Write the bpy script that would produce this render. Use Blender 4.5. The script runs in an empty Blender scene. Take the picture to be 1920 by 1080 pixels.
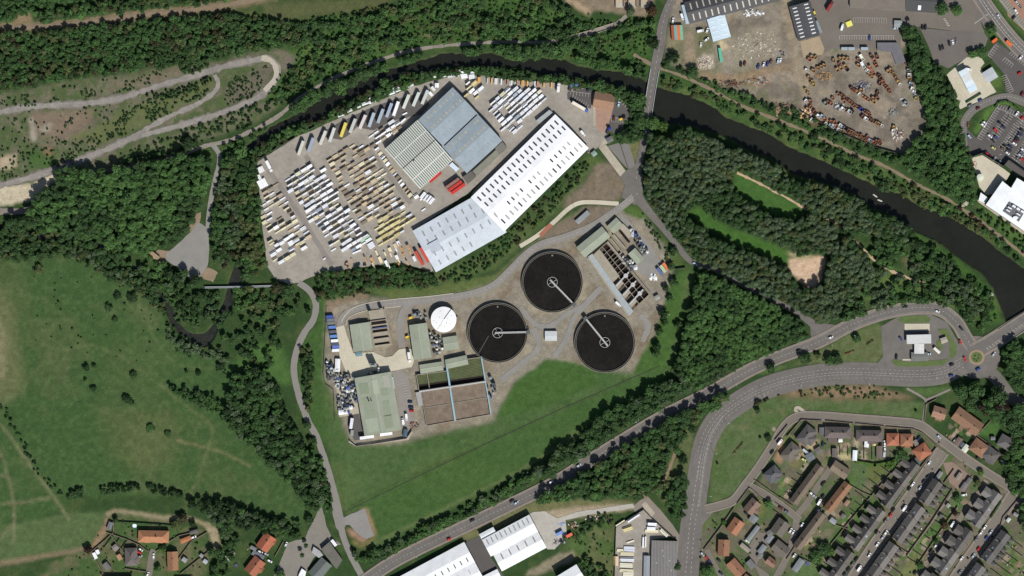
import bpy, math, random
import numpy as np
from math import sin, cos, pi, radians, hypot, atan2
random.seed(7); RNG = np.random.default_rng(7)
S = 0.45                                   # metres per photo pixel
def W(u, v): return ((u - 960) * S, (540 - v) * S)
SC = bpy.context.scene; COL = SC.collection

# ---------------------------------------------------------------- materials
def lin(c):
    out = []
    for x in c[:3]:
        x = x / 255.0
        out.append(x / 12.92 if x <= 0.04045 else ((x + 0.055) / 1.055) ** 2.4)
    return out
ALB = 0.90
def alb(c): return [min(0.88, x * ALB) for x in lin(c)]
MATS = {}
def nn(nt, t, **kw):
    n = nt.nodes.new(t)
    for k, val in kw.items(): setattr(n, k, val)
    return n
def mat(name, col=(128, 128, 128), rough=0.85, spec=0.25, noise=((0.35, 0.12),), src='flat', stripe=None, metal=0.0, bump=0.0):
    """col: colour seen in full sun. src: flat | object (object colour) | attr (mesh colour 'col').
    noise: (scale per metre, amount) layers. stripe: (angle deg, period m, amount, sharp)."""
    if name in MATS: return MATS[name]
    m = bpy.data.materials.new(name); m.use_nodes = True; nt = m.node_tree
    b = nt.nodes['Principled BSDF']; L = nt.links.new
    b.inputs['Roughness'].default_value = rough; b.inputs['Specular IOR Level'].default_value = spec
    b.inputs['Metallic'].default_value = metal
    geo = nn(nt, 'ShaderNodeNewGeometry')
    if src == 'object': base = nn(nt, 'ShaderNodeObjectInfo').outputs['Color']
    elif src == 'attr':
        a = nn(nt, 'ShaderNodeAttribute'); a.attribute_name = 'col'; base = a.outputs['Color']
    else:
        r = nn(nt, 'ShaderNodeRGB'); r.outputs[0].default_value = alb(col) + [1]; base = r.outputs[0]
    fac = None; lastn = None
    for i, (sc, am) in enumerate(noise):
        n = nn(nt, 'ShaderNodeTexNoise'); n.inputs['Scale'].default_value = sc; n.inputs['Detail'].default_value = 4
        n.inputs['Roughness'].default_value = 0.62
        L(geo.outputs['Position'], n.inputs['Vector']); lastn = n
        mr = nn(nt, 'ShaderNodeMapRange'); L(n.outputs['Fac'], mr.inputs['Value'])
        mr.inputs['From Min'].default_value = 0.3; mr.inputs['From Max'].default_value = 0.7
        mr.inputs['To Min'].default_value = 1 - am; mr.inputs['To Max'].default_value = 1 + am
        if fac is None: fac = mr.outputs[0]
        else:
            mu = nn(nt, 'ShaderNodeMath', operation='MULTIPLY'); L(fac, mu.inputs[0]); L(mr.outputs[0], mu.inputs[1]); fac = mu.outputs[0]
    if stripe:
        ang, per, am, sharp = stripe
        mp = nn(nt, 'ShaderNodeMapping'); mp.inputs['Rotation'].default_value = (0, 0, -radians(ang))
        L(geo.outputs['Position'], mp.inputs['Vector'])
        wv = nn(nt, 'ShaderNodeTexWave'); wv.inputs['Scale'].default_value = 0.314159 / per   # one band every `per` metres
        L(mp.outputs[0], wv.inputs['Vector'])
        mr = nn(nt, 'ShaderNodeMapRange'); L(wv.outputs['Fac'], mr.inputs['Value'])
        mr.inputs['From Min'].default_value = 0.5 - 0.5 / sharp; mr.inputs['From Max'].default_value = 0.5 + 0.5 / sharp
        mr.inputs['To Min'].default_value = 1 - am; mr.inputs['To Max'].default_value = 1
        if fac is None: fac = mr.outputs[0]
        else:
            mu = nn(nt, 'ShaderNodeMath', operation='MULTIPLY'); L(fac, mu.inputs[0]); L(mr.outputs[0], mu.inputs[1]); fac = mu.outputs[0]
    if fac is not None:
        vm = nn(nt, 'ShaderNodeVectorMath', operation='SCALE'); L(base, vm.inputs[0]); L(fac, vm.inputs['Scale']); base = vm.outputs[0]
    L(base, b.inputs['Base Color'])
    if bump and lastn:
        bp = nn(nt, 'ShaderNodeBump'); bp.inputs['Strength'].default_value = bump; bp.inputs['Distance'].default_value = 0.5
        L(lastn.outputs['Fac'], bp.inputs['Height']); L(bp.outputs[0], b.inputs['Normal'])
    MATS[name] = m; return m

# ---------------------------------------------------------------- mesh building
class MB:
    def __init__(s): s.v = []; s.f = []
    def add(s, vs, fs):
        o = len(s.v); s.v += [tuple(p) for p in vs]; s.f += [tuple(i + o for i in f) for f in fs]; return s
    def prism(s, poly, z0, z1, cap=True):
        a = sum(poly[i][0] * poly[(i + 1) % len(poly)][1] - poly[(i + 1) % len(poly)][0] * poly[i][1] for i in range(len(poly)))
        if a < 0: poly = poly[::-1]
        n = len(poly); vs = [(x, y, z0) for x, y in poly] + [(x, y, z1) for x, y in poly]
        fs = [(i, (i + 1) % n, n + (i + 1) % n, n + i) for i in range(n)]
        if cap: fs += [tuple(range(n, 2 * n)), tuple(range(n - 1, -1, -1))]
        return s.add(vs, fs)
    def box(s, cx, cy, z0, z1, lx, ly, rot=0.0):
        c, d = cos(rot), sin(rot)
        p = [(cx + x * c - y * d, cy + x * d + y * c) for x, y in ((-lx / 2, -ly / 2), (lx / 2, -ly / 2), (lx / 2, ly / 2), (-lx / 2, ly / 2))]
        return s.prism(p, z0, z1)
    def cyl(s, cx, cy, z0, z1, r, n=16, r2=None):
        r2 = r if r2 is None else r2
        vs = [(cx + r * cos(2 * pi * i / n), cy + r * sin(2 * pi * i / n), z0) for i in range(n)]
        vs += [(cx + r2 * cos(2 * pi * i / n), cy + r2 * sin(2 * pi * i / n), z1) for i in range(n)]
        return s.add(vs, [(i, (i + 1) % n, n + (i + 1) % n, n + i) for i in range(n)] + [tuple(range(n, 2 * n)), tuple(range(n - 1, -1, -1))])
    def tube(s, a, b, r, n=8):
        a = np.array(a, float); b = np.array(b, float); d = b - a; d /= np.linalg.norm(d)
        t = np.array([0, 0, 1.0]) if abs(d[2]) < 0.9 else np.array([1.0, 0, 0])
        x = np.cross(d, t); x /= np.linalg.norm(x); y = np.cross(d, x)
        vs = [a + r * (cos(2 * pi * i / n) * x + sin(2 * pi * i / n) * y) for i in range(n)] + [b + r * (cos(2 * pi * i / n) * x + sin(2 * pi * i / n) * y) for i in range(n)]
        return s.add(vs, [(i, n + i, n + (i + 1) % n, (i + 1) % n) for i in range(n)] + [tuple(range(n)), tuple(range(2 * n - 1, n - 1, -1))])
    def ring(s, cx, cy, z0, z1, r0, r1, n=64):
        vs = []
        for r, z in ((r1, z0), (r1, z1), (r0, z1), (r0, z0)):
            vs += [(cx + r * cos(2 * pi * i / n), cy + r * sin(2 * pi * i / n), z) for i in range(n)]
        fs = []
        for k in range(4):
            for i in range(n):
                j = (i + 1) % n; k2 = (k + 1) % 4
                fs.append((k * n + i, k * n + j, k2 * n + j, k2 * n + i))
        return s.add(vs, fs)
    def gable(s, L, Wd, z, rise, ov=0.3, th=0.15, cx=0, cy=0, rot=0.0, split=0.5):
        """a solid gable roof: ridge along local x."""
        L2, W2 = L / 2 + ov, Wd / 2 + ov; yr = -W2 + 2 * W2 * split
        vs = [(-L2, -W2, z), (L2, -W2, z), (L2, W2, z), (-L2, W2, z), (-L2, yr, z + rise), (L2, yr, z + rise)]
        vs += [(-L2, -W2, z - th), (L2, -W2, z - th), (L2, W2, z - th), (-L2, W2, z - th)]
        c, d = cos(rot), sin(rot)
        vs = [(cx + x * c - y * d, cy + x * d + y * c, q) for x, y, q in vs]
        return s.add(vs, [(0, 1, 5, 4), (2, 3, 4, 5), (3, 0, 4), (1, 2, 5), (6, 7, 1, 0), (7, 8, 2, 1), (8, 9, 3, 2), (9, 6, 0, 3), (9, 8, 7, 6)])
    def hip(s, L, Wd, z, rise, ov=0.3, th=0.15, cx=0, cy=0, rot=0.0, inset=1.0):
        L2, W2 = L / 2 + ov, Wd / 2 + ov; r = max(0.05, L2 - W2 * inset)
        vs = [(-L2, -W2, z), (L2, -W2, z), (L2, W2, z), (-L2, W2, z), (-r, 0, z + rise), (r, 0, z + rise)]
        vs += [(-L2, -W2, z - th), (L2, -W2, z - th), (L2, W2, z - th), (-L2, W2, z - th)]
        c, d = cos(rot), sin(rot)
        vs = [(cx + x * c - y * d, cy + x * d + y * c, q) for x, y, q in vs]
        return s.add(vs, [(0, 1, 5, 4), (2, 3, 4, 5), (3, 0, 4), (1, 2, 5), (6, 7, 1, 0), (7, 8, 2, 1), (8, 9, 3, 2), (9, 6, 0, 3), (9, 8, 7, 6)])
    def mesh(s, name, m):
        me = bpy.data.meshes.new(name); me.from_pydata(s.v, [], s.f)
        if m: me.materials.append(m)
        me.update(); return me
def link(name, me, parent=None, loc=None, rz=0.0, sc=None, color=None):
    o = bpy.data.objects.new(name, me); COL.objects.link(o)
    if parent: o.parent = parent
    if loc is not None: o.location = loc
    if rz: o.rotation_euler[2] = rz
    if sc is not None: o.scale = (sc, sc, sc) if not isinstance(sc, (tuple, list)) else sc
    if color is not None: o.color = tuple(alb(color)) + (1,)
    return o
def obj(name, mb, m, parent=None, **k): return link(name, mb.mesh(name, m), parent, **k)
def empty(name, x, y, z=0.0, rz=0.0):
    o = bpy.data.objects.new(name, None); COL.objects.link(o); o.location = (x, y, z); o.rotation_euler[2] = rz
    o.empty_display_size = 0.5; return o
def tag(o, label, cat, group=None):
    o['label'] = label; o['category'] = cat
    if group: o['group'] = group
    return o
def kind(o, k): o['kind'] = k; return o
def copy_of(src, parent, color=None, **tr):
    o = src.copy(); COL.objects.link(o); o.parent = parent
    if color is not None: o.color = tuple(alb(color)) + (1,)
    for k, val in tr.items(): setattr(o, k, val)
    return o

# ---------------------------------------------------------------- labels: say where a thing stands
LM = [("brown gatehouse", 1133, 190), ("blue warehouse", 862, 240), ("ribbed roof warehouse", 784, 290), ("bent white warehouse", 950, 360),
 ("white round tank", 833, 598), ("top round clarifier", 1036, 529), ("left round clarifier", 934, 624), ("right round clarifier", 1134, 642),
 ("largest green roof", 708, 757), ("brown filter beds", 850, 750), ("river road bridge", 1218, 180), ("white footbridge", 430, 537),
 ("T-shaped fuel station", 1722, 650), ("roundabout", 1831, 670), ("road bridge end", 1890, 625), ("retail fuel canopy", 1815, 150), ("square grey kiosk", 1855, 140),
 ("white superstore", 1890, 375), ("rusty skip yard", 1610, 190), ("long dark sheds", 1380, 15), ("pale blue shed", 1348, 52), ("striped container row", 1270, 60),
 ("sandy clearing", 1512, 507), ("grey gravel yard", 360, 465), ("stepped white warehouse", 965, 1020), ("long white warehouse", 800, 1060), ("grey warehouse", 1245, 1050),
 ("dark flat-roofed club", 620, 1040), ("big orange bungalow", 288, 1007), ("gravel lay-by", 680, 985), ("hairpin track", 515, 135), ("derelict slab", 20, 305),
 ("long brown terrace block", 1513, 908), ("orange pyramid roof", 1674, 824), ("burn loop", 385, 630), ("burn weir", 45, 437),
 ("railway path bend", 1660, 310), ("grass strip clearing", 1440, 365), ("lower grass clearing", 1390, 445), ("river jetty", 1858, 552), ("bushy mound", 85, 560),
 ("park path corner", 395, 800), ("dirt track end", 405, 1000), ("hedge junction", 125, 930), ("oval flower bed", 1385, 840), ("traffic splitter island", 1545, 615),
 ("road bend", 1350, 775), ("concrete depot ramp", 1148, 300), ("skip yard pit", 1500, 235), ("slate terrace top", 1705, 880), ("lane garages", 1800, 895),
 ("terrace street end", 1895, 930), ("big brown semi", 1814, 790), ("parking court", 1430, 1040), ("retail bay rows", 1880, 260), ("upper car park", 1800, 85),
 ("dirt mound corner", 1110, 20), ("viaduct track", 1110, 58), ("footpath fork", 1735, 745), ("timber yard gate", 540, 520), ("white timber block", 610, 390),
 ("tan timber block", 690, 360), ("inlet tanks", 1165, 500), ("container corner", 1240, 505), ("green gable hall", 678, 632), ("narrow green hall", 788, 640)]
USED = {}
def where(u, v, k=0):
    ds = sorted((hypot(u - a, v - b), n, a, b) for n, a, b in LM)
    d, n, a, b = ds[k]
    dx, dy = u - a, v - b
    if d < 7: side = 'at'
    elif abs(dx) > 2.2 * abs(dy): side = 'right of' if dx > 0 else 'left of'
    elif abs(dy) > 2.2 * abs(dx): side = 'below' if dy > 0 else 'above'
    else: side = ('lower right of' if dy > 0 else 'upper right of') if dx > 0 else ('lower left of' if dy > 0 else 'upper left of')
    pre = '' if d < 7 else ('just ' if d < 28 else ('well ' if d > 75 else ''))
    return pre + side + ' the ' + n
def place(desc, u, v, extra=None):
    """a label no other thing carries: description + where it stands."""
    c = [f"{desc} {where(u, v)}"]
    if extra: c.append(f"{desc} {extra} {where(u, v)}")
    w0 = where(u, v)
    for k in range(1, 7):
        c.append(f"{desc} {w0}, {where(u, v, k)}")
    for s in c:
        if s not in USED and len(s.split()) <= 16: USED[s] = 1; return s
    s = min(c, key=lambda t: len(t.split()))
    if len(s.split()) > 15: s = f"{' '.join(desc.split()[:4])} {w0}"
    i = 2
    words = ['', '', 'second', 'third', 'fourth', 'fifth', 'sixth', 'seventh', 'eighth', 'ninth', 'tenth']
    while True:
        t = f"{words[i] if i < 11 else str(i) + 'th'} {s}"
        if t not in USED: USED[t] = 1; return t
        i += 1
ORD = ['first', 'second', 'third', 'fourth', 'fifth', 'sixth', 'seventh', 'eighth', 'ninth', 'tenth', 'eleventh', 'twelfth', 'thirteenth', 'fourteenth', 'fifteenth',
       'sixteenth', 'seventeenth', 'eighteenth', 'nineteenth', 'twentieth', 'twenty-first', 'twenty-second', 'twenty-third', 'twenty-fourth', 'twenty-fifth']
def uniq(s):
    if s in USED:
        i = 2
        while f"{s} ({ORD[i - 1] if i < 26 else i})" in USED: i += 1
        s = f"{s} ({ORD[i - 1] if i < 26 else i})"
    USED[s] = 1; return s

# ---------------------------------------------------------------- 2-D helpers
def smooth(pts, step=4.0, closed=False):
    """Catmull-Rom through pts (any number of values per point)."""
    P = [np.array(p, float) for p in pts]; n = len(P); out = []
    rng = range(n) if closed else range(n - 1)
    for i in rng:
        p0 = P[(i - 1) % n] if closed or i > 0 else 2 * P[0] - P[1]
        p1 = P[i]; p2 = P[(i + 1) % n]
        p3 = P[(i + 2) % n] if closed or i + 2 < n else 2 * P[-1] - P[-2]
        k = max(1, int(np.linalg.norm((p2 - p1)[:2]) / step))
        for j in range(k):
            t = j / k
            out.append(0.5 * ((2 * p1) + (p2 - p0) * t + (2 * p0 - 5 * p1 + 4 * p2 - p3) * t * t + (3 * p1 - p0 - 3 * p2 + p3) * t ** 3))
    if not closed: out.append(P[-1])
    return [tuple(q) for q in out]
_perm = RNG.permutation(512)
_val = RNG.random(512)
def vnoise(x, y):
    x = np.asarray(x, float); y = np.asarray(y, float)
    xi = np.floor(x).astype(int); yi = np.floor(y).astype(int); fx = x - xi; fy = y - yi
    fx = fx * fx * (3 - 2 * fx); fy = fy * fy * (3 - 2 * fy)
    h = lambda a, b: _val[_perm[(_perm[a & 511] + b) & 511]]
    return (h(xi, yi) * (1 - fx) + h(xi + 1, yi) * fx) * (1 - fy) + (h(xi, yi + 1) * (1 - fx) + h(xi + 1, yi + 1) * fx) * fy
def fbm(x, y, o=4):
    s = 0; a = 0.5; t = 0
    for i in range(o):
        s = s + a * vnoise(x * 2 ** i + 17 * i, y * 2 ** i - 31 * i); t += a; a *= 0.55
    return s / t
def inside(poly, X, Y):
    """even-odd test, numpy arrays."""
    r = np.zeros(np.shape(X), bool); n = len(poly)
    for i in range(n):
        x1, y1 = poly[i][:2]; x2, y2 = poly[(i + 1) % n][:2]
        if y1 == y2: continue
        c = ((y1 > Y) != (y2 > Y)) & (X < (x2 - x1) * (Y - y1) / (y2 - y1) + x1)
        r ^= c
    return r
def rag(poly, amp, step=3.0):
    """densify a closed pixel polygon and make its outline uneven by amp pixels."""
    out = []; n = len(poly)
    for i in range(n):
        a = poly[i]; b = poly[(i + 1) % n]; k = max(1, int(hypot(b[0] - a[0], b[1] - a[1]) / step))
        for j in range(k):
            out.append((a[0] + (b[0] - a[0]) * j / k, a[1] + (b[1] - a[1]) * j / k))
    if amp:
        q = np.array(out); dx = (fbm(q[:, 0] * .09, q[:, 1] * .09) - .5) * 4 * amp; dy = (fbm(q[:, 0] * .09 + 50, q[:, 1] * .09 + 9) - .5) * 4 * amp
        out = list(zip(q[:, 0] + dx, q[:, 1] + dy))
    return out
LV = 0.05; CNT = [0]
def zlev(level): CNT[0] += 1; return level * LV + (CNT[0] % 22) * .002
def sheet(name, poly, m, level, amp=0.0, curve=False):
    if curve: poly = smooth(poly, 4, True)
    if amp: poly = rag(poly, amp)
    vs = [W(*p[:2]) for p in poly]
    a = sum(vs[i][0] * vs[(i + 1) % len(vs)][1] - vs[(i + 1) % len(vs)][0] * vs[i][1] for i in range(len(vs)))
    if a < 0: vs = vs[::-1]
    me = bpy.data.meshes.new(name); z = zlev(level)
    me.from_pydata([(x, y, z) for x, y in vs], [], [tuple(range(len(vs)))]); me.materials.append(m); me.update()
    return kind(link(name, me), 'structure')
def offs(P, o):
    """offset a polyline sideways by o pixels (to its left on the picture when o<0)."""
    q = np.array([p[:2] for p in P]); t = np.gradient(q, axis=0); t /= np.linalg.norm(t, axis=1)[:, None] + 1e-9
    return q + np.stack([-t[:, 1], t[:, 0]], 1) * np.asarray(o).reshape(-1, 1)
def ribbon(name, pts, w, m, level, amp=0.0, off=0.0, th=0.0, sm=True):
    P = smooth(pts, 3.0) if sm else [tuple(p) for p in pts]
    q = np.array([p[:2] for p in P]); wd = np.array([p[2] if len(p) > 2 else w for p in P]) / 2
    if amp: wd = wd + (fbm(q[:, 0] * .12, q[:, 1] * .12) - .5) * 3 * amp
    A = offs(P, off - wd); B = offs(P, off + wd); n = len(P); z = zlev(level)
    vs = [(*W(*A[i]), z) for i in range(n)] + [(*W(*B[i]), z) for i in range(n)]
    fs = [(i, n + i, n + i + 1, i + 1) for i in range(n - 1)]
    if th:
        k = len(vs); vs += [(x, y, z - th) for x, y, z in vs]
        fs += [(i, i + 1, k + i + 1, k + i) for i in range(n - 1)] + [(n + i + 1, n + i, k + n + i, k + n + i + 1) for i in range(n - 1)]
    me = bpy.data.meshes.new(name); me.from_pydata(vs, [], fs); me.materials.append(m); me.update()
    return kind(link(name, me), 'structure')
MARK = MB(); MARKY = MB()
def dashes(pts, off=0.0, dash=3.0, gap=4.5, w=0.8, mb=None, level=9):
    P = smooth(pts, 1.5); Q = offs(P, off); mb = mb or MARK; z = level * LV
    d = np.concatenate([[0], np.cumsum(np.linalg.norm(np.diff(Q, axis=0), axis=1))]); s = 0.0
    while s + dash < d[-1]:
        e = s + dash; k = max(1, int(dash / 3.5))
        for j in range(k):
            a, b = s + dash * j / k, s + dash * (j + 1) / k
            p = np.array([np.interp(a, d, Q[:, 0]), np.interp(a, d, Q[:, 1])]); r = np.array([np.interp(b, d, Q[:, 0]), np.interp(b, d, Q[:, 1])])
            t = (r - p) / (np.linalg.norm(r - p) + 1e-9); nrm = np.array([-t[1], t[0]]) * w / 2
            c = [W(*(p - nrm)), W(*(p + nrm)), W(*(r + nrm)), W(*(r - nrm))]
            mb.add([(x, y, z) for x, y in c], [(0, 1, 2, 3)])
        s = e + gap
def stroke(a, b, w=0.7, mb=None, level=9):
    a = np.array(a, float); b = np.array(b, float); t = (b - a) / (np.linalg.norm(b - a) + 1e-9); nr = np.array([-t[1], t[0]]) * w / 2
    c = [W(*(a - nr)), W(*(a + nr)), W(*(b + nr)), W(*(b - nr))]
    (mb or MARK).add([(x, y, level * LV) for x, y in c], [(0, 1, 2, 3)])
def bays(a, b, n, depth, w=0.55, spine=True):
    """n parking bays along a->b; bay lines reach `depth` pixels to the right of a->b on the picture."""
    a = np.array(a, float); b = np.array(b, float); t = (b - a) / np.linalg.norm(b - a); nr = np.array([-t[1], t[0]])
    for i in range(n + 1):
        p = a + (b - a) * i / n; stroke(p, p + nr * depth, w)
    if spine: stroke(a, b, w)
# ================================================================ THE GROUND
def axis(lo, hi, far, step):
    a = np.arange(lo, hi + 0.01, step); l = [lo - d for d in (30, 100, 300, 900, far)][::-1]; r = [a[-1] + d for d in (30, 100, 300, 900, far)]
    return np.concatenate([l, a, r])
GX = axis(-455, 455, 2600, 0.9); GY = axis(-265, 265, 2600, 0.9)
GXX, GYY = np.meshgrid(GX, GY); GU = GXX / S + 960; GV = 540 - GYY / S
GUC = np.clip(GU, -60, 1980); GVC = np.clip(GV, -60, 1140)
WV = fbm(GUC * .13 + 60, GVC * .13 + 21, 3)
N1 = fbm(GUC * .035, GVC * .035, 5); N2 = fbm(GUC * .035 + 91, GVC * .035 + 40, 5); N3 = fbm(GUC * .15 + 7, GVC * .15 + 3, 4); N4 = fbm(GUC * .011 + 5, GVC * .011, 4)
def L3(c): return np.array(alb(c))
GC = np.zeros(GU.shape + (3,))
def mixin(c, a): 
    global GC
    GC = GC * (1 - a[..., None]) + L3(c) * a[..., None]
def st(x, a, b): 
    t = np.clip((x - a) / (b - a), 0, 1); return t * t * (3 - 2 * t)
GC[:] = L3((54, 76, 42)); mixin((78, 92, 54), st(N1, .45, .7) * .7); mixin((45, 62, 36), st(N3, .5, .75) * .6)
def blur(a, k):
    for ax in (0, 1):
        for _ in range(2):
            p = np.pad(a, [(k, k) if i == ax else (0, 0) for i in (0, 1)], mode='edge'); c = np.cumsum(p, axis=ax)
            z = np.zeros_like(np.take(c, [0], ax)); c = np.concatenate([z, c], ax)
            n = a.shape[ax]
            a = (np.take(c, np.arange(2 * k + 1, 2 * k + 1 + n), ax) - np.take(c, np.arange(n), ax)) / (2 * k + 1)
    return a
def pmask(poly, warp=4.0, soft=1, curve=False):
    if curve: poly = smooth(poly, 5, True)
    u = GUC + (N3 - .5) * 2.6 * warp; v = GVC + (WV - .5) * 2.6 * warp if warp else GVC
    if not warp: u, v = GU, GV
    q = np.array([p[:2] for p in poly]); pad = warp * 2 + 12
    bx = (GU[0] > q[:, 0].min() - pad) & (GU[0] < q[:, 0].max() + pad); by = (GV[:, 0] > q[:, 1].min() - pad) & (GV[:, 0] < q[:, 1].max() + pad)
    m = np.zeros(GU.shape); ix = np.ix_(by, bx)
    sub = inside(poly, u[ix], v[ix]).astype(float)
    m[ix] = blur(sub, soft) if soft else sub
    return m
def paint(poly, c, warp=4.0, soft=1, a=1.0, c2=None, curve=False, n=None):
    m = pmask(poly, warp, soft, curve) * a
    if n is not None: m = m * st(n, .42, .58)
    mixin(c, m)
    if c2: mixin(c2, m * st(N1, .42, .62) * .8); 
    return m
def pline(pts, w, c, warp=1.5, a=1.0):
    P = smooth(pts, 4); q = np.array([p[:2] for p in P]); A = offs(P, -w / 2); B = offs(P, w / 2)
    paint([tuple(x) for x in A] + [tuple(x) for x in B[::-1]], c, warp, 1, a)
FIELD = (64, 89, 50)
# meadow on the left
m = paint([(-60, 492), (60, 486), (130, 482), (200, 505), (262, 530), (300, 575), (330, 640), (400, 668), (440, 690), (480, 690), (500, 720), (560, 860), (600, 960), (560, 985), (480, 955), (340, 925), (130, 935), (110, 960), (-60, 1010)], FIELD, 5, 2)
mixin((84, 96, 60), m * st(N4, .5, .66) * .45); mixin((58, 84, 46), m * st(N2, .52, .7) * .5); mixin((82, 95, 57), m * st(N3, .5, .68) * .3); mixin((92, 102, 68), m * st(N1 * .6 + N4 * .4, .54, .66) * .35)
paint([(-60, 520), (8, 540), (32, 600), (38, 660), (45, 700), (48, 725), (10, 760), (-60, 770)], (112, 112, 78), 9, 4, .6)
paint([(0, 590), (14, 640), (8, 720), (-8, 700)], (138, 130, 100), 4, 2, .6)
paint([(420, 700), (480, 640), (530, 650), (550, 720), (520, 720), (470, 680)], (76, 108, 54), 6, 2, .8)
paint([(200, 640), (330, 640), (300, 760), (200, 740)], (84, 98, 60), 20, 6, .35); paint([(180, 760), (330, 770), (330, 860), (230, 880)], (100, 104, 66), 22, 6, .4)
# mown strip and allotments, lower left
paint([(-60, 1000), (125, 962), (195, 960), (200, 975), (170, 1025), (-60, 1065)], (84, 102, 64), 2, 1); paint([(-60, 1062), (170, 1023), (172, 1031), (-60, 1073)], (130, 116, 92), 2, 1, .9)
paint([(170, 1030), (207, 965), (300, 970), (390, 1000), (400, 1040), (380, 1100), (60, 1100), (100, 1050)], (70, 92, 52), 3, 1, c2=(104, 100, 74))
paint([(168, 1028), (198, 972), (207, 968), (200, 1000), (175, 1035)], (140, 118, 92), 2, 1)
# narrow tracks worn into the grass
for pts, w, c in ([((0, 795), (20, 820), (55, 870), (100, 930), (130, 975)), 3, (132, 126, 96)], [((0, 945), (40, 942), (98, 932)), 3, (126, 120, 92)], [((0, 845), (14, 890), (26, 950), (26, 1018)), 3, (122, 118, 90)],
      [((26, 980), (10, 1000), (-10, 1020)), 3, (122, 118, 90)], [((0, 890), (14, 898)), 3, (122, 118, 90)], [((-5, 770), (30, 735), (60, 715), (48, 720), (90, 670), (130, 655), (170, 648), (220, 665), (260, 690), (290, 715)), 2, (100, 108, 70)],
      [((300, 720), (340, 755), (390, 790), (398, 810), (390, 840), (370, 900), (352, 935), (348, 970)), 2.2, (112, 114, 76)], [((330, 825), (370, 835), (420, 850), (470, 875)), 3, (122, 116, 82)], [((160, 490), (230, 515), (265, 580), (300, 650), (340, 685), (400, 690)), 2, (98, 110, 66)]): pline(pts, w, c)
pline(((200, 968), (215, 958), (250, 962), (300, 970), (350, 972), (385, 985), (400, 1010), (408, 1035)), 7, (150, 138, 110), 2); paint([(385, 980), (408, 990), (414, 1028), (398, 1018)], (156, 142, 114), 3, 1)
# derelict ground, upper left
m = paint([(-60, 178), (60, 168), (150, 150), (250, 137), (340, 125), (400, 118), (480, 98), (560, 92), (580, 110), (540, 180), (480, 225), (420, 248), (350, 268), (290, 290), (200, 318), (120, 345), (-60, 375)], (112, 108, 88), 6, 2)
mixin((82, 94, 60), m * st(N1, .42, .58) * .9); mixin((118, 110, 94), m * st(N2, .52, .68) * .6); mixin((66, 88, 48), m * st(N3, .5, .62) * .65)
paint([(200, 160), (330, 128), (345, 140), (270, 168)], (124, 112, 96), 6, 2, .8); paint([(60, 210), (180, 205), (150, 260), (60, 255)], (130, 112, 96), 8, 2, .8)
paint([(130, 262), (240, 205), (330, 175), (400, 150), (395, 170), (330, 205), (260, 240), (180, 270)], (96, 104, 64), 6, 2, .75)
paint([(420, 165), (500, 120), (512, 150), (480, 185), (430, 200)], (104, 98, 84), 5, 2, .8); paint([(525, 105), (585, 92), (570, 110), (545, 130), (530, 140)], (120, 110, 98), 5, 2, .8)
paint([(45, 285), (105, 285), (110, 315), (50, 320)], (66, 96, 46), 6, 2, .8)
paint([(-60, 350), (60, 345), (105, 322), (112, 330), (80, 358), (70, 375), (-60, 392)], (190, 178, 152), 4, 1)
paint([(-20, 295), (30, 290), (34, 312), (8, 318), (-20, 310)], (176, 158, 134), 4, 1, .9); paint([(54, 222), (62, 222), (70, 262), (60, 266)], (160, 150, 136), 3, 1, .9); paint([(74, 240), (96, 228), (98, 244), (76, 250)], (150, 142, 126), 2, 1, .8)
pline(((70, 275), (120, 255), (170, 230), (220, 195)), 5, (112, 104, 90), 2, .8); paint([(80, 275), (100, 272), (98, 295), (82, 292)], (140, 108, 86), 4, 1, .6)
# old railway strip, top left
pline(((-60, 52), (60, 51), (150, 44), (250, 30), (350, 20), (420, 10), (520, -8)), 18, (126, 112, 86), 4, .95); pline(((-60, 48), (60, 47), (150, 40), (250, 26), (350, 16), (420, 6)), 6, (138, 122, 100), 2, .9)
paint([(26, 44), (36, 24), (54, 20), (62, 42)], (136, 118, 92), 3, 1); paint([(300, 35), (480, 18), (480, 30), (310, 45)], (94, 100, 62), 6, 2, .8)
paint([(490, 4), (640, -2), (760, -20), (700, 20), (600, 30), (500, 40)], (98, 98, 66), 10, 3, .7)
# bushy slopes along the top
m = paint([(480, 60), (620, 30), (760, 10), (1000, -10), (1090, 40), (1225, 30), (1225, 140), (1180, 145), (1060, 108), (960, 92), (840, 84), (760, 98), (660, 130), (560, 160), (480, 200), (560, 110)], (62, 90, 44), 6, 2)
mixin((84, 106, 56), m * st(N1, .48, .62) * .7); mixin((46, 68, 34), m * st(N3, .5, .66) * .6)
paint([(790, 64), (830, 60), (832, 68), (796, 70)], (124, 106, 80), 2, 1, .8)
# verge round the works
WORKS = [(612, 572), (660, 562), (760, 556), (850, 550), (930, 520), (985, 470), (1020, 445), (1085, 398), (1160, 388), (1205, 400), (1250, 470), (1262, 500), (1250, 560), (1240, 640), (1190, 700), (1050, 680), (960, 720), (925, 790), (800, 815), (760, 830), (660, 835), (608, 700)]
paint([(570, 560), (620, 556), (640, 830), (600, 830), (560, 760), (560, 650), (600, 600)], (66, 92, 48), 4, 2)
m = paint([(600, 700), (640, 705), (650, 830), (780, 826), (925, 785), (960, 725), (1060, 672), (1200, 700), (1240, 640), (1262, 560), (1290, 500), (1300, 520), (1280, 600), (1258, 690), (1200, 745), (1090, 800), (1080, 830), (1030, 845), (960, 890), (860, 945), (740, 1010), (690, 1030), (710, 1000), (690, 955), (650, 965), (630, 930)], (80, 102, 60), 3, 2)
st1 = (np.sin((GU * .22 + GV * .97) * .95) > 0).astype(float)
mixin((66, 89, 49), m * .6 * blur(st1, 1)); mixin((96, 108, 64), m * st(N4, .52, .7) * .4); mixin((54, 84, 40), m * st(N2, .5, .68) * .4)
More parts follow.
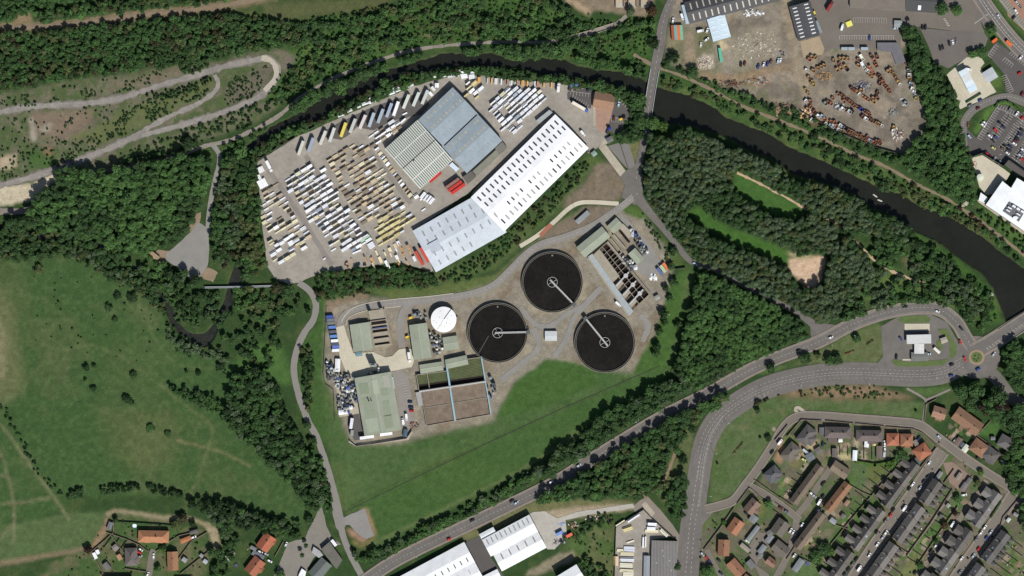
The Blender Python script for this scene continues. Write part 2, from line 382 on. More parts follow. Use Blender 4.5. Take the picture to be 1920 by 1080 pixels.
paint([(650, 955), (760, 900), (900, 840), (1050, 770), (1240, 690), (1258, 700), (1200, 745), (1090, 800), (1030, 845), (960, 890), (860, 945), (710, 1015), (690, 955)], (64, 92, 46), 2, 2, .7)
pline(((655, 950), (760, 898), (880, 845), (1000, 790), (1130, 735), (1240, 682)), 3, (58, 74, 42), 1, .8)
pline(((690, 1025), (760, 990), (850, 945), (960, 890), (1010, 860), (1080, 815)), 4, (120, 126, 84), 1, .55); pline(((686, 955), (698, 990), (700, 1008), (680, 1022), (660, 1015)), 6, (128, 116, 74), 2, .8)
paint([(675, 952), (690, 952), (706, 1002), (694, 1006)], (150, 126, 96), 2, 1, .8); paint([(650, 990), (662, 992), (690, 1012), (680, 1018), (655, 1004)], (158, 126, 104), 2, 1, .9)
pline(((625, 600), (615, 720), (630, 850), (645, 950)), 1.6, (52, 70, 40), 1, .7); pline(((1285, 505), (1262, 590), (1245, 680)), 4, (104, 120, 72), 1, .6)
paint(WORKS, (139, 131, 116), 3, 2); mw = pmask(WORKS, 3, 2); mixin((124, 110, 90), mw * st(N2, .5, .66) * .7); mixin((156, 146, 124), mw * st(N1, .52, .66) * .6)
paint([(690, 545), (800, 537), (930, 515), (985, 468), (1035, 425), (1080, 398), (1085, 404), (1030, 442), (990, 472), (940, 525), (850, 552), (740, 562)], (92, 104, 60), 3, 1); paint([(610, 560), (640, 548), (690, 548), (690, 560), (640, 570), (614, 590)], (132, 116, 96), 3, 1)
paint([(640, 550), (650, 545), (652, 556), (641, 558)], (168, 158, 136), 1, 0)
paint([(1110, 690), (1070, 678), (1020, 672), (965, 720), (930, 785), (1000, 770), (1120, 720)], (68, 96, 48), 3, 1); paint([(1185, 705), (1195, 680), (1225, 630), (1240, 590), (1262, 520), (1290, 505), (1270, 600), (1250, 690)], (70, 98, 48), 3, 1)
paint([(925, 750), (975, 700), (1005, 690), (1020, 672), (1060, 670), (1030, 662), (990, 660), (950, 690), (925, 715)], (140, 134, 118), 2, 1, .8)
paint([(1160, 388), (1190, 385), (1225, 420), (1250, 460), (1262, 500), (1285, 505), (1270, 475), (1240, 440), (1215, 405), (1200, 380)], (80, 98, 54), 2, 1); paint([(1163, 388), (1195, 388), (1215, 405), (1200, 412), (1172, 400)], (78, 102, 50), 2, 1)
paint([(600, 520), (700, 505), (820, 512), (900, 480), (960, 438), (1040, 372), (1095, 300), (1105, 290), (1120, 300), (1080, 360), (1010, 430), (930, 505), (820, 536), (690, 545), (600, 565)], (84, 98, 58), 4, 2, c2=(66, 88, 44))
paint([(1085, 400), (1045, 420), (1005, 445), (1010, 450), (1060, 440), (1110, 420), (1150, 390), (1120, 385), (1090, 388)], (122, 110, 94), 3, 1); paint([(1060, 395), (1060, 375), (1105, 335), (1120, 300), (1150, 310), (1175, 345), (1165, 370), (1150, 380), (1085, 378)], (124, 112, 96), 5, 2, c2=(112, 104, 78)); paint([(1098, 305), (1120, 292), (1132, 302), (1115, 312)], (82, 100, 54), 4, 1, .9)
paint([(1176, 270), (1200, 262), (1202, 272), (1193, 310), (1189, 300)], (112, 112, 74), 1, 1)
# wood clearings and parkland right of the works
paint([(1375, 322), (1400, 330), (1440, 352), (1480, 372), (1518, 396), (1490, 412), (1440, 398), (1400, 375), (1378, 352)], (68, 100, 48), 3, 1); paint([(1290, 398), (1310, 388), (1330, 404), (1365, 425), (1420, 445), (1480, 470), (1478, 500), (1450, 486), (1400, 466), (1345, 438), (1305, 410)], (68, 102, 46), 3, 1)
paint([(1478, 486), (1500, 482), (1548, 481), (1540, 520), (1527, 540), (1505, 534), (1480, 508)], (202, 174, 146), 3, 1); paint([(1495, 470), (1530, 482), (1500, 486), (1470, 476)], (170, 160, 120), 3, 1, .8)
m = paint([(1560, 440), (1640, 470), (1700, 520), (1760, 530), (1860, 545), (1880, 610), (1820, 590), (1740, 560), (1640, 560), (1600, 560)], (70, 96, 48), 6, 2); mixin((96, 108, 62), m * st(N1, .5, .66) * .6)
paint([(1660, 410), (1720, 440), (1800, 490), (1850, 540), (1875, 590), (1860, 600), (1810, 520), (1720, 455)], (66, 96, 44), 3, 1); paint([(1690, 480), (1722, 478), (1725, 500), (1700, 505)], (128, 116, 86), 6, 2, .6)
# banks of the wide river
paint([(1225, 130), (1330, 165), (1440, 213), (1530, 250), (1660, 310), (1770, 365), (1860, 425), (1990, 500), (1990, 520), (1840, 440), (1720, 385), (1600, 327), (1440, 255), (1345, 208), (1240, 165)], (68, 92, 48), 4, 2, c2=(88, 102, 58))
# scrap yard, depot and industrial ground, upper right
DIRT = [(1255, 40), (1262, -60), (1700, -60), (1720, 60), (1690, 95), (1705, 130), (1735, 195), (1735, 245), (1695, 288), (1640, 272), (1560, 240), (1500, 205), (1440, 190), (1370, 165), (1310, 140), (1250, 115)]
m = paint(DIRT, (134, 125, 111), 4, 2); mixin((114, 105, 93), m * st(N1, .47, .6) * .8); mixin((156, 140, 120), m * st(N2, .55, .68) * .6); mixin((100, 108, 70), m * st(N4, .55, .68) * .5)
paint([(1340, 80), (1460, 40), (1470, 100), (1400, 130), (1350, 130)], (158, 148, 130), 10, 2, .6); paint([(1308, 105), (1335, 100), (1342, 128), (1310, 130)], (182, 168, 150), 5, 1, .8); paint([(1345, 74), (1358, 76), (1366, 90), (1352, 92)], (196, 178, 142), 3, 1, .9)
paint([(1300, 135), (1380, 140), (1430, 128), (1480, 118), (1490, 125), (1420, 148), (1370, 160), (1310, 142)], (146, 124, 98), 4, 2, .8); paint([(1470, -20), (1482, 0), (1500, 100), (1520, 160), (1505, 190), (1490, 130), (1465, 20)], (150, 136, 114), 4, 1, .8)
paint([(1285, 60), (1300, 60), (1305, 110), (1285, 125)], (150, 132, 112), 4, 1, .8); paint([(1305, 50), (1330, 60), (1335, 95), (1308, 95)], (102, 104, 72), 5, 1, .7); paint([(1520, 235), (1500, 190), (1545, 210), (1560, 240)], (132, 108, 86), 6, 2, .7)
paint([(1055, -60), (1240, -60), (1222, 20), (1210, 32), (1140, 22), (1118, 18), (1105, 28), (1088, 20), (1060, 2)], (134, 120, 100), 3, 1)
paint([(1055, -10), (1110, 18), (1104, 28), (1090, 22), (1062, 4)], (170, 148, 120), 4, 1, .8)
# grass beside the main roads
RG = [(1330, 940), (1336, 850), (1352, 800), (1385, 765), (1440, 745), (1520, 748), (1640, 752), (1735, 755), (1733, 786), (1660, 780), (1560, 775), (1497, 776), (1445, 835), (1415, 880), (1370, 935), (1345, 948)]
m = paint(RG, (88, 103, 66), 2, 1); mixin((72, 96, 50), m * st(N1, .5, .62) * .6); mixin((112, 108, 78), m * st(N2, .56, .7) * .5)
paint([(1440, 742), (1500, 728), (1580, 720), (1640, 722), (1690, 738), (1720, 748), (1640, 750), (1520, 746)], (134, 113, 90), 5, 2, c2=(78, 92, 52)); paint([(1690, 728), (1790, 725), (1780, 735), (1735, 745)], (80, 102, 58), 1, 1)
paint([(1470, 690), (1545, 652), (1600, 622), (1640, 605), (1660, 612), (1655, 665), (1640, 688), (1580, 684), (1500, 682), (1440, 690), (1400, 700)], (96, 104, 68), 2, 1, c2=(80, 98, 54)); paint([(1380, 703), (1430, 690), (1480, 690), (1440, 700)], (78, 100, 54), 1, 1)
paint([(1688, 593), (1740, 591), (1746, 602), (1735, 606), (1692, 606)], (92, 108, 62), 1, 1); paint([(1756, 618), (1775, 618), (1792, 645), (1793, 665), (1780, 676), (1785, 660), (1778, 636), (1762, 626)], (90, 106, 62), 1, 1); paint([(1676, 672), (1705, 678), (1740, 676), (1780, 672), (1772, 684), (1740, 686), (1680, 686), (1672, 680)], (92, 108, 62), 1, 1); paint([(1755, 640), (1764, 634), (1768, 652), (1762, 660)], (90, 106, 62), 1, 1)
paint([(1310, 950), (1345, 965), (1325, 1010), (1300, 1040)], (92, 104, 66), 2, 1); paint([(1258, 850), (1290, 790), (1302, 800), (1295, 890), (1265, 960), (1235, 930)], (98, 104, 68), 4, 1, .8)
# bottom middle
paint([(860, 1000), (940, 965), (1000, 940), (1100, 935), (1180, 938), (1190, 950), (1080, 960), (990, 965), (900, 1010), (870, 1020)], (108, 108, 74), 2, 1); paint([(1020, 960), (1080, 950), (1190, 945), (1190, 955), (1050, 975)], (164, 148, 124), 2, 1)
m = paint([(1060, 1010), (1120, 965), (1150, 960), (1152, 1100), (1080, 1100)], (78, 98, 54), 4, 2); mixin((104, 104, 72), m * st(N1, .5, .62) * .6); paint([(1040, 1040), (1075, 1030), (1080, 1050), (1000, 1080), (980, 1080)], (150, 138, 116), 4, 1, .8)
# house gardens, lower right
EST = [(1350, 960), (1415, 915), (1450, 860), (1502, 790), (1560, 788), (1720, 797), (1780, 840), (1890, 925), (1990, 1000), (1990, 1140), (1320, 1140), (1310, 1010)]
m = paint(EST, (104, 100, 82), 1, 1); mixin((78, 98, 56), m * st(N1 * .5 + N3 * .5, .45, .56) * .85); mixin((132, 118, 100), m * st(N2, .55, .66) * .5)
for g, c in (([(1595, 865), (1640, 870), (1615, 920), (1585, 905)], (84, 106, 66)), ([(1600, 1000), (1660, 925), (1640, 915), (1590, 960), (1560, 1000), (1555, 1020), (1580, 1020)], (74, 104, 52)), ([(1500, 1040), (1535, 1048), (1560, 1060), (1540, 1090), (1480, 1090)], (86, 108, 64)),
  ([(1770, 965), (1800, 925), (1815, 935), (1780, 980)], (78, 106, 56)), ([(1740, 1000), (1765, 965), (1785, 985), (1755, 1025), (1725, 1010)], (76, 106, 54)), ([(1700, 1025), (1720, 1000), (1745, 1020), (1720, 1050)], (88, 112, 62)), ([(1690, 1070), (1715, 1030), (1740, 1045), (1715, 1090), (1680, 1090)], (112, 116, 74)),
  ([(1575, 900), (1590, 880), (1610, 895), (1590, 920)], (78, 102, 56)), ([(1450, 903), (1472, 908), (1458, 930), (1440, 922)], (82, 108, 60)), ([(1795, 790), (1830, 800), (1880, 790), (1865, 820), (1830, 815)], (72, 104, 52)), ([(1420, 930), (1440, 950), (1430, 970), (1412, 960)], (104, 108, 66)), ([(1545, 870), (1565, 872), (1565, 858), (1550, 852)], (92, 108, 62)),
  ([(1880, 1080), (1895, 1030), (1925, 1060), (1925, 1090)], (84, 104, 58)), ([(1630, 862), (1668, 870), (1650, 905), (1625, 900)], (96, 104, 60)), ([(1570, 832), (1590, 832), (1590, 850), (1572, 850)], (92, 112, 62)), ([(1632, 836), (1642, 836), (1640, 858), (1630, 856)], (84, 108, 58)), ([(1455, 800), (1470, 790), (1500, 792), (1475, 810)], (96, 104, 66)), ([(1800, 885), (1775, 862), (1768, 874), (1788, 892)], (84, 106, 60))): paint(g, c, 1.5, 1, .9)
paint([(1465, 835), (1495, 838), (1512, 848), (1500, 880), (1485, 878)], (116, 112, 74), 2, 1, .7); paint([(1520, 825), (1535, 825), (1530, 842), (1512, 840)], (184, 164, 128), 2, 1, .9); paint([(1462, 828), (1475, 822), (1465, 870), (1452, 862)], (168, 132, 104), 2, 1, .8); paint([(1780, 905), (1800, 880), (1820, 895), (1800, 925)], (138, 116, 98), 2, 1, .9)
paint([(1605, 800), (1612, 795), (1608, 850), (1600, 850)], (176, 166, 140), 1, 1, .9); paint([(1570, 850), (1600, 852), (1598, 862), (1572, 860)], (200, 184, 140), 1, 1, .8)
rg = random.Random(3); qs = [c[0] for c in ((g, 0) for g in ([(1585, 1010), (1690, 870)], [(1500, 1000), (1560, 1060)], [(1730, 1040), (1800, 930)], [(1660, 1080), (1740, 1010)], [(1450, 890), (1500, 940)], [(1380, 960), (1440, 1070)], [(1520, 830), (1660, 862)], [(1780, 800), (1880, 860)], [(1870, 1010), (1915, 1080)], [(1460, 800), (1520, 880)], [(1560, 960), (1600, 1000)]))]
for i in range(170):
    (a, b), (c, d) = qs[i % len(qs)]; t = rg.random(); u = a + (c - a) * t + rg.uniform(-14, 14); v = b + (d - b) * t + rg.uniform(-14, 14); l, w_ = rg.uniform(3, 9), rg.uniform(2.5, 6); e1, e2 = (.6 * l, -.8 * l), (.8 * w_, .6 * w_)
    paint([(u - e1[0] - e2[0], v - e1[1] - e2[1]), (u + e1[0] - e2[0], v + e1[1] - e2[1]), (u + e1[0] + e2[0], v + e1[1] + e2[1]), (u - e1[0] + e2[0], v - e1[1] + e2[1])], rg.choice([(82, 108, 60), (76, 104, 54), (110, 114, 72), (150, 138, 120), (164, 146, 122), (126, 112, 98), (92, 86, 76), (140, 118, 102)]), .6, 0, .85)
# upper-right retail verges
paint([(1755, -20), (1775, -20), (1780, 12), (1800, 20), (1820, 14), (1830, -20), (1836, 0), (1828, 25), (1805, 36), (1770, 34), (1750, 24)], (70, 98, 48), 2, 1); paint([(1776, -20), (1815, -20), (1816, 5), (1804, 22), (1785, 15)], (132, 118, 98), 1, 1)
paint([(1868, -10), (1880, 10), (1900, 40), (1925, 60), (1925, 70), (1890, 38), (1862, -5)], (76, 98, 52), 1, 1); paint([(1845, 52), (1868, 48), (1890, 72), (1925, 108), (1925, 120), (1875, 72), (1850, 66)], (72, 96, 50), 2, 1)
paint([(1825, 245), (1850, 205), (1868, 192), (1890, 190), (1915, 205), (1912, 213), (1885, 200), (1868, 200), (1845, 235), (1832, 252)], (84, 112, 54), 1, 1); paint([(1860, 130), (1880, 145), (1878, 160), (1860, 170), (1850, 162), (1865, 150)], (82, 104, 54), 2, 1); paint([(1815, 185), (1835, 175), (1840, 180), (1818, 194)], (76, 98, 54), 1, 1)
paint([(1835, 385), (1925, 440), (1925, 470), (1860, 425), (1830, 400)], (78, 104, 54), 3, 1)
GC *= (1 + (N3 - .5) * .5)[..., None]
# beds of the river and the burn are real hollows in the ground
RIVER = [(440, 290), (480, 257), (510, 237), (550, 217), (590, 193), (623, 168), (660, 157), (687, 147), (730, 130), (760, 123), (780, 115), (813, 107), (833, 98), (880, 103), (920, 98), (960, 113), (1027, 108), (1060, 112), (1080, 123), (1133, 133), (1167, 133), (1200, 147), (1243, 167), (1293, 180), (1343, 203), (1360, 220), (1393, 233), (1440, 250), (1483, 277), (1540, 300), (1597, 327), (1653, 354), (1687, 363), (1720, 383), (1773, 403), (1807, 420), (1840, 443), (1873, 470), (1920, 503), (2010, 560), (2010, 640), (1925, 625), (1890, 612), (1877, 577), (1863, 540), (1840, 510), (1807, 490), (1767, 457), (1733, 440), (1700, 427), (1673, 403), (1633, 390), (1597, 362), (1540, 340), (1487, 326), (1440, 292), (1403, 283), (1377, 262), (1327, 244), (1280, 234), (1250, 228), (1227, 214), (1217, 188), (1193, 168), (1160, 163), (1120, 153), (1050, 143), (1010, 137), (960, 124), (923, 128), (897, 125), (863, 123), (813, 133), (763, 138), (720, 160), (687, 173), (640, 188), (593, 227), (557, 230), (507, 257), (480, 278), (450, 300)]
BURN = [(-40, 425, 12), (10, 430, 12), (60, 441, 11), (130, 446, 8), (190, 463, 6), (230, 488, 6), (262, 512, 5), (292, 545, 6), (312, 570, 12), (326, 602, 13), (348, 626, 13), (382, 637, 24), (404, 612, 12), (424, 575, 16), (438, 535, 20), (447, 505, 20), (452, 478, 10), (459, 440, 10), (452, 400, 9), (444, 365, 6), (446, 320, 6), (450, 295, 8)]
bs = smooth(BURN, 4); bw = np.array([p[2] for p in bs]); A = offs(bs, -bw / 2); B = offs(bs, bw / 2); BURNPOLY = [tuple(x) for x in A] + [tuple(x) for x in B[::-1]]
wm = np.maximum(pmask(RIVER, 2.0, 1), pmask(BURNPOLY, 1.5, 1)); GZ = -2.2 * st(wm, .15, .85)
mixin((66, 58, 44), st(wm, .25, .6))
me = bpy.data.meshes.new('ground'); ny, nx = GU.shape; idx = np.arange(nx * ny).reshape(ny, nx)
fc = np.stack([idx[:-1, :-1], idx[:-1, 1:], idx[1:, 1:], idx[1:, :-1]], -1).reshape(-1, 4)
def fill(me, V, F, col=None):
    n = len(V); k = F.shape[1]; me.vertices.add(n); me.vertices.foreach_set('co', np.ascontiguousarray(V, np.float32).ravel())
    me.loops.add(F.size); me.loops.foreach_set('vertex_index', np.ascontiguousarray(F, np.int32).ravel())
    me.polygons.add(len(F)); me.polygons.foreach_set('loop_start', np.arange(0, F.size, k, dtype=np.int32))
    if col is not None:
        a = me.color_attributes.new('col', 'FLOAT_COLOR', 'POINT'); c = np.ones((n, 4), np.float32); c[:, :3] = col; a.data.foreach_set('color', c.ravel())
    me.update(calc_edges=True)
fill(me, np.stack([GXX, GYY, GZ], -1).reshape(-1, 3), fc, GC.reshape(-1, 3))
me.polygons.foreach_set('use_smooth', np.ones(len(fc), bool))
me.materials.append(mat('ground_cover', src='attr', noise=((.9, .26), (.2, .12)), rough=.95, spec=.1))
kind(link('ground', me), 'structure')
water = mat('river_water', (36, 38, 31), rough=.14, spec=.3, noise=((.05, .15), (.5, .1)), bump=.03)
burnw = mat('burn_water', (46, 47, 41), rough=.2, spec=.4, noise=((.2, .3), (1.2, .35)), bump=.3)
def waterplane(name, poly, m, z):
    q = np.array(poly); vs = [(*W(*p), z) for p in poly]; a = sum(vs[i][0] * vs[(i + 1) % len(vs)][1] - vs[(i + 1) % len(vs)][0] * vs[i][1] for i in range(len(vs)))
    me = bpy.data.meshes.new(name); me.from_pydata(vs if a > 0 else vs[::-1], [], [tuple(range(len(vs)))]); me.materials.append(m); kind(link(name, me), 'structure')
waterplane('river_water', [(430, 300), (440, 250), (500, 220), (580, 180), (680, 135), (780, 95), (900, 80), (1050, 95), (1250, 150), (1400, 220), (1600, 310), (1780, 390), (1930, 490), (2010, 550), (2010, 650), (1900, 635), (1850, 560), (1760, 475), (1600, 385), (1400, 300), (1240, 245), (1190, 185), (1050, 158), (950, 140), (800, 152), (700, 188), (600, 245), (500, 285)], water, -1.3)
A = offs(bs, -bw / 2 - 5); B = offs(bs, bw / 2 + 5); waterplane('burn_water', [tuple(x) for x in A[:-3]] + [tuple(x) for x in B[:-3][::-1]], burnw, -1.2)

# ================================================================ ROADS AND YARDS
tar = mat('asphalt', (112, 107, 102), noise=((.04, .1), (.2, .1), (1.5, .08))); tar2 = mat('old_asphalt', (113, 108, 102), noise=((.03, .1), (.15, .1), (1.2, .08)))
tard = mat('dark_asphalt', (92, 88, 85), noise=((.1, .1), (1.2, .08))); pav = mat('pavement_slabs', (136, 126, 116), noise=((.2, .1), (1.4, .06)))
conc = mat('yard_concrete', (153, 146, 135), noise=((.05, .16), (.3, .12), (1.4, .06))); concl = mat('pale_concrete', (196, 188, 166), noise=((.06, .09), (.5, .07)))
conc2 = mat('weathered_concrete', (176, 166, 148), noise=((.06, .12), (.5, .1))); grav = mat('grey_gravel', (140, 137, 131), noise=((.1, .08), (1.8, .12)))
track = mat('track_gravel', (140, 132, 120), noise=((.12, .14), (.7, .12))); dirtm = mat('dirt', (142, 124, 102), noise=((.15, .16), (.9, .1))); ballast = mat('railway_ballast', (132, 117, 96), noise=((.2, .12), (1.2, .14)))
TYARD = [(483, 303), (520, 280), (560, 255), (600, 238), (690, 198), (770, 164), (800, 155), (850, 142), (900, 142), (960, 150), (1040, 156), (1095, 166), (1110, 172), (1148, 178), (1154, 210), (1148, 235), (1135, 268), (1120, 278), (1104, 285), (1095, 275), (1020, 240), (945, 300), (880, 360), (780, 430), (815, 512), (780, 500), (740, 492), (690, 500), (650, 505), (600, 512), (560, 530), (540, 532), (515, 522), (502, 500), (494, 440), (487, 380)]
sheet('timber_yard_concrete', TYARD, conc, 2, .8)
sheet('timber_yard_tarmac', [(600, 250), (640, 228), (700, 200), (745, 185), (790, 175), (806, 196), (790, 215), (740, 225), (700, 245), (670, 238), (655, 252), (640, 262), (612, 258)], tard, 3, .6)
sheet('depot_tarmac', [(1063, 172), (1098, 166), (1112, 172), (1108, 204), (1074, 190), (1064, 186)], tard, 3)
sheet('visitor_car_park', [(1152, 190), (1166, 192), (1184, 205), (1184, 220), (1170, 232), (1168, 250), (1150, 250), (1138, 240), (1145, 222)], tard, 3, .4)
sheet('brick_forecourt', [(1112, 200), (1148, 208), (1140, 238), (1126, 250), (1118, 236)], mat('brick_paving', (164, 132, 114), noise=((.3, .1), (1.5, .08))), 4, .3)
sheet('concrete_ramp', [(1124, 279), (1136, 271), (1173, 320), (1163, 331)], conc2, 4); sheet('lorry_park', [(1139, 274), (1163, 267), (1180, 271), (1192, 312), (1180, 318), (1172, 312)], mat('smooth_asphalt', (124, 120, 116), noise=((.1, .06), (1, .05))), 3)
sheet('grey_apron', [(938, 298), (1000, 252), (1020, 240), (1035, 250), (960, 322), (890, 372), (885, 362)], mat('apron_concrete', (152, 142, 128), noise=((.1, .14), (.8, .1))), 3)  # apron between the warehouses, plain concrete in its own grey-brown
for a, b in (((573, 292), (640, 392)), ((640, 392), (690, 462)), ((503, 318), (560, 400)), ((560, 400), (622, 498)), ((688, 276), (770, 382))):
    ribbon('yard_lane', [a, b], 9, mat('lane_tarmac', (138, 131, 123), noise=((.1, .1), (1, .08))), 3, .6)
# roads: the pavement first, then the carriageway between raised kerbs
def road(name, pts, w, m, level=5, pv=0, pvl=None, pvr=None, amp=0):
    for sgn, k in ((-1, pvl if pvl is not None else pv), (1, pvr if pvr is not None else pv)):
        if k: ribbon('pavement', pts, k, pav, level + 4, off=sgn * ((w if not isinstance(pts[0], tuple) or len(pts[0]) < 3 else w) / 2 + k / 2 - .2), th=.12)
    return ribbon(name, pts, w, m, level, amp)
RA = [(680, 1092), (730, 1058), (780, 1031), (870, 988), (960, 945), (1040, 905), (1100, 867), (1180, 818), (1250, 777), (1330, 737), (1400, 697), (1450, 674), (1500, 655), (1545, 636), (1590, 612), (1635, 594), (1680, 582), (1730, 576), (1765, 582), (1793, 604), (1810, 632), (1822, 650)]
road('main_road', RA, 18, tar, 6, 4)
RB = [(1288, 1092), (1295, 1000), (1302, 950), (1309, 900), (1317, 850), (1328, 815), (1350, 782), (1385, 755), (1430, 730), (1480, 714), (1540, 703), (1600, 700), (1660, 702), (1720, 704), (1770, 698), (1808, 678)]
ribbon('main_road', [(*p, 42) for p in RB], 40, tar2, 3); road('main_road', RB, 29, tar, 4)
sheet('main_road', smooth([(1300, 960), (1345, 948), (1338, 960), (1318, 985), (1310, 1020), (1302, 1060)], 4, True), tar2, 3)
sheet('road_junction', [(1500, 648), (1521, 632), (1519, 612), (1545, 606), (1572, 610), (1600, 598), (1590, 616), (1545, 640), (1512, 656)], tar2, 5)
road('bridge_road', [(1830, 658), (1862, 640), (1890, 622), (1925, 600), (2010, 545)], 24, tar, 6, 5)
ribbon('main_road', [(1845, 690), (1864, 705), (1880, 725), (1895, 745), (1925, 765)], 24, tar2, 4)
sheet('roundabout_road', [(1831 + 44 * cos(t * pi / 24), 670 + 40 * sin(t * pi / 24)) for t in range(48)], tar2, 5); sheet('roundabout_road', [(1831 + 33 * cos(t * pi / 24), 670 + 30 * sin(t * pi / 24)) for t in range(48)], tar, 7)
sheet('station_forecourt', [(1652, 612), (1690, 590), (1742, 588), (1775, 604), (1796, 640), (1798, 670), (1780, 690), (1720, 694), (1650, 694), (1640, 690), (1655, 668)], tar2, 4, .3)
sheet('pump_apron', [(1696, 607), (1743, 607), (1743, 620), (1696, 620)], concl, 6)
for g in ([(1688, 593), (1736, 591), (1745, 598), (1742, 605), (1692, 606), (1684, 600)], [(1757, 617), (1776, 617), (1793, 648), (1794, 664), (1781, 675), (1780, 640), (1762, 624)], [(1675, 674), (1706, 679), (1738, 677), (1779, 673), (1770, 684), (1740, 687), (1682, 687), (1673, 680)], [(1755, 642), (1763, 634), (1768, 652), (1761, 659)]):
    sheet('grass_verge', g, mat('verge_grass', (92, 108, 62), noise=((.2, .15), (1.2, .15))), 7, .3)
sheet('pavement', [(1692, 673), (1740, 673), (1740, 676), (1692, 676)], concl, 8)
# link road past the river bridge
RF = [(1552, 632, 20), (1520, 604, 14), (1480, 578, 10), (1400, 538, 10), (1340, 505, 10), (1295, 489, 11), (1268, 458, 11), (1240, 424, 12), (1216, 396, 15), (1195, 366, 19), (1193, 335, 17), (1200, 300, 13), (1207, 265, 13), (1212, 240, 14), (1214, 216, 15), (1221, 170, 16), (1228, 130, 18), (1237, 85, 19), (1243, 45, 17), (1254, 10, 14), (1275, -25, 13)]
ribbon('link_road', RF, 12, tar, 6); sheet('road_junction', [(1163, 331), (1173, 320), (1181, 316), (1193, 312), (1206, 330), (1204, 380), (1190, 384), (1165, 370), (1172, 346)], tar, 5)
sheet('loading_apron', [(1122, 280), (1140, 268), (1150, 256), (1130, 262)], conc2, 4)
RG1 = [(1196, 362), (1175, 380), (1150, 398), (1110, 424), (1060, 444), (1015, 458), (985, 478), (955, 508), (925, 535), (890, 549), (850, 557), (800, 563), (740, 568), (690, 574), (660, 582), (642, 596), (637, 614)]
ribbon('works_road', RG1, 13, mat('works_asphalt', (140, 135, 128), noise=((.1, .08), (1, .07))), 5)
ribbon('works_road', [(776, 566), (760, 578), (751, 600), (751, 630), (754, 652)], 12.5, MATS['works_asphalt'], 5)
ribbon('kerb', [(640, 604), (648, 590), (662, 578), (690, 568), (740, 561), (800, 556), (850, 550)], 1.2, concl, 7, th=.1); ribbon('kerb', [(648, 610), (652, 598), (668, 588), (700, 580), (745, 575), (752, 574)], 1.2, concl, 7, th=.1)
ribbon('concrete_path', [(1160, 382), (1110, 379), (1085, 381), (1065, 392), (1040, 415), (1010, 440), (975, 462)], 8, concl, 4); sheet('red_paving', [(1010, 440), (1030, 418), (1037, 423), (1016, 444)], mat('red_paving', (164, 106, 84), noise=((.4, .1),)), 6)
sheet('works_yard', [(630, 614), (645, 610), (650, 628), (657, 645), (662, 662), (700, 660), (722, 670), (735, 668), (748, 655), (760, 653), (772, 655), (776, 678), (772, 688), (735, 696), (732, 698), (668, 710), (650, 700), (637, 668)], concl, 5, .3)
sheet('works_car_park', [(732, 698), (752, 692), (765, 705), (772, 745), (778, 800), (752, 806), (744, 745)], mat('works_parking', (142, 136, 128), noise=((.1, .08), (1, .07))), 4)
sheet('works_side_yard', [(652, 778), (672, 775), (684, 815), (688, 822), (664, 826), (652, 800)], tard, 4); sheet('works_side_yard', [(628, 705), (668, 705), (676, 775), (636, 782)], conc2, 4, .4)
ribbon('works_path', [(655, 826), (668, 834), (700, 830), (765, 822), (772, 808)], 6, conc2, 5, sm=False)
sheet('inlet_yard', [(1160, 395), (1185, 420), (1220, 460), (1246, 500), (1215, 520), (1188, 505), (1205, 480), (1190, 440), (1165, 415)], grav, 4, .6)
for pts, w in (([(975, 575), (1000, 605), (1030, 612), (1060, 590), (1090, 575)], 9), ([(1000, 615), (1010, 650), (980, 680), (940, 712)], 10), ([(1128, 538), (1100, 568), (1076, 596), (1062, 635), (1040, 668)], 10), ([(1200, 590), (1215, 610), (1205, 640)], 10)):
    ribbon('gravel_track', pts, w, grav, 3, 1.5)
# lanes, tracks and paths across the fields
RH = [(560, 530), (580, 545), (592, 568), (588, 598), (570, 625), (556, 658), (551, 695), (560, 740), (578, 790), (592, 815), (605, 850), (622, 905), (637, 965), (642, 1000), (655, 1035), (672, 1068), (690, 1100)]
ribbon('farm_lane', RH, 12, mat('lane_asphalt', (136, 131, 124), noise=((.1, .06), (1, .06))), 4, .5)
sheet('gravel_layby', [(640, 972), (662, 962), (684, 953), (696, 992), (702, 1004), (688, 1011), (676, 1006), (655, 984), (644, 985)], grav, 3, .5); sheet('lane_junction', [(622, 940), (640, 950), (648, 985), (640, 1000), (630, 990), (624, 965)], MATS['lane_asphalt'], 3, .5)
sheet('club_car_park', [(599, 948), (604, 952), (612, 985), (622, 1008), (640, 1020), (604, 1030), (585, 1050), (566, 1092), (510, 1092), (540, 1018), (556, 1012), (572, 1012), (580, 990), (592, 968)], mat('worn_tarmac', (134, 129, 119), noise=((.06, .12), (.8, .08))), 3, .8)
ribbon('gravel_path', [(400, 272), (411, 290), (410, 312), (404, 335), (396, 372), (391, 410), (390, 440)], 9, grav, 4, .5); sheet('gravel_yard', [(356, 436), (372, 416), (390, 428), (392, 470), (389, 500), (375, 520), (360, 528), (345, 512), (330, 500), (312, 488), (312, 476), (335, 456)], grav, 3, .8)
sheet('dirt_bank', [(355, 418), (362, 402), (378, 398), (376, 420), (372, 438), (356, 436)], dirtm, 2, 1.5); sheet('dirt_bank', [(282, 478), (296, 468), (318, 470), (310, 492), (290, 496)], dirtm, 2, 1.5); sheet('dirt_bank', [(375, 515), (392, 500), (408, 512), (400, 528), (382, 524)], dirtm, 2, 1.5)
ribbon('river_path', [(1175, 30), (1150, 48), (1110, 60), (1060, 74), (1010, 80), (960, 78), (890, 81), (830, 86), (770, 95), (710, 113), (650, 136), (605, 157), (560, 185), (520, 219), (470, 246), (430, 263), (380, 275), (340, 290)], 7, track, 3, 1.5)
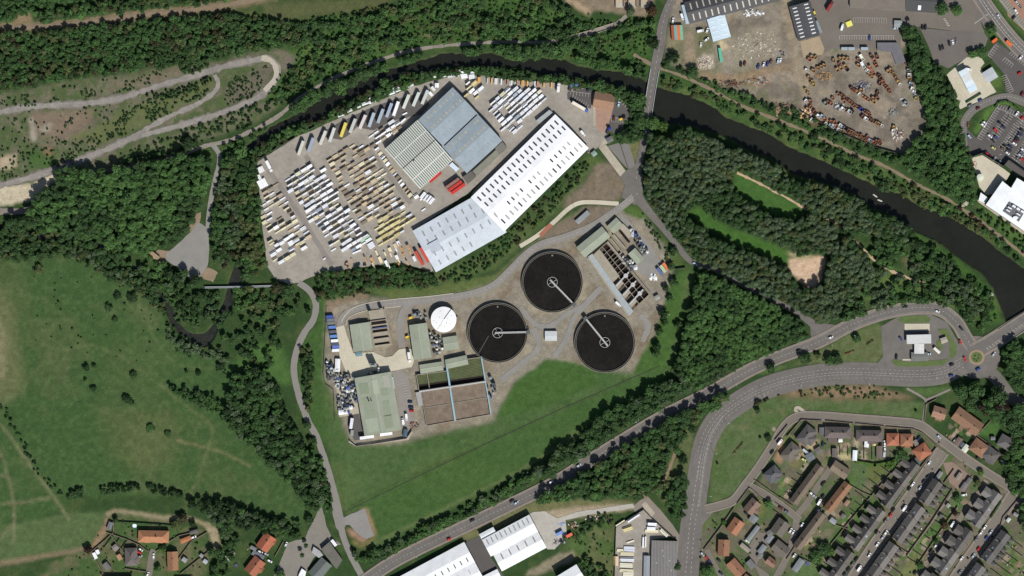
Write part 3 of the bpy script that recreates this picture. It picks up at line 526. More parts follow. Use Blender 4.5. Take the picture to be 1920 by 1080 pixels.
ribbon('railway_path', [(345, 288), (300, 298), (250, 311), (200, 320), (150, 322), (118, 340)], 8, mat('dark_ballast', (124, 110, 98), noise=((.3, .12), (1.2, .12))), 3, 1.2)
ribbon('railway_path', [(1188, 102), (1230, 125), (1275, 141), (1330, 166), (1390, 198), (1440, 218), (1520, 250), (1600, 288), (1660, 312), (1720, 346), (1780, 376), (1850, 424), (1925, 482)], 6, ballast, 3, 1.5)
ribbon('railway_path', [(-30, 52), (60, 51), (150, 44), (250, 30), (350, 20), (420, 10), (520, -10)], 9, ballast, 3, 2); ribbon('railway_path', [(-20, 396), (40, 396), (62, 388), (72, 372)], 12, mat('grey_track', (132, 122, 114), noise=((.2, .1),)), 3, 1)
ribbon('track_verge', [(-20, 214), (60, 200), (150, 195), (220, 185), (290, 163), (370, 140), (430, 122), (480, 112)], 15, mat('dark_gravel', (122, 115, 107), noise=((.1, .14), (.8, .14))), 2, 4); ribbon('track_verge', [(505, 168), (460, 194), (420, 210), (370, 226), (300, 245), (250, 258), (200, 280), (130, 308), (60, 332), (-20, 352)], 15, MATS['dark_gravel'], 2, 4); ribbon('haul_track', [(-20, 214), (60, 200), (150, 195), (220, 185), (290, 163), (370, 140), (430, 122), (480, 112), (502, 109), (516, 119), (522, 138), (511, 160), (490, 178), (460, 194), (420, 210), (370, 226), (300, 245), (250, 258), (200, 280), (130, 308), (60, 332), (-20, 352)], 10, mat('haul_gravel', (142, 136, 128), noise=((.05, .14), (.2, .14), (.9, .12))), 4, 2)
ribbon('haul_track', [(402, 140), (409, 155), (402, 172), (370, 195), (320, 217), (270, 244), (236, 264)], 9, MATS['haul_gravel'], 3, 2.5); ribbon('haul_track', [(490, 108), (508, 114), (518, 130), (514, 150), (496, 170)], 9, mat('pale_gravel', (182, 172, 156), noise=((.15, .1), (.8, .1))), 5, 1.5)
ribbon('footpath', [(1382, 324), (1420, 342), (1470, 368), (1512, 392), (1560, 415), (1582, 432), (1620, 468), (1655, 500), (1700, 520), (1735, 532)], 4.5, mat('sandy_path', (188, 162, 132), noise=((.3, .12),)), 3, 1.5)
ribbon('footpath', [(1700, 728), (1725, 742), (1736, 752), (1733, 772), (1731, 790)], 4.5, pav, 4); ribbon('footpath', [(1736, 750), (1755, 742), (1782, 730)], 4, pav, 4); ribbon('footpath', [(1240, 905), (1250, 890), (1262, 860), (1268, 835)], 6, mat('trodden_earth', (136, 116, 94), noise=((.3, .12),)), 3, 2); ribbon('footpath', [(1185, 880), (1198, 910), (1212, 935)], 4, MATS['trodden_earth'], 3, 1.5)
# retail park and industrial yards, upper right
sheet('industrial_yard', [(1500, -60), (1600, -60), (1720, -60), (1836, -60), (1852, 10), (1838, 40), (1846, 62), (1768, 56), (1725, 50), (1690, 48), (1688, 90), (1560, 92), (1548, 98), (1536, 100), (1520, 60)], mat('yard_asphalt', (116, 109, 100), noise=((.05, .1), (.8, .08))), 3, .5)
sheet('worn_slab', [(1500, 78), (1536, 68), (1546, 92), (1542, 102), (1506, 108)], mat('worn_slab', (166, 148, 122), noise=((.1, .1), (.9, .08))), 4)
sheet('upper_car_park', [(1725, 52), (1768, 57), (1843, 60), (1853, 72), (1846, 90), (1815, 108), (1778, 128), (1752, 118), (1740, 85)], mat('car_park_tarmac', (110, 104, 98), noise=((.05, .1), (.8, .08))), 4, .5)
RM = [(1828, -20), (1850, 14), (1876, 50), (1905, 84), (1940, 118)]
road('main_road', RM, 22, tar, 6, 4); sheet('road_junction', [(1836, 15), (1862, 26), (1880, 58), (1850, 58), (1840, 42), (1828, 36)], tar, 5)
sheet('forecourt_concrete', [(1775, 140), (1812, 108), (1838, 106), (1846, 118), (1838, 128), (1868, 172), (1835, 190), (1800, 205), (1795, 190), (1785, 160)], concl, 4, .4)
RR = [(1808, 278), (1805, 250), (1810, 225), (1825, 206), (1850, 192), (1878, 183), (1900, 184), (1930, 196)]
sheet('retail_car_park', [(1800, 262), (1812, 240), (1830, 258), (1868, 200), (1885, 196), (1912, 210), (1990, 240), (1990, 350), (1908, 330), (1880, 305), (1842, 288), (1820, 294), (1812, 280)], tard, 4, .3); road('retail_road', RR, 15, mat('retail_asphalt', (116, 111, 105), noise=((.1, .08), (1, .07))), 5, 0)
sheet('retail_car_park', [(1850, 100), (1868, 78), (1930, 122), (1990, 160), (1990, 200), (1930, 190), (1885, 172), (1884, 140)], tard, 4, .3); sheet('brick_car_park', [(1872, -40), (1990, -40), (1990, 70), (1925, 62), (1890, 30)], mat('brick_parking', (158, 122, 102), noise=((.2, .08), (1, .06))), 3); sheet('bay_paving', [(1872, 0), (1882, -8), (1925, 48), (1925, 60), (1900, 38)], mat('bay_blocks', (128, 124, 112), noise=((.2, .08),)), 5)
sheet('service_yard', [(1822, 296), (1842, 291), (1872, 310), (1884, 318), (1894, 326), (1888, 336), (1866, 362), (1850, 366), (1836, 350), (1828, 318)], concl, 4); sheet('footway_strip', [(1830, 376), (1838, 374), (1925, 432), (1925, 444)], conc2, 4)
# housing estate streets
est = mat('estate_asphalt', (120, 113, 103), noise=((.06, .09), (.9, .08)))
road('estate_street', [(1322, 955), (1350, 948), (1375, 938), (1396, 912), (1420, 880), (1445, 842), (1472, 798), (1498, 781), (1540, 780), (1607, 785), (1673, 790), (1722, 796), (1755, 818), (1807, 857), (1867, 897), (1912, 924), (1960, 960)], 12, est, 4, 3)
road('estate_street', [(1400, 908), (1440, 930), (1475, 955), (1500, 975)], 10, est, 5, 2); ribbon('estate_street', [(1492, 968), (1515, 940), (1545, 895), (1572, 858)], 12, est, 4); ribbon('estate_street', [(1494, 965), (1490, 1000), (1475, 1045), (1450, 1092)], 13, est, 4)
sheet('parking_court', [(1420, 998), (1445, 1000), (1432, 1030), (1418, 1060), (1440, 1075), (1450, 1090), (1430, 1090), (1400, 1030)], est, 3, .3)
TS1 = [(1768, 845), (1745, 878), (1692, 953), (1640, 1024), (1596, 1092)]; TS2 = [(1915, 908), (1893, 940), (1857, 993), (1823, 1040), (1786, 1094)]
road('terrace_street', TS1, 19, est, 5, 4); road('terrace_street', TS2, 19, est, 5, 4); sheet('street_corner', [(1880, 905), (1925, 915), (1925, 940), (1905, 950), (1884, 930)], est, 4)
ribbon('back_lane', [(1850, 900), (1838, 922), (1810, 958), (1780, 1000), (1745, 1042), (1715, 1092)], 10, mat('lane_earth', (130, 119, 105), noise=((.2, .1), (1, .1))), 3, 1); ribbon('back_lane', [(1702, 1042), (1720, 1015), (1752, 972), (1790, 918)], 3, pav, 3); sheet('garage_court', [(1768, 868), (1785, 866), (1824, 895), (1806, 922), (1780, 905)], mat('reddish_court', (140, 120, 106), noise=((.2, .1),)), 3, .5)
ribbon('estate_street', [(288, 1030), (283, 1050), (277, 1100)], 12, est, 4); ribbon('footpath', [(1498, 776), (1491, 768), (1496, 764), (1508, 772)], 6, conc2, 4); ribbon('drive', [(1358, 1090), (1335, 1050), (1325, 1030)], 9, est, 3)
# bottom industrial
sheet('depot_yard', [(1000, 960), (1022, 958), (1045, 972), (1080, 960), (1186, 944), (1190, 952), (1100, 966), (1060, 975), (1064, 1005), (1040, 1030), (1026, 1030), (990, 965)], mat('depot_concrete', (180, 175, 164), noise=((.05, .14), (.5, .1))), 4, .5); sheet('warehouse_yard', [(872, 1016), (900, 1005), (922, 1048), (940, 1072), (950, 1092), (905, 1092), (900, 1080)], tard, 3, .3)
sheet('pallet_yard', [(1154, 990), (1178, 972), (1207, 956), (1225, 972), (1258, 1006), (1224, 1012), (1220, 1092), (1152, 1092)], conc, 3); sheet('access_road', [(1186, 950), (1212, 928), (1240, 958), (1262, 985), (1275, 1005), (1275, 1092), (1268, 1092), (1270, 1012), (1258, 1006), (1222, 972), (1206, 956), (1190, 960)], mat('access_asphalt', (138, 128, 116), noise=((.1, .1),)), 3); sheet('pale_slab', [(1203, 946), (1210, 940), (1228, 962), (1220, 972)], conc2, 5)
sheet('brown_court', [(1112, 198), (1116, 196), (1118, 236), (1112, 236)], conc2, 4)
# ---------------------------------------------------------------- painted markings
dashes(RA, 0, 3, 4.5, .55); dashes(RA[13:20], 8, 40, 1, .35); dashes(RA[12:20], -8, 30, 2, .3)
for o in (-2.2, 2.2): dashes(RB[3:], o, 5, 2.5, .5)
dashes(RB[:5], -3.5, 4, 5, .7); dashes(RB[:6], 6, 4, 5, .6); dashes(RB[4:], -9, 3.5, 5, .5); dashes(RB[4:], 8.5, 3.5, 5, .5)
for i in range(46):                                          # hatching on the bend
    t = i / 45; k = np.array(smooth(RB[2:7], 1)); p = k[int(t * (len(k) - 1))]; stroke((p[0] + 6 - 2 * t, p[1]), (p[0] + 11 - 3 * t, p[1] - 3), .6)
dashes([(1850, 655), (1890, 628), (1925, 604)], -1.5, 4, 2.5, .7); dashes([(1850, 655), (1890, 628), (1925, 604)], 1.5, 4, 2.5, .7); dashes(RG1, 0, 4, 5, .6); dashes(RF[10:], 0, 4, 7, .5)
dashes(RM, -1, 5, 2, .9); dashes(RM, 3.5, 30, 1, .6); dashes(RM, -8, 30, 1, .6); dashes(RR, -1.5, 3, 3, .6); dashes(TS1, 0, 3, 14, .6); stroke((1827, 44), (1853, 26), 1)
for i in range(5): stroke((1769 + i * 1.9, 36 + i * 3.1), (1772.5 + i * 1.9, 35.2 + i * 3.1), 1.6)
bays((1574, 66), (1675, 66), 22, 8); bays((1600, 33), (1662, 34), 14, 10, .4); bays((1064, 170), (1110, 176), 8, 7); bays((1076, 178), (1104, 196), 7, 8, spine=False); bays((1158, 190), (1184, 212), 6, -7, spine=False); bays((1147, 220), (1172, 222), 6, 9)
bays((1833, 258), (1868, 202), 14, 9); bays((1870, 202), (1912, 222), 9, -8); bays((1858, 264), (1892, 216), 12, 8); bays((1858, 264), (1892, 216), 12, -8); bays((1880, 280), (1925, 216), 17, 9); bays((1880, 280), (1925, 216), 17, -9); bays((1904, 300), (1935, 256), 12, 9); bays((1904, 300), (1935, 256), 12, -9)
bays((1852, 104), (1866, 84), 5, 8); bays((1898, 95), (1930, 122), 9, 9); bays((1884, 108), (1900, 120), 4, 8); bays((1886, 140), (1900, 170), 8, 9); bays((1875, 0), (1925, 62), 16, -10); bays((762, 717), (772, 760), 9, 9, spine=False)
for i in range(5): stroke((1874 + i * 4.2, 290 - i * 8), (1877 + i * 4.2, 289 - i * 8), 1); stroke((1908 + i * 2, 237 - i * 3), (1911 + i * 2, 238.5 - i * 3), 1.2)
white = mat('road_paint', (196, 191, 182), noise=((.8, .12),))
kind(obj('road_markings', MARK, white), 'structure')
# ================================================================ TREES AND BUSHES
def foliage(name, src):
    m = bpy.data.materials.new(name); m.use_nodes = True; nt = m.node_tree; L = nt.links.new; b = nt.nodes['Principled BSDF']
    b.inputs['Roughness'].default_value = .75; b.inputs['Specular IOR Level'].default_value = .15
    if src == 'object': base = nn(nt, 'ShaderNodeObjectInfo').outputs['Color']
    else:
        a = nn(nt, 'ShaderNodeAttribute'); a.attribute_name = 'col'; base = a.outputs['Color']
    g = nn(nt, 'ShaderNodeNewGeometry'); fac = None
    for sc, am in ((.45, .28), (2.2, .35)):
        n = nn(nt, 'ShaderNodeTexNoise'); n.inputs['Scale'].default_value = sc; n.inputs['Detail'].default_value = 2; L(g.outputs['Position'], n.inputs['Vector'])
        mr = nn(nt, 'ShaderNodeMapRange'); L(n.outputs['Fac'], mr.inputs['Value']); mr.inputs['From Min'].default_value = .3; mr.inputs['From Max'].default_value = .7
        mr.inputs['To Min'].default_value = 1 - am; mr.inputs['To Max'].default_value = 1 + am
        if fac is None: fac = mr.outputs[0]
        else:
            mu = nn(nt, 'ShaderNodeMath', operation='MULTIPLY'); L(fac, mu.inputs[0]); L(mr.outputs[0], mu.inputs[1]); fac = mu.outputs[0]
    v = nn(nt, 'ShaderNodeVectorMath', operation='SCALE'); L(base, v.inputs[0]); L(fac, v.inputs['Scale']); L(v.outputs[0], b.inputs['Base Color'])
    tl = nn(nt, 'ShaderNodeBsdfTranslucent'); mx = nn(nt, 'ShaderNodeMixShader'); mx.inputs[0].default_value = .38; L(v.outputs[0], tl.inputs[0]); L(b.outputs[0], mx.inputs[1]); L(tl.outputs[0], mx.inputs[2]); L(mx.outputs[0], nt.nodes['Material Output'].inputs[0])
    return m
FOL1 = foliage('leaves', 'object'); FOLM = foliage('massed_leaves', 'attr'); BARK = mat('bark', (96, 82, 68), noise=((3, .25),))
def ico():
    t = (1 + 5 ** .5) / 2; v = np.array([(-1, t, 0), (1, t, 0), (-1, -t, 0), (1, -t, 0), (0, -1, t), (0, 1, t), (0, -1, -t), (0, 1, -t), (t, 0, -1), (t, 0, 1), (-t, 0, -1), (-t, 0, 1)], float)
    v /= np.linalg.norm(v[0]); f = [(0, 11, 5), (0, 5, 1), (0, 1, 7), (0, 7, 10), (0, 10, 11), (1, 5, 9), (5, 11, 4), (11, 10, 2), (10, 7, 6), (7, 1, 8), (3, 9, 4), (3, 4, 2), (3, 2, 6), (3, 6, 8), (3, 8, 9), (4, 9, 5), (2, 4, 11), (6, 2, 10), (8, 6, 7), (9, 8, 1)]
    return v, np.array(f)
ICV, ICF = ico()
def crown(seed, n, lobes=7, flat=.85, spread=.52, size=(.11, .21), up=0.0, core=.6, lr=(.34, .52)):
    """leaf-clump quads spread over several lobes; unit crown radius, base of crown at z=0."""
    r = np.random.default_rng(seed); cs = [np.array([0, 0, .75 * flat + up])]; rad = [.62]
    for i in range(lobes):
        a = 2 * pi * i / lobes + r.uniform(-.5, .5); e = r.uniform(.0, .75); d = spread * r.uniform(.8, 1.2)
        cs.append(np.array([cos(a) * d, sin(a) * d, (.5 + .5 * e) * flat + up * r.uniform(.2, .9)])); rad.append(r.uniform(*lr))
    w = np.array(rad) ** 2; w /= w.sum(); k = r.choice(len(cs), n, p=w); d = r.normal(size=(n, 3)); d[:, 2] = np.abs(d[:, 2]) * 1.2 - .35; d /= np.linalg.norm(d, axis=1)[:, None]
    C = np.array(cs)[k]; R = np.array(rad)[k][:, None] * r.uniform(.86, 1.06, (n, 1)); p = C + d * R * np.array([1, 1, flat + up * .5])
    nrm = d + r.normal(size=(n, 3)) * .45; nrm[:, 2] += .3; nrm /= np.linalg.norm(nrm, axis=1)[:, None]
    t = np.cross(nrm, r.normal(size=(n, 3))); t /= np.linalg.norm(t, axis=1)[:, None]; b = np.cross(nrm, t)
    s = r.uniform(*size, (n, 1)); q = s * r.uniform(.6, 1.0, (n, 1))
    V = np.stack([p - t * s - b * q * .3, p - b * q, p + t * s, p + b * q], 1).reshape(-1, 3); F = np.arange(4 * n).reshape(n, 4)
    if core:                                                   # the shaded inner mass of twigs and leaves, as more quads
        for c, rr in zip(cs, rad):
            v = c + ICV * rr * core * np.array([1, 1, flat]); o = len(V); V = np.concatenate([V, v])
            F = np.concatenate([F, np.stack([ICF[:, 0], ICF[:, 1], ICF[:, 2], ICF[:, 2]], 1) + o]) if False else F
            T.setdefault(seed, []).append(ICF + o)
    return V, F
T = {}
def trunk_mesh():
    m = MB(); m.cyl(0, 0, -.2, .55, .085, 7, .06); m.cyl(0, 0, .5, .95, .06, 7, .03)
    for i in range(4):
        a = i * 1.6 + .3; m.tube((0, 0, .45 + .06 * i), (.33 * cos(a), .33 * sin(a), .85 + .04 * i), .028, 5)
    return m.mesh('trunk', BARK)
TRUNK = trunk_mesh()
class Proto:
    def __init__(s, name, seed, n, **k):
        s.V, s.F = crown(seed, n, **k); s.T = np.concatenate(T[seed]) if seed in T else np.zeros((0, 3), int); s.name = name; s.me = None
    def tris(s):
        return np.concatenate([s.F[:, [0, 1, 2]], s.F[:, [0, 2, 3]], s.T])
    def mesh(s):
        if s.me is None:
            s.me = bpy.data.meshes.new(s.name); fill(s.me, s.V, s.tris()); s.me.materials.append(FOL1)
        return s.me
BROAD = [Proto('crown', 10 + i, 290, lobes=7 + i % 3, flat=.8 + .05 * (i % 3)) for i in range(5)]
ROUGH = [Proto('crown', 30 + i, 150, lobes=6, spread=.6, size=(.15, .27), flat=.7, lr=(.28, .45)) for i in range(4)]
POP = [Proto('crown', 50 + i, 210, lobes=6 + i, spread=.52, size=(.1, .2), up=.25, flat=.9) for i in range(4)]
BUSH = [Proto('bush', 70 + i, 60, lobes=4, spread=.5, size=(.2, .34), flat=.75) for i in range(4)]
FINE = [Proto('crown', 90 + i, 420, lobes=11, spread=.6, size=(.07, .15), flat=.75, lr=(.26, .4)) for i in range(3)]

G = dict(bright=(93, 127, 72), green=(82, 114, 66), deep=(75, 102, 62), dark=(56, 78, 48), olive=(102, 113, 72), grey=(101, 120, 88), brown=(82, 84, 58), copper=(66, 52, 44), lime=(94, 124, 60), rust=(92, 74, 54))
TREES = []          # (u, v, r px, height m, proto list, colour, wood name)
KEEP = []           # polygons that stay clear of trees
def wood(name, poly, sp, r, h, pr, cols, dens=1.0, thr=None, edge=0, seed=None):
    """fill a pixel polygon with trees about sp pixels apart."""
    rr = np.random.default_rng(len(TREES) + 13); q = np.array(poly, float); x0, y0 = q.min(0); x1, y1 = q.max(0)
    nx = int((x1 - x0) / sp) + 2; ny = int((y1 - y0) / (sp * .866)) + 2
    I, J = np.meshgrid(np.arange(nx), np.arange(ny)); U = x0 + (I + .5 * (J % 2)) * sp; V = y0 + J * sp * .866
    U = U + rr.uniform(-.38, .38, U.shape) * sp; V = V + rr.uniform(-.38, .38, V.shape) * sp
    m = inside(poly, U, V) & (rr.random(U.shape) < dens)
    if thr is not None: m &= fbm(U * .03 + 3, V * .03 + 8, 4) > thr
    for kp in KEEP: m &= ~inside(kp, U, V)
    m &= (U > -25) & (U < 1945) & (V > -25) & (V < 1105)
    cn = fbm(U * .02 + 40, V * .02 + 77, 3)
    for u, v, c in zip(U[m], V[m], cn[m]):
        R = rr.uniform(*r) * (.85 if rr.random() < .3 else 1); H = rr.uniform(*h)
        k = int(np.clip((c - .36) / .28 + rr.normal() * .28, 0, .999) * len(cols))
        TREES.append((u, v, R, H * (1.08 if pr is BROAD else 1.0), pr, cols[k], name))
# things the crowns must not cover
for nm_, P_, w_ in ((0, RA, 20), (0, RB, 36), (0, RF[8:], 15), (0, RH, 12), (0, RG1, 15), (0, [(345, 288), (300, 298), (250, 311), (200, 320), (150, 322)], 4)):
    A_ = offs(smooth(P_, 5), -w_ / 2); B_ = offs(smooth(P_, 5), w_ / 2); KEEP.append([tuple(x) for x in A_] + [tuple(x) for x in B_[::-1]])
KEEP.append([(u, v) for u, v in RIVER]); KEEP.append([(306, 570), (320, 572), (335, 610), (372, 628), (398, 622), (398, 646), (362, 646), (326, 610)]); KEEP.append([(408, 590), (420, 555), (438, 500), (458, 500), (446, 540), (428, 585)])
for P_, w_ in (([(1175, 30), (1150, 48), (1110, 60), (1060, 74), (1010, 80), (960, 78), (890, 81), (830, 86), (770, 95), (710, 113), (650, 136), (605, 157), (560, 185), (520, 219), (470, 246), (430, 263), (380, 275)], 9), ([(1188, 102), (1230, 125), (1275, 141), (1330, 166), (1390, 198), (1440, 218), (1520, 250), (1600, 288), (1660, 312), (1720, 346), (1780, 376), (1850, 424), (1925, 482)], 7),
    ([(1382, 324), (1420, 342), (1470, 368), (1512, 392), (1560, 415), (1582, 432), (1620, 468), (1655, 500), (1700, 520)], 7), ([(1240, 905), (1250, 890), (1262, 860), (1268, 835)], 7), ([(405, 262), (411, 290), (410, 312), (404, 335), (396, 372), (391, 410), (390, 440)], 12), ([(375, 540), (490, 537)], 8)):
    A_ = offs(smooth(P_, 5), -w_ / 2); B_ = offs(smooth(P_, 5), w_ / 2); KEEP.append([tuple(x) for x in A_] + [tuple(x) for x in B_[::-1]])
KEEP += [TYARD, [(1372, 320), (1400, 330), (1440, 352), (1480, 372), (1520, 398), (1490, 417), (1440, 404), (1400, 382), (1374, 356)], [(1288, 398), (1310, 388), (1330, 404), (1365, 423), (1420, 442), (1480, 468), (1476, 503), (1450, 493), (1400, 473), (1340, 445), (1300, 416)], [(1474, 482), (1500, 478), (1553, 478), (1547, 520), (1530, 545), (1502, 541), (1476, 512)], [(356, 436), (372, 416), (392, 428), (392, 500), (375, 520), (360, 528), (345, 512), (330, 500), (312, 488), (312, 476), (335, 456)]]
wood('shrubby wood beside the old railway', [(-20, 58), (60, 62), (150, 53), (250, 40), (330, 34), (420, 30), (480, 33), (560, 47), (570, 84), (480, 96), (400, 114), (340, 124), (230, 136), (150, 148), (60, 163), (-20, 174)], 9, (4.8, 8.2), (4.5, 8), ROUGH, [G['deep'], G['olive'], G['green'], G['deep'], G['brown'], G['green']])
wood('wood above the old railway', [(66, 26), (140, 13), (230, 1), (300, -15), (490, -15), (380, 10), (250, 23), (150, 36), (75, 42)], 9, (5, 8), (5, 8), ROUGH, [G['deep'], G['green'], G['olive'], G['bright']])
wood('wood in the top corner', [(-15, -15), (220, -15), (140, 5), (60, 18), (28, 40), (-15, 44)], 9, (5, 8), (5, 8), ROUGH, [G['deep'], G['green'], G['green']])
wood('scrub along the top of the river slope', [(560, 48), (700, 25), (800, 0), (1000, -15), (1058, 8), (1090, 40), (1120, 30), (1165, 42), (1225, 36), (1226, 100), (1210, 140), (1190, 140), (1130, 128), (1075, 112), (1060, 84), (960, 72), (830, 80), (760, 94), (690, 112), (640, 128), (590, 145), (540, 180), (500, 210), (560, 110)], 10, (5, 9.5), (3.5, 7.5), ROUGH, [G['deep'], G['green'], G['bright'], G['olive'], G['green']], .9, .47)
wood('scrub along the top of the river slope', [(480, 40), (560, 40), (760, 4), (1000, -15), (1090, 40), (1226, 36), (1210, 145), (1060, 110), (960, 78), (760, 92), (600, 150), (520, 200), (560, 100)], 8, (2.6, 5), (1.5, 3.2), BUSH, [G['green'], G['bright'], G['bright'], G['olive']], .75)
wood('leaning riverbank trees across from the depot', [(590, 172), (650, 148), (700, 124), (770, 106), (850, 93), (940, 88), (1030, 88), (1060, 100), (1130, 116), (1195, 128), (1212, 140), (1208, 152), (1170, 138), (1130, 138), (1080, 128), (1055, 116), (960, 117), (920, 102), (880, 107), (835, 103), (800, 113), (760, 127), (700, 148), (640, 168), (595, 196), (555, 218), (545, 208)], 11, (7, 11), (6, 9.5), BROAD, [G['deep'], G['green'], G['bright'], G['green']], .9, .4)
wood('riverbank below the old path', [(420, 275), (470, 252), (520, 226), (590, 178), (545, 218), (480, 258), (440, 290)], 10, (4, 7), (3, 6), ROUGH, [G['green'], G['deep'], G['bright']], .7)
wood('riverbank fringe behind the timber yard', [(445, 305), (480, 278), (507, 257), (557, 231), (593, 229), (637, 208), (687, 174), (720, 160), (763, 139), (813, 134), (863, 124), (923, 129), (1010, 138), (1050, 144), (1120, 155), (1165, 165), (1195, 172), (1210, 200), (1205, 235), (1190, 245), (1172, 228), (1186, 212), (1165, 190), (1150, 176), (1095, 164), (1040, 154), (960, 148), (900, 140), (850, 139), (800, 150), (690, 193), (600, 234), (560, 250), (520, 274), (483, 302), (460, 330)], 8.5, (4, 8), (3.5, 7.5), ROUGH, [G['deep'], G['green'], G['brown'], G['green'], G['bright']], .95)
wood('trees between the forecourt and the river road', [(1150, 262), (1170, 246), (1186, 222), (1200, 226), (1210, 245), (1206, 262), (1180, 268), (1165, 266)], 10, (6, 9), (5, 8), BROAD, [G['deep'], G['green']])
wood('wood left of the gravel yard', [(50, 402), (70, 372), (100, 346), (106, 318), (150, 316), (200, 322), (250, 314), (300, 302), (345, 292), (392, 292), (394, 340), (374, 396), (352, 436), (318, 462), (280, 470), (272, 480), (232, 484), (200, 457), (130, 438), (60, 430), (20, 424), (15, 412)], 11.5, (6.5, 10.5), (7.5, 11), BROAD, [G['deep'], G['green'], G['bright'], G['green'], G['bright']])
wood('belt between the gravel path and the yard', [(415, 285), (450, 290), (483, 305), (487, 380), (494, 440), (502, 500), (490, 515), (465, 522), (440, 515), (460, 470), (466, 430), (455, 380), (448, 330), (425, 320), (412, 330)], 10, (5.5, 9), (6, 9), BROAD, [G['deep'], G['green'], G['bright'], G['olive']])
wood('belt beside the gravel path', [(406, 345), (425, 325), (445, 350), (446, 400), (450, 440), (436, 480), (416, 508), (402, 490), (396, 440), (398, 395)], 9.5, (5, 8), (5, 8), ROUGH, [G['green'], G['brown'], G['deep'], G['grey']])
wood('fine-leaved wood below the burn', [(-20, 436), (60, 454), (130, 458), (190, 474), (225, 500), (262, 525), (300, 556), (318, 590), (300, 590), (262, 552), (200, 520), (150, 492), (100, 482), (40, 490), (-20, 486)], 9, (4.5, 7.5), (4.5, 7), ROUGH, [G['deep'], G['grey'], G['olive'], G['deep']])
wood('trees round the burn loop', [(262, 500), (285, 482), (312, 494), (345, 520), (372, 534), (385, 548), (430, 545), (412, 575), (396, 600), (372, 615), (345, 605), (330, 580), (300, 548)], 10, (4.5, 8), (4, 8), ROUGH, [G['deep'], G['green'], G['grey'], G['bright']], .8)
wood('trees round the burn loop', [(450, 520), (480, 545), (530, 542), (565, 556), (572, 572), (540, 590), (522, 612), (524, 650), (512, 680), (490, 694), (470, 690), (440, 660), (418, 640), (432, 590)], 10.5, (5, 9), (4, 8), ROUGH, [G['deep'], G['green'], G['olive'], G['bright']], .46)
wood('trees round the burn loop', [(310, 600), (330, 625), (372, 652), (410, 650), (440, 680), (400, 676), (350, 665), (315, 640)], 9, (4, 6.5), (3, 6), ROUGH, [G['green'], G['deep'], G['grey']], .8)
wood('wood on the meadow edge', [(440, 705), (480, 690), (506, 704), (520, 735), (538, 775), (564, 822), (588, 860), (602, 905), (606, 940), (590, 962), (574, 940), (545, 905), (515, 880), (480, 845), (445, 815), (420, 775), (428, 740)], 10.5, (6, 10), (6, 9.5), BROAD, [G['deep'], G['grey'], G['green'], G['dark'], G['green']])
wood('wood on the meadow edge', [(312, 722), (345, 728), (380, 738), (420, 745), (430, 790), (405, 778), (370, 760), (330, 740)], 9, (4, 7), (4, 7), ROUGH, [G['deep'], G['green']], .9)
wood('wood beside the farm lane', [(585, 800), (598, 850), (615, 900), (628, 945), (612, 960), (600, 900), (584, 850)], 9, (4, 7), (4, 7), ROUGH, [G['green'], G['deep'], G['brown']], .8)
wood('wood behind the bungalows', [(352, 944), (400, 938), (470, 955), (530, 974), (568, 984), (566, 1008), (536, 1012), (500, 1000), (480, 985), (440, 990), (420, 1015), (408, 990), (385, 962)], 9.5, (5, 8.5), (5, 8.5), BROAD, [G['deep'], G['green'], G['grey'], G['dark']])
wood('wood behind the bungalows', [(412, 1010), (440, 1000), (452, 1020), (440, 1050), (420, 1090), (395, 1090), (405, 1040)], 10, (5, 8), (4, 7), BROAD, [G['green'], G['deep']], .85)
wood('shrubby bank below the timber yard', [(590, 520), (625, 505), (690, 503), (760, 500), (815, 516), (825, 530), (790, 540), (700, 540), (640, 556), (600, 566), (588, 545)], 8.5, (4, 8), (3, 6.5), ROUGH, [G['deep'], G['green'], G['brown'], G['green']], .95)
wood('shrubby bank below the white warehouse', [(822, 520), (880, 492), (945, 445), (1020, 374), (1085, 312), (1102, 300), (1108, 316), (1060, 370), (1000, 432), (940, 488), (880, 525), (835, 532)], 7, (2.6, 5.5), (1.6, 4), BUSH, [G['green'], G['olive'], G['deep'], G['brown']], .72)
wood('hedge belt left of the works', [(566, 640), (584, 652), (588, 700), (586, 760), (574, 782), (566, 760), (572, 700), (562, 665)], 8, (4, 6.5), (4, 6.5), ROUGH, [G['deep'], G['dark'], G['olive']], .9)
wood('roadside hedge belt', [(640, 1018), (675, 1040), (720, 1028), (790, 990), (850, 965), (900, 935), (960, 905), (1000, 885), (1012, 892), (960, 928), (900, 955), (860, 975), (770, 1018), (700, 1058), (672, 1062), (664, 1040)], 9.5, (4.5, 8.5), (4, 7.5), ROUGH, [G['green'], G['deep'], G['grey'], G['bright']], .95)
wood('roadside tree row', [(1000, 885), (1035, 862), (1042, 838), (1085, 830), (1098, 800), (1140, 772), (1200, 738), (1250, 714), (1330, 700), (1380, 690), (1310, 724), (1240, 762), (1190, 792), (1150, 818), (1100, 850), (1030, 893), (1008, 898)], 10.5, (6.5, 10), (7, 10), BROAD, [G['deep'], G['grey'], G['green'], G['deep']])
wood('wood inside the road bend', [(1150, 838), (1162, 812), (1200, 798), (1260, 770), (1330, 740), (1368, 718), (1362, 745), (1348, 762), (1330, 772), (1310, 782), (1300, 795), (1275, 806), (1270, 850), (1254, 880), (1250, 912), (1232, 925), (1200, 932), (1100, 936), (1010, 940), (1000, 928), (1060, 890), (1110, 862)], 10.5, (6, 10), (5.5, 9.5), BROAD, [G['deep'], G['green'], G['bright'], G['olive'], G['green']], 1, None)
wood('copse between footpath and main road', [(1266, 895), (1282, 890), (1291, 905), (1288, 960), (1278, 985), (1262, 965), (1248, 945), (1256, 915)], 10, (6, 9), (6, 9), BROAD, [G['deep'], G['green']])
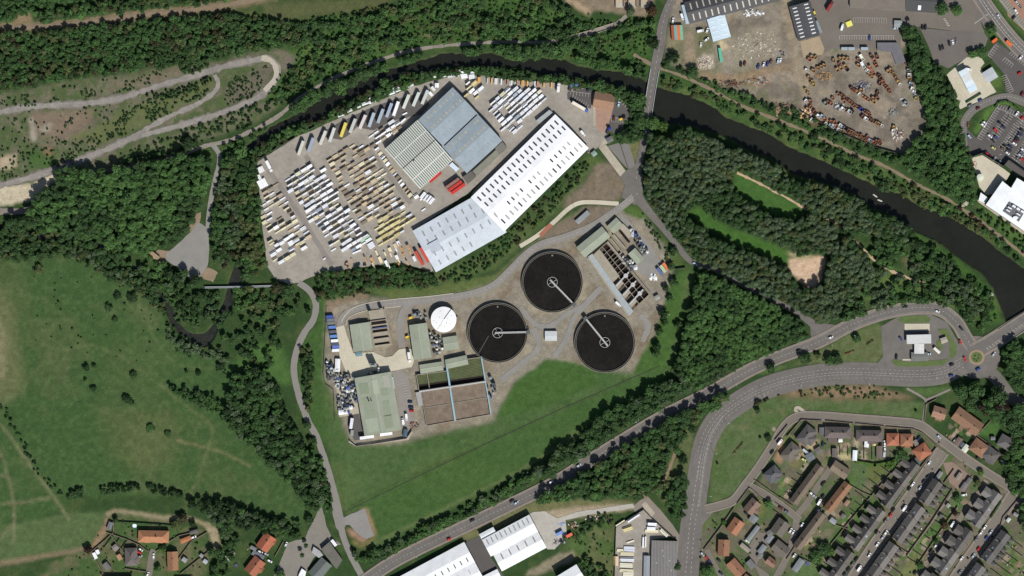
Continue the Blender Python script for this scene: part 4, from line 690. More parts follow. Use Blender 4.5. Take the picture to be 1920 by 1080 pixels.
wood('tall plantation above the grass strip', [(1212, 250), (1245, 258), (1290, 240), (1330, 262), (1400, 288), (1450, 312), (1500, 346), (1550, 350), (1605, 372), (1640, 402), (1690, 410), (1715, 440), (1690, 452), (1640, 440), (1600, 438), (1570, 418), (1515, 394), (1480, 372), (1440, 352), (1400, 330), (1375, 322), (1340, 330), (1290, 300), (1215, 300)], 8.6, (5, 8.4), (9, 11.5), POP, [G['deep'], G['grey'], G['grey'], G['olive'], G['grey']])
wood('tall plantation right of the works', [(1208, 300), (1290, 300), (1375, 326), (1378, 352), (1400, 376), (1440, 398), (1490, 412), (1520, 400), (1570, 424), (1568, 470), (1555, 482), (1500, 482), (1478, 470), (1420, 445), (1365, 425), (1330, 404), (1310, 388), (1290, 398), (1305, 410), (1345, 438), (1400, 466), (1450, 486), (1478, 500), (1505, 534), (1527, 540), (1545, 510), (1560, 480), (1590, 440), (1620, 470), (1640, 520), (1600, 560), (1562, 597), (1530, 604), (1488, 579), (1408, 539), (1340, 503), (1300, 483), (1272, 452), (1242, 412), (1216, 378), (1208, 340)], 8.6, (5, 8.4), (8, 11), POP, [G['deep'], G['grey'], G['grey'], G['olive'], G['grey']])
wood('mixed wood above the bypass', [(1640, 450), (1690, 455), (1730, 450), (1790, 490), (1850, 545), (1880, 600), (1862, 620), (1830, 615), (1795, 585), (1750, 566), (1700, 566), (1650, 580), (1600, 600), (1560, 605), (1600, 560), (1640, 520), (1630, 480)], 9.5, (5, 8.5), (4, 8), ROUGH, [G['deep'], G['green'], G['bright'], G['grey']], .9, .36)
wood('dense wood below the link road', [(1308, 512), (1340, 520), (1400, 548), (1460, 578), (1508, 608), (1516, 630), (1496, 640), (1440, 662), (1370, 692), (1290, 712), (1262, 702), (1276, 645), (1292, 590), (1302, 540)], 9, (5.5, 8.5), (8, 11), BROAD, [G['deep'], G['green'], G['deep'], G['bright']])
wood('bushy bank between river and railway path', [(1242, 168), (1240, 140), (1330, 174), (1440, 224), (1530, 262), (1660, 322), (1770, 378), (1860, 434), (1930, 484), (1930, 506), (1840, 440), (1720, 382), (1600, 325), (1440, 248), (1345, 202), (1300, 182)], 9, (3.5, 7.5), (2, 5.5), ROUGH, [G['green'], G['deep'], G['bright'], G['olive']], .78)
wood('bushes under the skip yard', [(1244, 116), (1275, 125), (1310, 143), (1370, 166), (1440, 192), (1500, 208), (1560, 243), (1640, 275), (1690, 292), (1660, 306), (1600, 282), (1520, 244), (1440, 212), (1390, 192), (1300, 148), (1244, 126)], 9, (3.5, 7), (2, 5.5), ROUGH, [G['bright'], G['green'], G['deep']], .8)
wood('wood beside the skip yard', [(1690, 52), (1712, 44), (1732, 82), (1742, 122), (1768, 125), (1776, 160), (1796, 198), (1800, 240), (1812, 285), (1824, 318), (1826, 360), (1828, 385), (1790, 372), (1750, 350), (1700, 318), (1664, 300), (1696, 288), (1734, 246), (1734, 195), (1706, 130)], 10, (5.5, 9.5), (5.5, 9), BROAD, [G['deep'], G['green'], G['bright'], G['green']], 1)
wood('bushes behind the superstore', [(1832, 388), (1880, 410), (1925, 446), (1925, 478), (1870, 432), (1830, 405)], 9, (3, 6), (2, 4), BUSH, [G['green'], G['bright'], G['rust'], G['deep']], .7)
wood('trees at the road bridge corner', [(1882, 648), (1905, 642), (1935, 652), (1935, 745), (1900, 728), (1884, 700)], 11, (7, 10), (7, 10), BROAD, [G['deep'], G['green']])
wood('garden wood below the roundabout', [(1800, 742), (1830, 745), (1862, 740), (1890, 762), (1935, 760), (1935, 840), (1895, 812), (1870, 790), (1840, 770)], 12, (7, 12), (8, 11), BROAD, [G['deep'], G['green'], G['copper'], G['green']])
wood('garden wood right of the bungalows', [(1876, 870), (1900, 830), (1935, 800), (1935, 1000), (1912, 990), (1912, 940), (1890, 910)], 11.5, (7, 10), (6, 9), BROAD, [G['green'], G['bright'], G['deep']])
wood('scrubby strip beside the pallet yard', [(1060, 1005), (1110, 968), (1148, 958), (1150, 980), (1120, 990), (1080, 1008), (1050, 1025)], 8, (3.5, 6), (2, 4.5), ROUGH, [G['deep'], G['green'], G['olive']], .9)
wood('scrubby strip beside the pallet yard', [(1082, 1050), (1100, 1040), (1125, 1060), (1145, 1075), (1140, 1095), (1092, 1095)], 10, (5, 8), (4, 7), ROUGH, [G['deep'], G['green']], .9)
wood('hedge above the meadow strip', [(182, 922), (210, 912), (262, 908), (262, 916), (200, 926)], 6, (3.5, 5), (3, 5), ROUGH, [G['deep'], G['dark']]); wood('hedge above the meadow strip', [(272, 910), (290, 910), (340, 925), (350, 935), (320, 932), (280, 920)], 6, (3.5, 5), (3, 5), ROUGH, [G['deep'], G['dark']])
wood('hedge above the meadow strip', [(130, 922), (155, 915), (157, 930), (128, 935)], 6, (4, 6), (3, 5), ROUGH, [G['deep']])
for P_ in (BURN[:8], BURN[12:]):
    A_ = offs(P_, -8); B_ = offs(P_, 8); wood('trees hiding the burn', [tuple(x) for x in A_] + [tuple(x) for x in B_[::-1]], 9, (5, 8), (4, 7), ROUGH, [G['deep'], G['green'], G['deep'], G['olive']], .85)
# scattered bushes on the open ground
def scatter(name, poly, n, r, cols, thr=None, h=(.8, 2.2)):
    rr = np.random.default_rng(n + len(TREES)); q = np.array(poly); c = 0; t = 0
    while c < n and t < n * 30:
        t += 1; u = rr.uniform(q[:, 0].min(), q[:, 0].max()); v = rr.uniform(q[:, 1].min(), q[:, 1].max())
        if not inside(poly, np.array([u]), np.array([v]))[0]: continue
        if thr and fbm(np.array([u * .05]), np.array([v * .05]), 3)[0] < thr: continue
        if any(inside(k, np.array([u]), np.array([v]))[0] for k in KEEP): continue
        TREES.append((u, v, rr.uniform(*r), rr.uniform(*h), BUSH, cols[rr.integers(len(cols))], name)); c += 1
DK = [G['dark'], G['deep'], G['deep'], G['green']]
scatter('derelict land', [(0, 185), (60, 175), (150, 155), (320, 130), (330, 150), (150, 190), (0, 205)], 120, (1.5, 3.2), DK, .48); scatter('derelict land', [(40, 210), (230, 195), (200, 260), (120, 320), (0, 340), (0, 230)], 190, (1.4, 3.2), DK, .46)
scatter('derelict land', [(235, 200), (300, 180), (395, 142), (402, 160), (380, 185), (320, 212), (260, 245), (200, 262)], 220, (1.6, 3.4), DK, .4); scatter('derelict land', [(140, 265), (230, 250), (190, 275), (150, 300), (110, 310)], 40, (1.5, 3), DK)
scatter('derelict land', [(430, 150), (500, 120), (505, 150), (470, 185), (420, 200)], 140, (1.2, 2.8), DK, .42); scatter('derelict land', [(300, 258), (400, 225), (480, 195), (500, 200), (470, 240), (400, 262), (330, 280), (230, 300), (180, 308)], 150, (2, 4.5), DK, .42, (1, 3.5)); scatter('derelict land', [(525, 140), (580, 115), (600, 130), (540, 190), (500, 210), (490, 195)], 110, (1.8, 4), DK, .4, (1, 3))
wood('thicket by the hairpin track', [(338, 128), (375, 118), (392, 122), (370, 136), (345, 140)], 7, (3.5, 5), (3, 4), ROUGH, [G['deep'], G['green']]); wood('thicket inside the tracks', [(262, 178), (330, 168), (395, 143), (400, 152), (385, 162), (320, 185)], 6.5, (2.6, 4.2), (2, 4), BUSH, [G['deep'], G['dark']], .85)
wood('line of trees below the haul track', [(190, 312), (250, 300), (300, 285), (350, 272), (375, 262), (372, 274), (330, 288), (260, 305)], 8, (3.5, 6.5), (3, 6), ROUGH, [G['deep'], G['dark'], G['green']], .8)
scatter('meadow', [(60, 490), (260, 540), (330, 660), (300, 700), (60, 640)], 45, (1.2, 3), [G['deep'], G['olive'], G['green']]); scatter('meadow', [(390, 690), (500, 680), (520, 740), (440, 720)], 26, (2, 4), [G['dark'], G['deep']], None, (1.5, 3))
scatter('meadow', [(300, 560), (360, 610), (350, 660), (400, 690), (440, 700), (330, 660)], 40, (2, 4.5), [G['green'], G['deep']], None, (1, 3)); scatter('river slope', [(600, 30), (760, 5), (1000, 0), (1200, 40), (1190, 130), (960, 70), (700, 105), (560, 150)], 140, (1.8, 3.6), [G['green'], G['bright'], G['deep']])
scatter('bypass bank', [(1660, 430), (1720, 450), (1800, 500), (1850, 550), (1870, 600), (1760, 530), (1690, 470)], 90, (2, 4.2), [G['green'], G['deep'], G['bright']], None, (1, 3)); scatter('gorse bank', [(1440, 742), (1500, 730), (1580, 722), (1640, 724), (1690, 738), (1640, 748), (1520, 744)], 70, (1.8, 3.6), [G['deep'], G['rust'], G['olive'], G['bright']], None, (1, 2))
scatter('pallet yard strip', [(1065, 1010), (1148, 985), (1148, 1080), (1090, 1050)], 30, (1.4, 3), [G['deep'], G['green']]); scatter('link road verge', [(1205, 400), (1235, 440), (1262, 480), (1250, 490), (1215, 430)], 36, (2, 3.6), [G['green'], G['deep'], G['olive']], None, (1, 2.5))
scatter('works bank', [(608, 545), (700, 542), (690, 556), (620, 562)], 18, (1.6, 3), [G['green'], G['olive']]); scatter('garden', EST, 260, (1.2, 2.6), [G['deep'], G['green'], G['lime'], G['olive'], G['rust']], None, (.8, 2)); scatter('allotment gardens', [(180, 1010), (210, 970), (390, 1000), (400, 1040), (380, 1080), (100, 1080)], 80, (1.2, 2.8), [G['deep'], G['green'], G['lime'], G['bright'], G['rust']], None, (.8, 2.2))
scatter('left meadow hedge', [(-2, 760), (8, 758), (62, 850), (72, 878), (126, 926), (112, 932), (62, 885), (52, 858)], 40, (2, 4.4), [G['dark'], G['deep']], None, (1.2, 2.6)); scatter('depot bank', [(1440, 200), (1520, 235), (1560, 245), (1640, 276), (1640, 290), (1540, 255)], 40, (2, 4), [G['green'], G['bright']], None, (1, 3)); scatter('verge', [(1380, 740), (1440, 742), (1440, 750), (1395, 765)], 14, (2, 4), [G['deep'], G['brown']], None, (1, 2.5))
# hand-placed single trees: u, v, radius px, height m, colour, words
LONE = [(1606, 635, 9, 6, 'green', 'round dark tree alone on the fuel station lawn'), (1510, 672, 13, 7, 'deep', 'largest round tree on the verge by the bypass'), (1533, 667, 7, 4.5, 'olive', 'small round tree on the verge between two larger ones'), (1556, 676, 11, 7, 'green', 'left half of the twin trees on the verge'), (1570, 675, 11, 6.5, 'deep', 'right half of the twin trees on the verge'),
 (1445, 690, 11, 7, 'deep', 'round tree at the left tip of the road verge'), (1800, 733, 15, 12, 'green', 'broad tree beside the footpath below the roundabout'), (1828, 732, 19, 13, 'green', 'broadest tree below the roundabout'), (1868, 742, 20, 14, 'deep', 'tall tree over the exit road below the roundabout'), (1851, 769, 14, 9, 'brown', 'brownish beech above the big brown double house'), (1820, 760, 13, 8, 'bright', 'bright tree between brown beech and footpath'),
 (1328, 1072, 15, 7, 'bright', 'bright tree at the estate entrance'), (1270, 1062, 7, 6, 'deep', 'narrow conifer beside the grey warehouse'), (1440, 945, 9, 5, 'bright', 'bright tree on the corner of the estate street'), 
 (1545, 1030, 14, 7, 'deep', 'green tree behind the long terrace block'), (1530, 1045, 14, 7, 'bright', 'bright tree below the green terrace garden tree'), (1556, 1035, 9, 5, 'lime', 'yellow-green shrub tree in the back gardens'), (1690, 858, 14, 6, 'green', 'spreading tree behind the orange pyramid roof'), (1670, 872, 10, 5, 'lime', 'pale hedge tree left of the terrace top'),
 (297, 1066, 7, 5, 'bright', 'round tree beside the cul-de-sac end'), (217, 974, 6, 4.5, 'dark', 'dark tree at the top of the allotment gardens'), (343, 972, 10, 7, 'brown', 'bare brown tree above the orange bungalow'), (330, 985, 10, 6, 'olive', 'thin tree right of the orange bungalow'), (362, 982, 7, 5, 'dark', 'dark tree beside the dirt track end'), (166, 1030, 8, 6, 'copper', 'dark red tree at the mown strip corner'), (306, 1024, 7, 5, 'dark', 'dark tree at the bungalow lower corner'), (305, 1030, 6, 4, 'lime', 'yellow-green shrub beside the bungalow drive'),
 (398, 1035, 9, 7, 'deep', 'tall tree beside the dirt track end'), (527, 1078, 10, 6, 'bright', 'green tree at the bottom of the club car park'), (574, 1022, 5, 6, 'deep', 'columnar conifer on the club car park'), (567, 1040, 5, 7, 'deep', 'second columnar conifer beside the club wall'),
 (238, 748, 9, 4, 'dark', 'bushy clump alone in the middle of the meadow'), (176, 730, 7, 3.5, 'deep', 'lone bush left of the meadow clump'), (247, 755, 6, 3, 'deep', 'small bush touching the meadow clump'), (283, 803, 9, 3, 'green', 'low green bush in the lower meadow'), (315, 813, 7, 2.5, 'deep', 'flat bush right of the low meadow bush'), (162, 690, 7, 4, 'dark', 'dark tree in the upper meadow'), (177, 686, 5, 3, 'deep', 'small bush beside the dark meadow tree'), (160, 711, 4, 2.5, 'dark', 'lowest bush of three in the meadow'), (251, 704, 8, 3.5, 'deep', 'bush on the meadow track curve'), (220, 555, 8, 3, 'dark', 'dark bush near the burn bend'), (249, 558, 12, 4, 'dark', 'wide dark bush clump in the meadow'), (205, 577, 8, 3, 'deep', 'loose bush below the wide meadow clump'), (216, 600, 6, 3, 'deep', 'small meadow bush below the burn wood'), (73, 505, 10, 4, 'olive', 'grey-green bush in the meadow corner'),
 (415, 686, 8, 4.5, 'dark', 'dark round tree below the burn pool'), (372, 699, 6, 3.5, 'dark', 'dark bush below the burn pool wood'), (349, 696, 4, 3, 'dark', 'little dark bush by the meadow ditch'), (442, 704, 8, 4.5, 'dark', 'dark tree left of the lane wood'), (470, 708, 9, 5, 'dark', 'dark tree above the meadow-edge wood'), (417, 667, 5, 3, 'deep', 'small tree right of the burn pool'),
 (338, 571, 8, 6, 'dark', 'dark tree on the burn bank'), (316, 512, 10, 8, 'dark', 'dark tree left of the gravel yard point'), (333, 520, 11, 8, 'dark', 'tall dark tree at the gravel yard foot'), (368, 524, 11, 9, 'dark', 'tall dark tree below the gravel yard'), (347, 512, 9, 8, 'deep', 'dark tree between gravel yard trees'), (412, 480, 12, 9, 'deep', 'tall dark tree right of the gravel yard'), (130, 352, 14, 9, 'deep', 'broad green tree at the haul track bend'), (352, 268, 12, 8, 'dark', 'dark tree where the paths meet'), 
 (452, 283, 16, 9, 'bright', 'broad pale tree at the river bend'), (540, 545, 14, 9, 'deep', 'broad dark tree beside the farm lane top'), (520, 540, 12, 8, 'brown', 'brown-green tree left of the farm lane top'), (578, 582, 6, 5, 'dark', 'small dark tree on the lane curve'), (577, 797, 9, 6, 'deep', 'dark tree overhanging the farm lane bend'), (581, 826, 6, 5, 'deep', 'small tree below the farm lane bend'), (618, 955, 7, 6, 'green', 'tree between farm lane and club track'), (580, 975, 9, 6, 'deep', 'tree at the tip of the club track'),
 (640, 165, 15, 9, 'bright', 'rounded pale tree leaning over the river'), (675, 130, 13, 8, 'deep', 'dark riverbank tree above the leaning one'), (640, 207, 12, 6, 'brown', 'brown-green willow on the depot riverbank'), (690, 82, 16, 9, 'green', 'wide tree on the slope above the river path'), (730, 78, 12, 8, 'deep', 'dark tree right of the wide slope tree'), (916, 45, 16, 10, 'green', 'large dark-topped tree on the upper slope'), (870, 42, 13, 8, 'green', 'round tree left of the large slope tree'), (1182, 22, 9, 7, 'grey', 'blue-grey tree below the aggregate bays'), (1222, 22, 11, 7, 'rust', 'reddish tree beside the link road top'), (1225, 82, 13, 9, 'dark', 'dark tree beside the bridge approach'), (1060, 88, 14, 8, 'green', 'wide dark tree at the viaduct end'), (1015, 95, 10, 7, 'deep', 'tree between viaduct and river'), (720, 155, 10, 6, 'green', 'green tree on the near bank of the narrow reach'), (1125, 160, 14, 7, 'green', 'broad tree on the bank behind the parked cabs'), (1195, 190, 18, 9, 'green', 'broad tree between brown gatehouse and river bridge'), (1222, 232, 16, 8, 'bright', 'bright tree over the end of the river bridge'), (1240, 238, 13, 7, 'lime', 'palest tree beside the river bridge end'), (1200, 232, 14, 7, 'green', 'tree left of the bridge end'), (1173, 250, 12, 7, 'dark', 'dark tree behind the parked blue cab'),
 (1262, 472, 9, 6, 'deep', 'dark tree on the verge below the link road car'), (1258, 500, 8, 5, 'deep', 'verge tree right of the container corner'), (1263, 530, 9, 6, 'deep', 'verge tree right of the inlet tanks'), (1248, 540, 7, 5, 'dark', 'dark verge tree nearest the inlet tanks'), (1256, 560, 7, 5, 'green', 'verge tree halfway down the works hedge'), (1243, 588, 10, 6, 'dark', 'dark tree at the end of the works gravel'), (1246, 605, 7, 5, 'deep', 'lower tree by the works gravel end'), (1236, 622, 8, 6, 'deep', 'tree above the narrow pair by the clarifier'), (1231, 650, 9, 7, 'dark', 'tall dark tree right of the lower clarifier'), (1230, 662, 8, 6, 'deep', 'lowest tree of the works hedge'), (1268, 440, 8, 5, 'deep', 'bushy tree on the link road verge'), (1272, 610, 8, 6, 'deep', 'tree on the wood corner across from the works hedge'),
 (1283, 818, 9, 6, 'green', 'oval tree on the grass beside the road bend'), (1281, 862, 9, 6, 'dark', 'dark oval tree inside the bend grass'), (1298, 802, 10, 7, 'dark', 'dark tree at the tip of the bend wood'), (1420, 770, 6, 4, 'deep', 'small dark tree on the grass by the bend'), (1345, 869, 3, 2.5, 'dark', 'tiny tree on the bend lawn'), (1420, 755, 6, 4, 'brown', 'brown bush at the gorse bank end'), (1357, 980, 5, 3, 'lime', 'pale shrub in the verge ring'), (1717, 770, 3, 2.5, 'dark', 'tiny tree on the strip lawn'),
 (1793, 20, 12, 7, 'bright', 'bright tree beside the top dirt enclosure'), (1765, 18, 14, 8, 'green', 'green tree left of the top dirt enclosure'), (1858, 55, 12, 6, 'green', 'bushy tree at the upper car park corner'), (1822, 102, 9, 6, 'bright', 'small bright tree above the fuel forecourt'), (1840, 98, 12, 6, 'green', 'bush cluster above the fuel forecourt'), (1704, 66, 11, 8, 'green', 'tree at the top of the skip yard wood'), 
 (1262, 108, 12, 7, 'dark', 'dark tree left of the skip yard track'), (1298, 135, 12, 7, 'deep', 'dark tree at the skip yard track end'), (1527, 255, 9, 5, 'dark', 'dark bush below the skip yard left corner'), (1575, 255, 8, 5, 'deep', 'dark bush below the skip row'), (1555, 283, 8, 5, 'dark', 'dark bush beside the railway path'), (1575, 303, 9, 5, 'dark', 'dark riverside bush right of the long reach'), (1655, 350, 13, 7, 'deep', 'large bush on the river inner bank'), (1800, 392, 5, 3, 'rust', 'red-leaved shrub left of the superstore path'), (1822, 405, 5, 3, 'rust', 'red-leaved shrub beside the railway path end'), (1835, 420, 7, 3, 'rust', 'wide rusty shrub on the upper riverbank'),
 (1716, 460, 12, 7, 'dark', 'dark round tree in the bypass scrub'), (1755, 490, 9, 6, 'dark', 'dark tree in the middle bypass scrub'), (1795, 515, 9, 6, 'dark', 'dark tree near the river jetty'), (1660, 478, 7, 5, 'deep', 'small tree beside the park path'), (1587, 432, 14, 10, 'deep', 'dark crown over the park path corner'), (1525, 395, 18, 12, 'deep', 'widest tall crown beside the park path'), (1815, 590, 14, 9, 'deep', 'broad tree above the bypass curve'), (1850, 600, 10, 7, 'green', 'tree beside the rocky slipway'),
 (1770, 985, 8, 5, 'rust', 'rusty garden tree beside the back lane'), (1795, 935, 8, 5, 'green', 'garden tree at the top of the back lane'), (1790, 962, 6, 4, 'copper', 'dark garden tree on the back lane corner'), (1755, 1015, 6, 4, 'deep', 'garden tree halfway down the back lane'), (1725, 1060, 8, 4, 'green', 'round tree in the lower gardens'), (1832, 905, 7, 4.5, 'olive', 'tree beside the lane garages'), (1838, 885, 7, 4, 'lime', 'autumn-tinted tree at the lane mouth'), (1425, 820, 3, 2, 'dark', 'tiny street shrub by the parked van'), (1441, 822, 7, 4, 'deep', 'garden tree by the white kerb wall')]
# ---------------------------------------------------------------- plant them
def plant(u, v, r, h, pr, c, label, cat, name, group, trunk=True, rz=None):
    x, y = W(u, v); R = r * S; e = empty(name, x, y, 0, random.uniform(0, 6.28) if rz is None else rz)
    p = random.choice(pr); j = random.uniform(.9, 1.1)
    cz = max(0.15 * h, h - 1.45 * R) if trunk else 0.0; zs = (h - cz) / 1.35
    ch = link('crown' if trunk else 'foliage', p.mesh(), e, (0, 0, cz), 0, (R, R, max(zs, .4)))
    ch.color = tuple(a * j for a in alb(c)) + (1,)
    if trunk: link('trunk', TRUNK, e, (0, 0, 0), 0, (R * 1.1, R * 1.1, h * .8))
    return tag(e, label, cat, group)
def colour_word(c):
    return {G['bright']: 'bright green', G['green']: 'mid green', G['deep']: 'deep green', G['dark']: 'dark green', G['olive']: 'olive', G['grey']: 'grey-green', G['brown']: 'brownish', G['copper']: 'copper-leaved', G['lime']: 'yellow-green', G['rust']: 'rust-leaved'}[c]
for (u, v, r, h, c, words) in LONE:
    bush = h < 4; h = h * 1.05
    plant(u, v, r, h, BUSH if r < 5 else (FINE if r > 11 else BROAD), G[c], uniq(words), 'bush' if bush else 'tree', 'lone_bush' if bush else ('columnar_conifer' if 'conifer' in words else 'broadleaf_tree'), None, not bush)
big = sorted([t for t in TREES if t[4] is not BUSH], key=lambda t: -t[2] * (1.25 if t[4] is BROAD else 1))
n_ind = 300 - sum(1 for l in LONE if l[3] >= 4)
inview = [t for t in big if 4 < t[0] < 1916 and 4 < t[1] < 1076]
take = inview[:n_ind]; tset = set(map(id, take))
for t in take:
    u, v, r, h, pr, c, nm = t
    plant(u, v, r, h, pr, c, place(f"{colour_word(c)} tree in the {nm}", u, v) if len(nm.split()) < 5 else place(f"{colour_word(c)} woodland tree", u, v), 'tree', 'broadleaf_tree', nm)
bushes = sorted([t for t in TREES if t[4] is BUSH and 4 < t[0] < 1916 and 4 < t[1] < 1076], key=lambda t: -t[2])
nb = 150
for t in bushes[:nb]:
    u, v, r, h, pr, c, nm = t
    plant(u, v, r, h, pr, c, place(f"{colour_word(c)} bush", u, v), 'bush', 'lone_bush', 'bushes on the ' + nm, False); tset.add(id(t))
def mass(name, items, seed):
    rr = np.random.default_rng(seed); VV, TT, CC = [], [], []; o = 0
    for (u, v, r, h, pr, c, nm) in items:
        p = pr[rr.integers(len(pr))]; a = rr.uniform(0, 2 * pi); R = r * S; isb = pr is BUSH
        cz = 0.0 if isb else max(.12 * h, h - 1.45 * R); zs = (h - cz) / 1.35
        x = p.V[:, 0] * cos(a) - p.V[:, 1] * sin(a); y = p.V[:, 0] * sin(a) + p.V[:, 1] * cos(a); X, Y = W(u, v)
        VV.append(np.stack([X + x * R, Y + y * R, cz + p.V[:, 2] * zs], 1)); t = p.tris(); TT.append(t + o); o += len(p.V)
        k = np.array(alb(c)) * rr.uniform(.82, 1.2); CC.append(np.tile(k, (len(p.V), 1)))
        if not isb and rr.random() < .5:                       # trunks show at the edges of the woods
            m = MB(); m.cyl(X, Y, -.2, cz + .5 * zs, .22, 5, .12); VV.append(np.array(m.v)); f = np.array([(q[0], q[1], q[2]) for q in m.f if len(q) == 4] + [(q[0], q[2], q[3]) for q in m.f if len(q) == 4])
            TT.append(f + o); o += len(m.v); CC.append(np.tile(np.array(alb((84, 74, 60))), (len(m.v), 1)))
    me = bpy.data.meshes.new(name); fill(me, np.concatenate(VV), np.concatenate(TT), np.concatenate(CC)); me.materials.append(FOLM)
    return kind(link(name, me), 'stuff')
rest = [t for t in TREES if id(t) not in tset]
mass('woodland', [t for t in rest if t[4] is not BUSH], 1); mass('scrub', [t for t in rest if t[4] is BUSH], 2)
print('TREES', len(TREES), 'individual', len(take), 'rest', len(rest))
# ================================================================ BUILDINGS
HC = 2600.0; HB = .68
def Wh(u, v, h):                                  # where a point seen at height h stands
    x, y = W(u, v); k = 1 - h / HC; return x * k, y * k
OM = dict(metal=mat('profiled_sheet', src='object', rough=.55, spec=.3, noise=((.03, .06), (.14, .08), (.9, .07))), tile=mat('roof_tiles', src='object', noise=((.5, .12), (2.5, .14)), rough=.9),
          wall=mat('rendered_wall', src='object', noise=((.6, .08),)), flat=mat('roof_felt', src='object', noise=((.15, .1), (1.0, .1))), trim=mat('painted_trim', src='object', rough=.6, noise=((1, .04),)), steel=mat('dull_steel', src='object', rough=.6, noise=((.4, .12), (2, .1))))
GLASS = mat('window_glass', (46, 52, 58), rough=.15, spec=.5, noise=((.3, .1),)); BLACK = mat('dark_opening', (34, 32, 32)); RLITE = mat('roof_light', src='object', rough=.4, noise=((.5, .08),))
def shared(key, fn, _c={}):
    if key not in _c: _c[key] = fn()
    return _c[key]
def unit_box(name, m): return shared((name, m.name), lambda: MB().box(0, 0, -.5, .5, 1, 1).mesh(name, m))
def rect4(p0, p1, p2, p3, h):
    q = np.array([Wh(*p, h) for p in (p0, p1, p2, p3)]); c = q.mean(0); a = (q[1] - q[0] + q[2] - q[3]) / 2; b = (q[3] - q[0] + q[2] - q[1]) / 2
    return c, np.linalg.norm(a), np.linalg.norm(b), atan2(a[1], a[0])
def onslope(parent, name, m, x, y, lx, ly, Wd, h, rise, split=.5, color=None, th=.12, lift=.05):
    """a thin panel lying on a gable roof whose ridge runs along local x."""
    W2 = Wd / 2 + .3; yr = -W2 + 2 * W2 * split
    t = (y + W2) / (yr + W2) if y < yr else (W2 - y) / (W2 - yr); z = h + rise * t; tilt = atan2(rise, yr + W2) if y < yr else -atan2(rise, W2 - yr)
    o = link(name, unit_box(name, m), parent, (x, y, z + lift)); o.scale = (lx, ly, th); o.rotation_euler = (tilt, 0, 0)
    if color: o.color = tuple(alb(color)) + (1,)
    return o
def openings(e, L, Wd, h, n=2, big=False):
    wm = shared('win', lambda: MB().box(0, 0, -.65, .65, 1.2, .12).mesh('window', GLASS)); dm = shared('dor', lambda: MB().box(0, 0, 0, 2.1, 1.0, .14).mesh('door', OM['trim'])); rm = shared('rol', lambda: MB().box(0, 0, 0, 3.6, 4.0, .16).mesh('loading_door', OM['trim']))
    for s in (-1, 1):
        for i in range(n):
            x = L * ((i + .5) / n - .5) * .8; link('window', wm, e, (x, s * (Wd / 2 + .03), min(1.7, h * .6)))
            if h > 6 and not big: link('window', wm, e, (x, s * (Wd / 2 + .03), 4.0))
    if big: link('loading_door', rm, e, (L / 2 + .03, 0, 0), pi / 2, (1, 1, min(1, h / 4.4)), color=(96, 104, 110)); link('loading_door', rm, e, (-L / 2 - .03, 0, 0), pi / 2, (1, 1, min(1, h / 4.4)), color=(96, 104, 110))
    else: link('door', dm, e, (0, -Wd / 2 - .04, 0), color=(92, 60, 50))
def shed(name, label, cat, corners, h, rise, roofc, wallc=(150, 150, 146), split=.5, roofm=None, group=None, win=3, big=True, base=0):
    h = max(2.2, h * HB); c, L, Wd, a = rect4(*corners, h); e = empty(name, c[0], c[1], base, a); tag(e, label, cat, group)
    obj('wall', MB().box(0, 0, 0, h, L, Wd), OM['wall'], e, color=wallc); r = MB(); 
    if rise: r.gable(L, Wd, h + .16, rise, .3, .16, split=split)
    else: r.box(0, 0, h + .002, h + .35, L + .3, Wd + .3)
    rf = obj('roof', r, roofm or OM['metal'], e, color=roofc); openings(e, L, Wd, h, win, big); e['_g'] = 0; del e['_g']
    return e, rf, L, Wd
def flatpoly(name, label, cat, poly, h, roofc, wallc=(140, 136, 130), m=None, par=True):
    h = max(2.0, h * HB); q = [Wh(*p, h) for p in poly]; cx = sum(p[0] for p in q) / len(q); cy = sum(p[1] for p in q) / len(q); q = [(x - cx, y - cy) for x, y in q]
    e = empty(name, cx, cy); tag(e, label, cat); obj('wall', MB().prism(q, 0, h), OM['wall'], e, color=wallc)
    k = [(x * 1.012, y * 1.012) for x, y in q]; obj('roof', MB().prism(k, h + .003, h + .3), m or OM['flat'], e, color=roofc)
    n = len(q); wm = shared('win', None) if False else None
    for i in range(n):
        (x0, y0), (x1, y1) = q[i], q[(i + 1) % n]; d = hypot(x1 - x0, y1 - y0)
        if d > 5:
            o = link('window', unit_box('window', GLASS), e, ((x0 + x1) / 2, (y0 + y1) / 2, h * .55), atan2(y1 - y0, x1 - x0)); o.scale = (min(d * .5, 6), .16, h * .3)
    return e
# --- timber yard warehouses
RIB = mat('ribbed_roof', (205, 208, 198), rough=.6, noise=((.06, .05), (.6, .05)))
e, rf, L, Wd = shed('warehouse', 'largest warehouse with blue-grey roof and speckled rooflights in the timber yard', 'warehouse', [(785, 225), (849, 164), (895, 214), (831, 274)], 8.6, 1.6, (148, 160, 167), win=6)
e2, rf2, L2, Wd2 = shed('warehouse_bay', 'x', 'warehouse', [(831, 274), (895, 214), (941, 264), (874, 325)], 8.6, 1.6, (148, 160, 167), win=6)
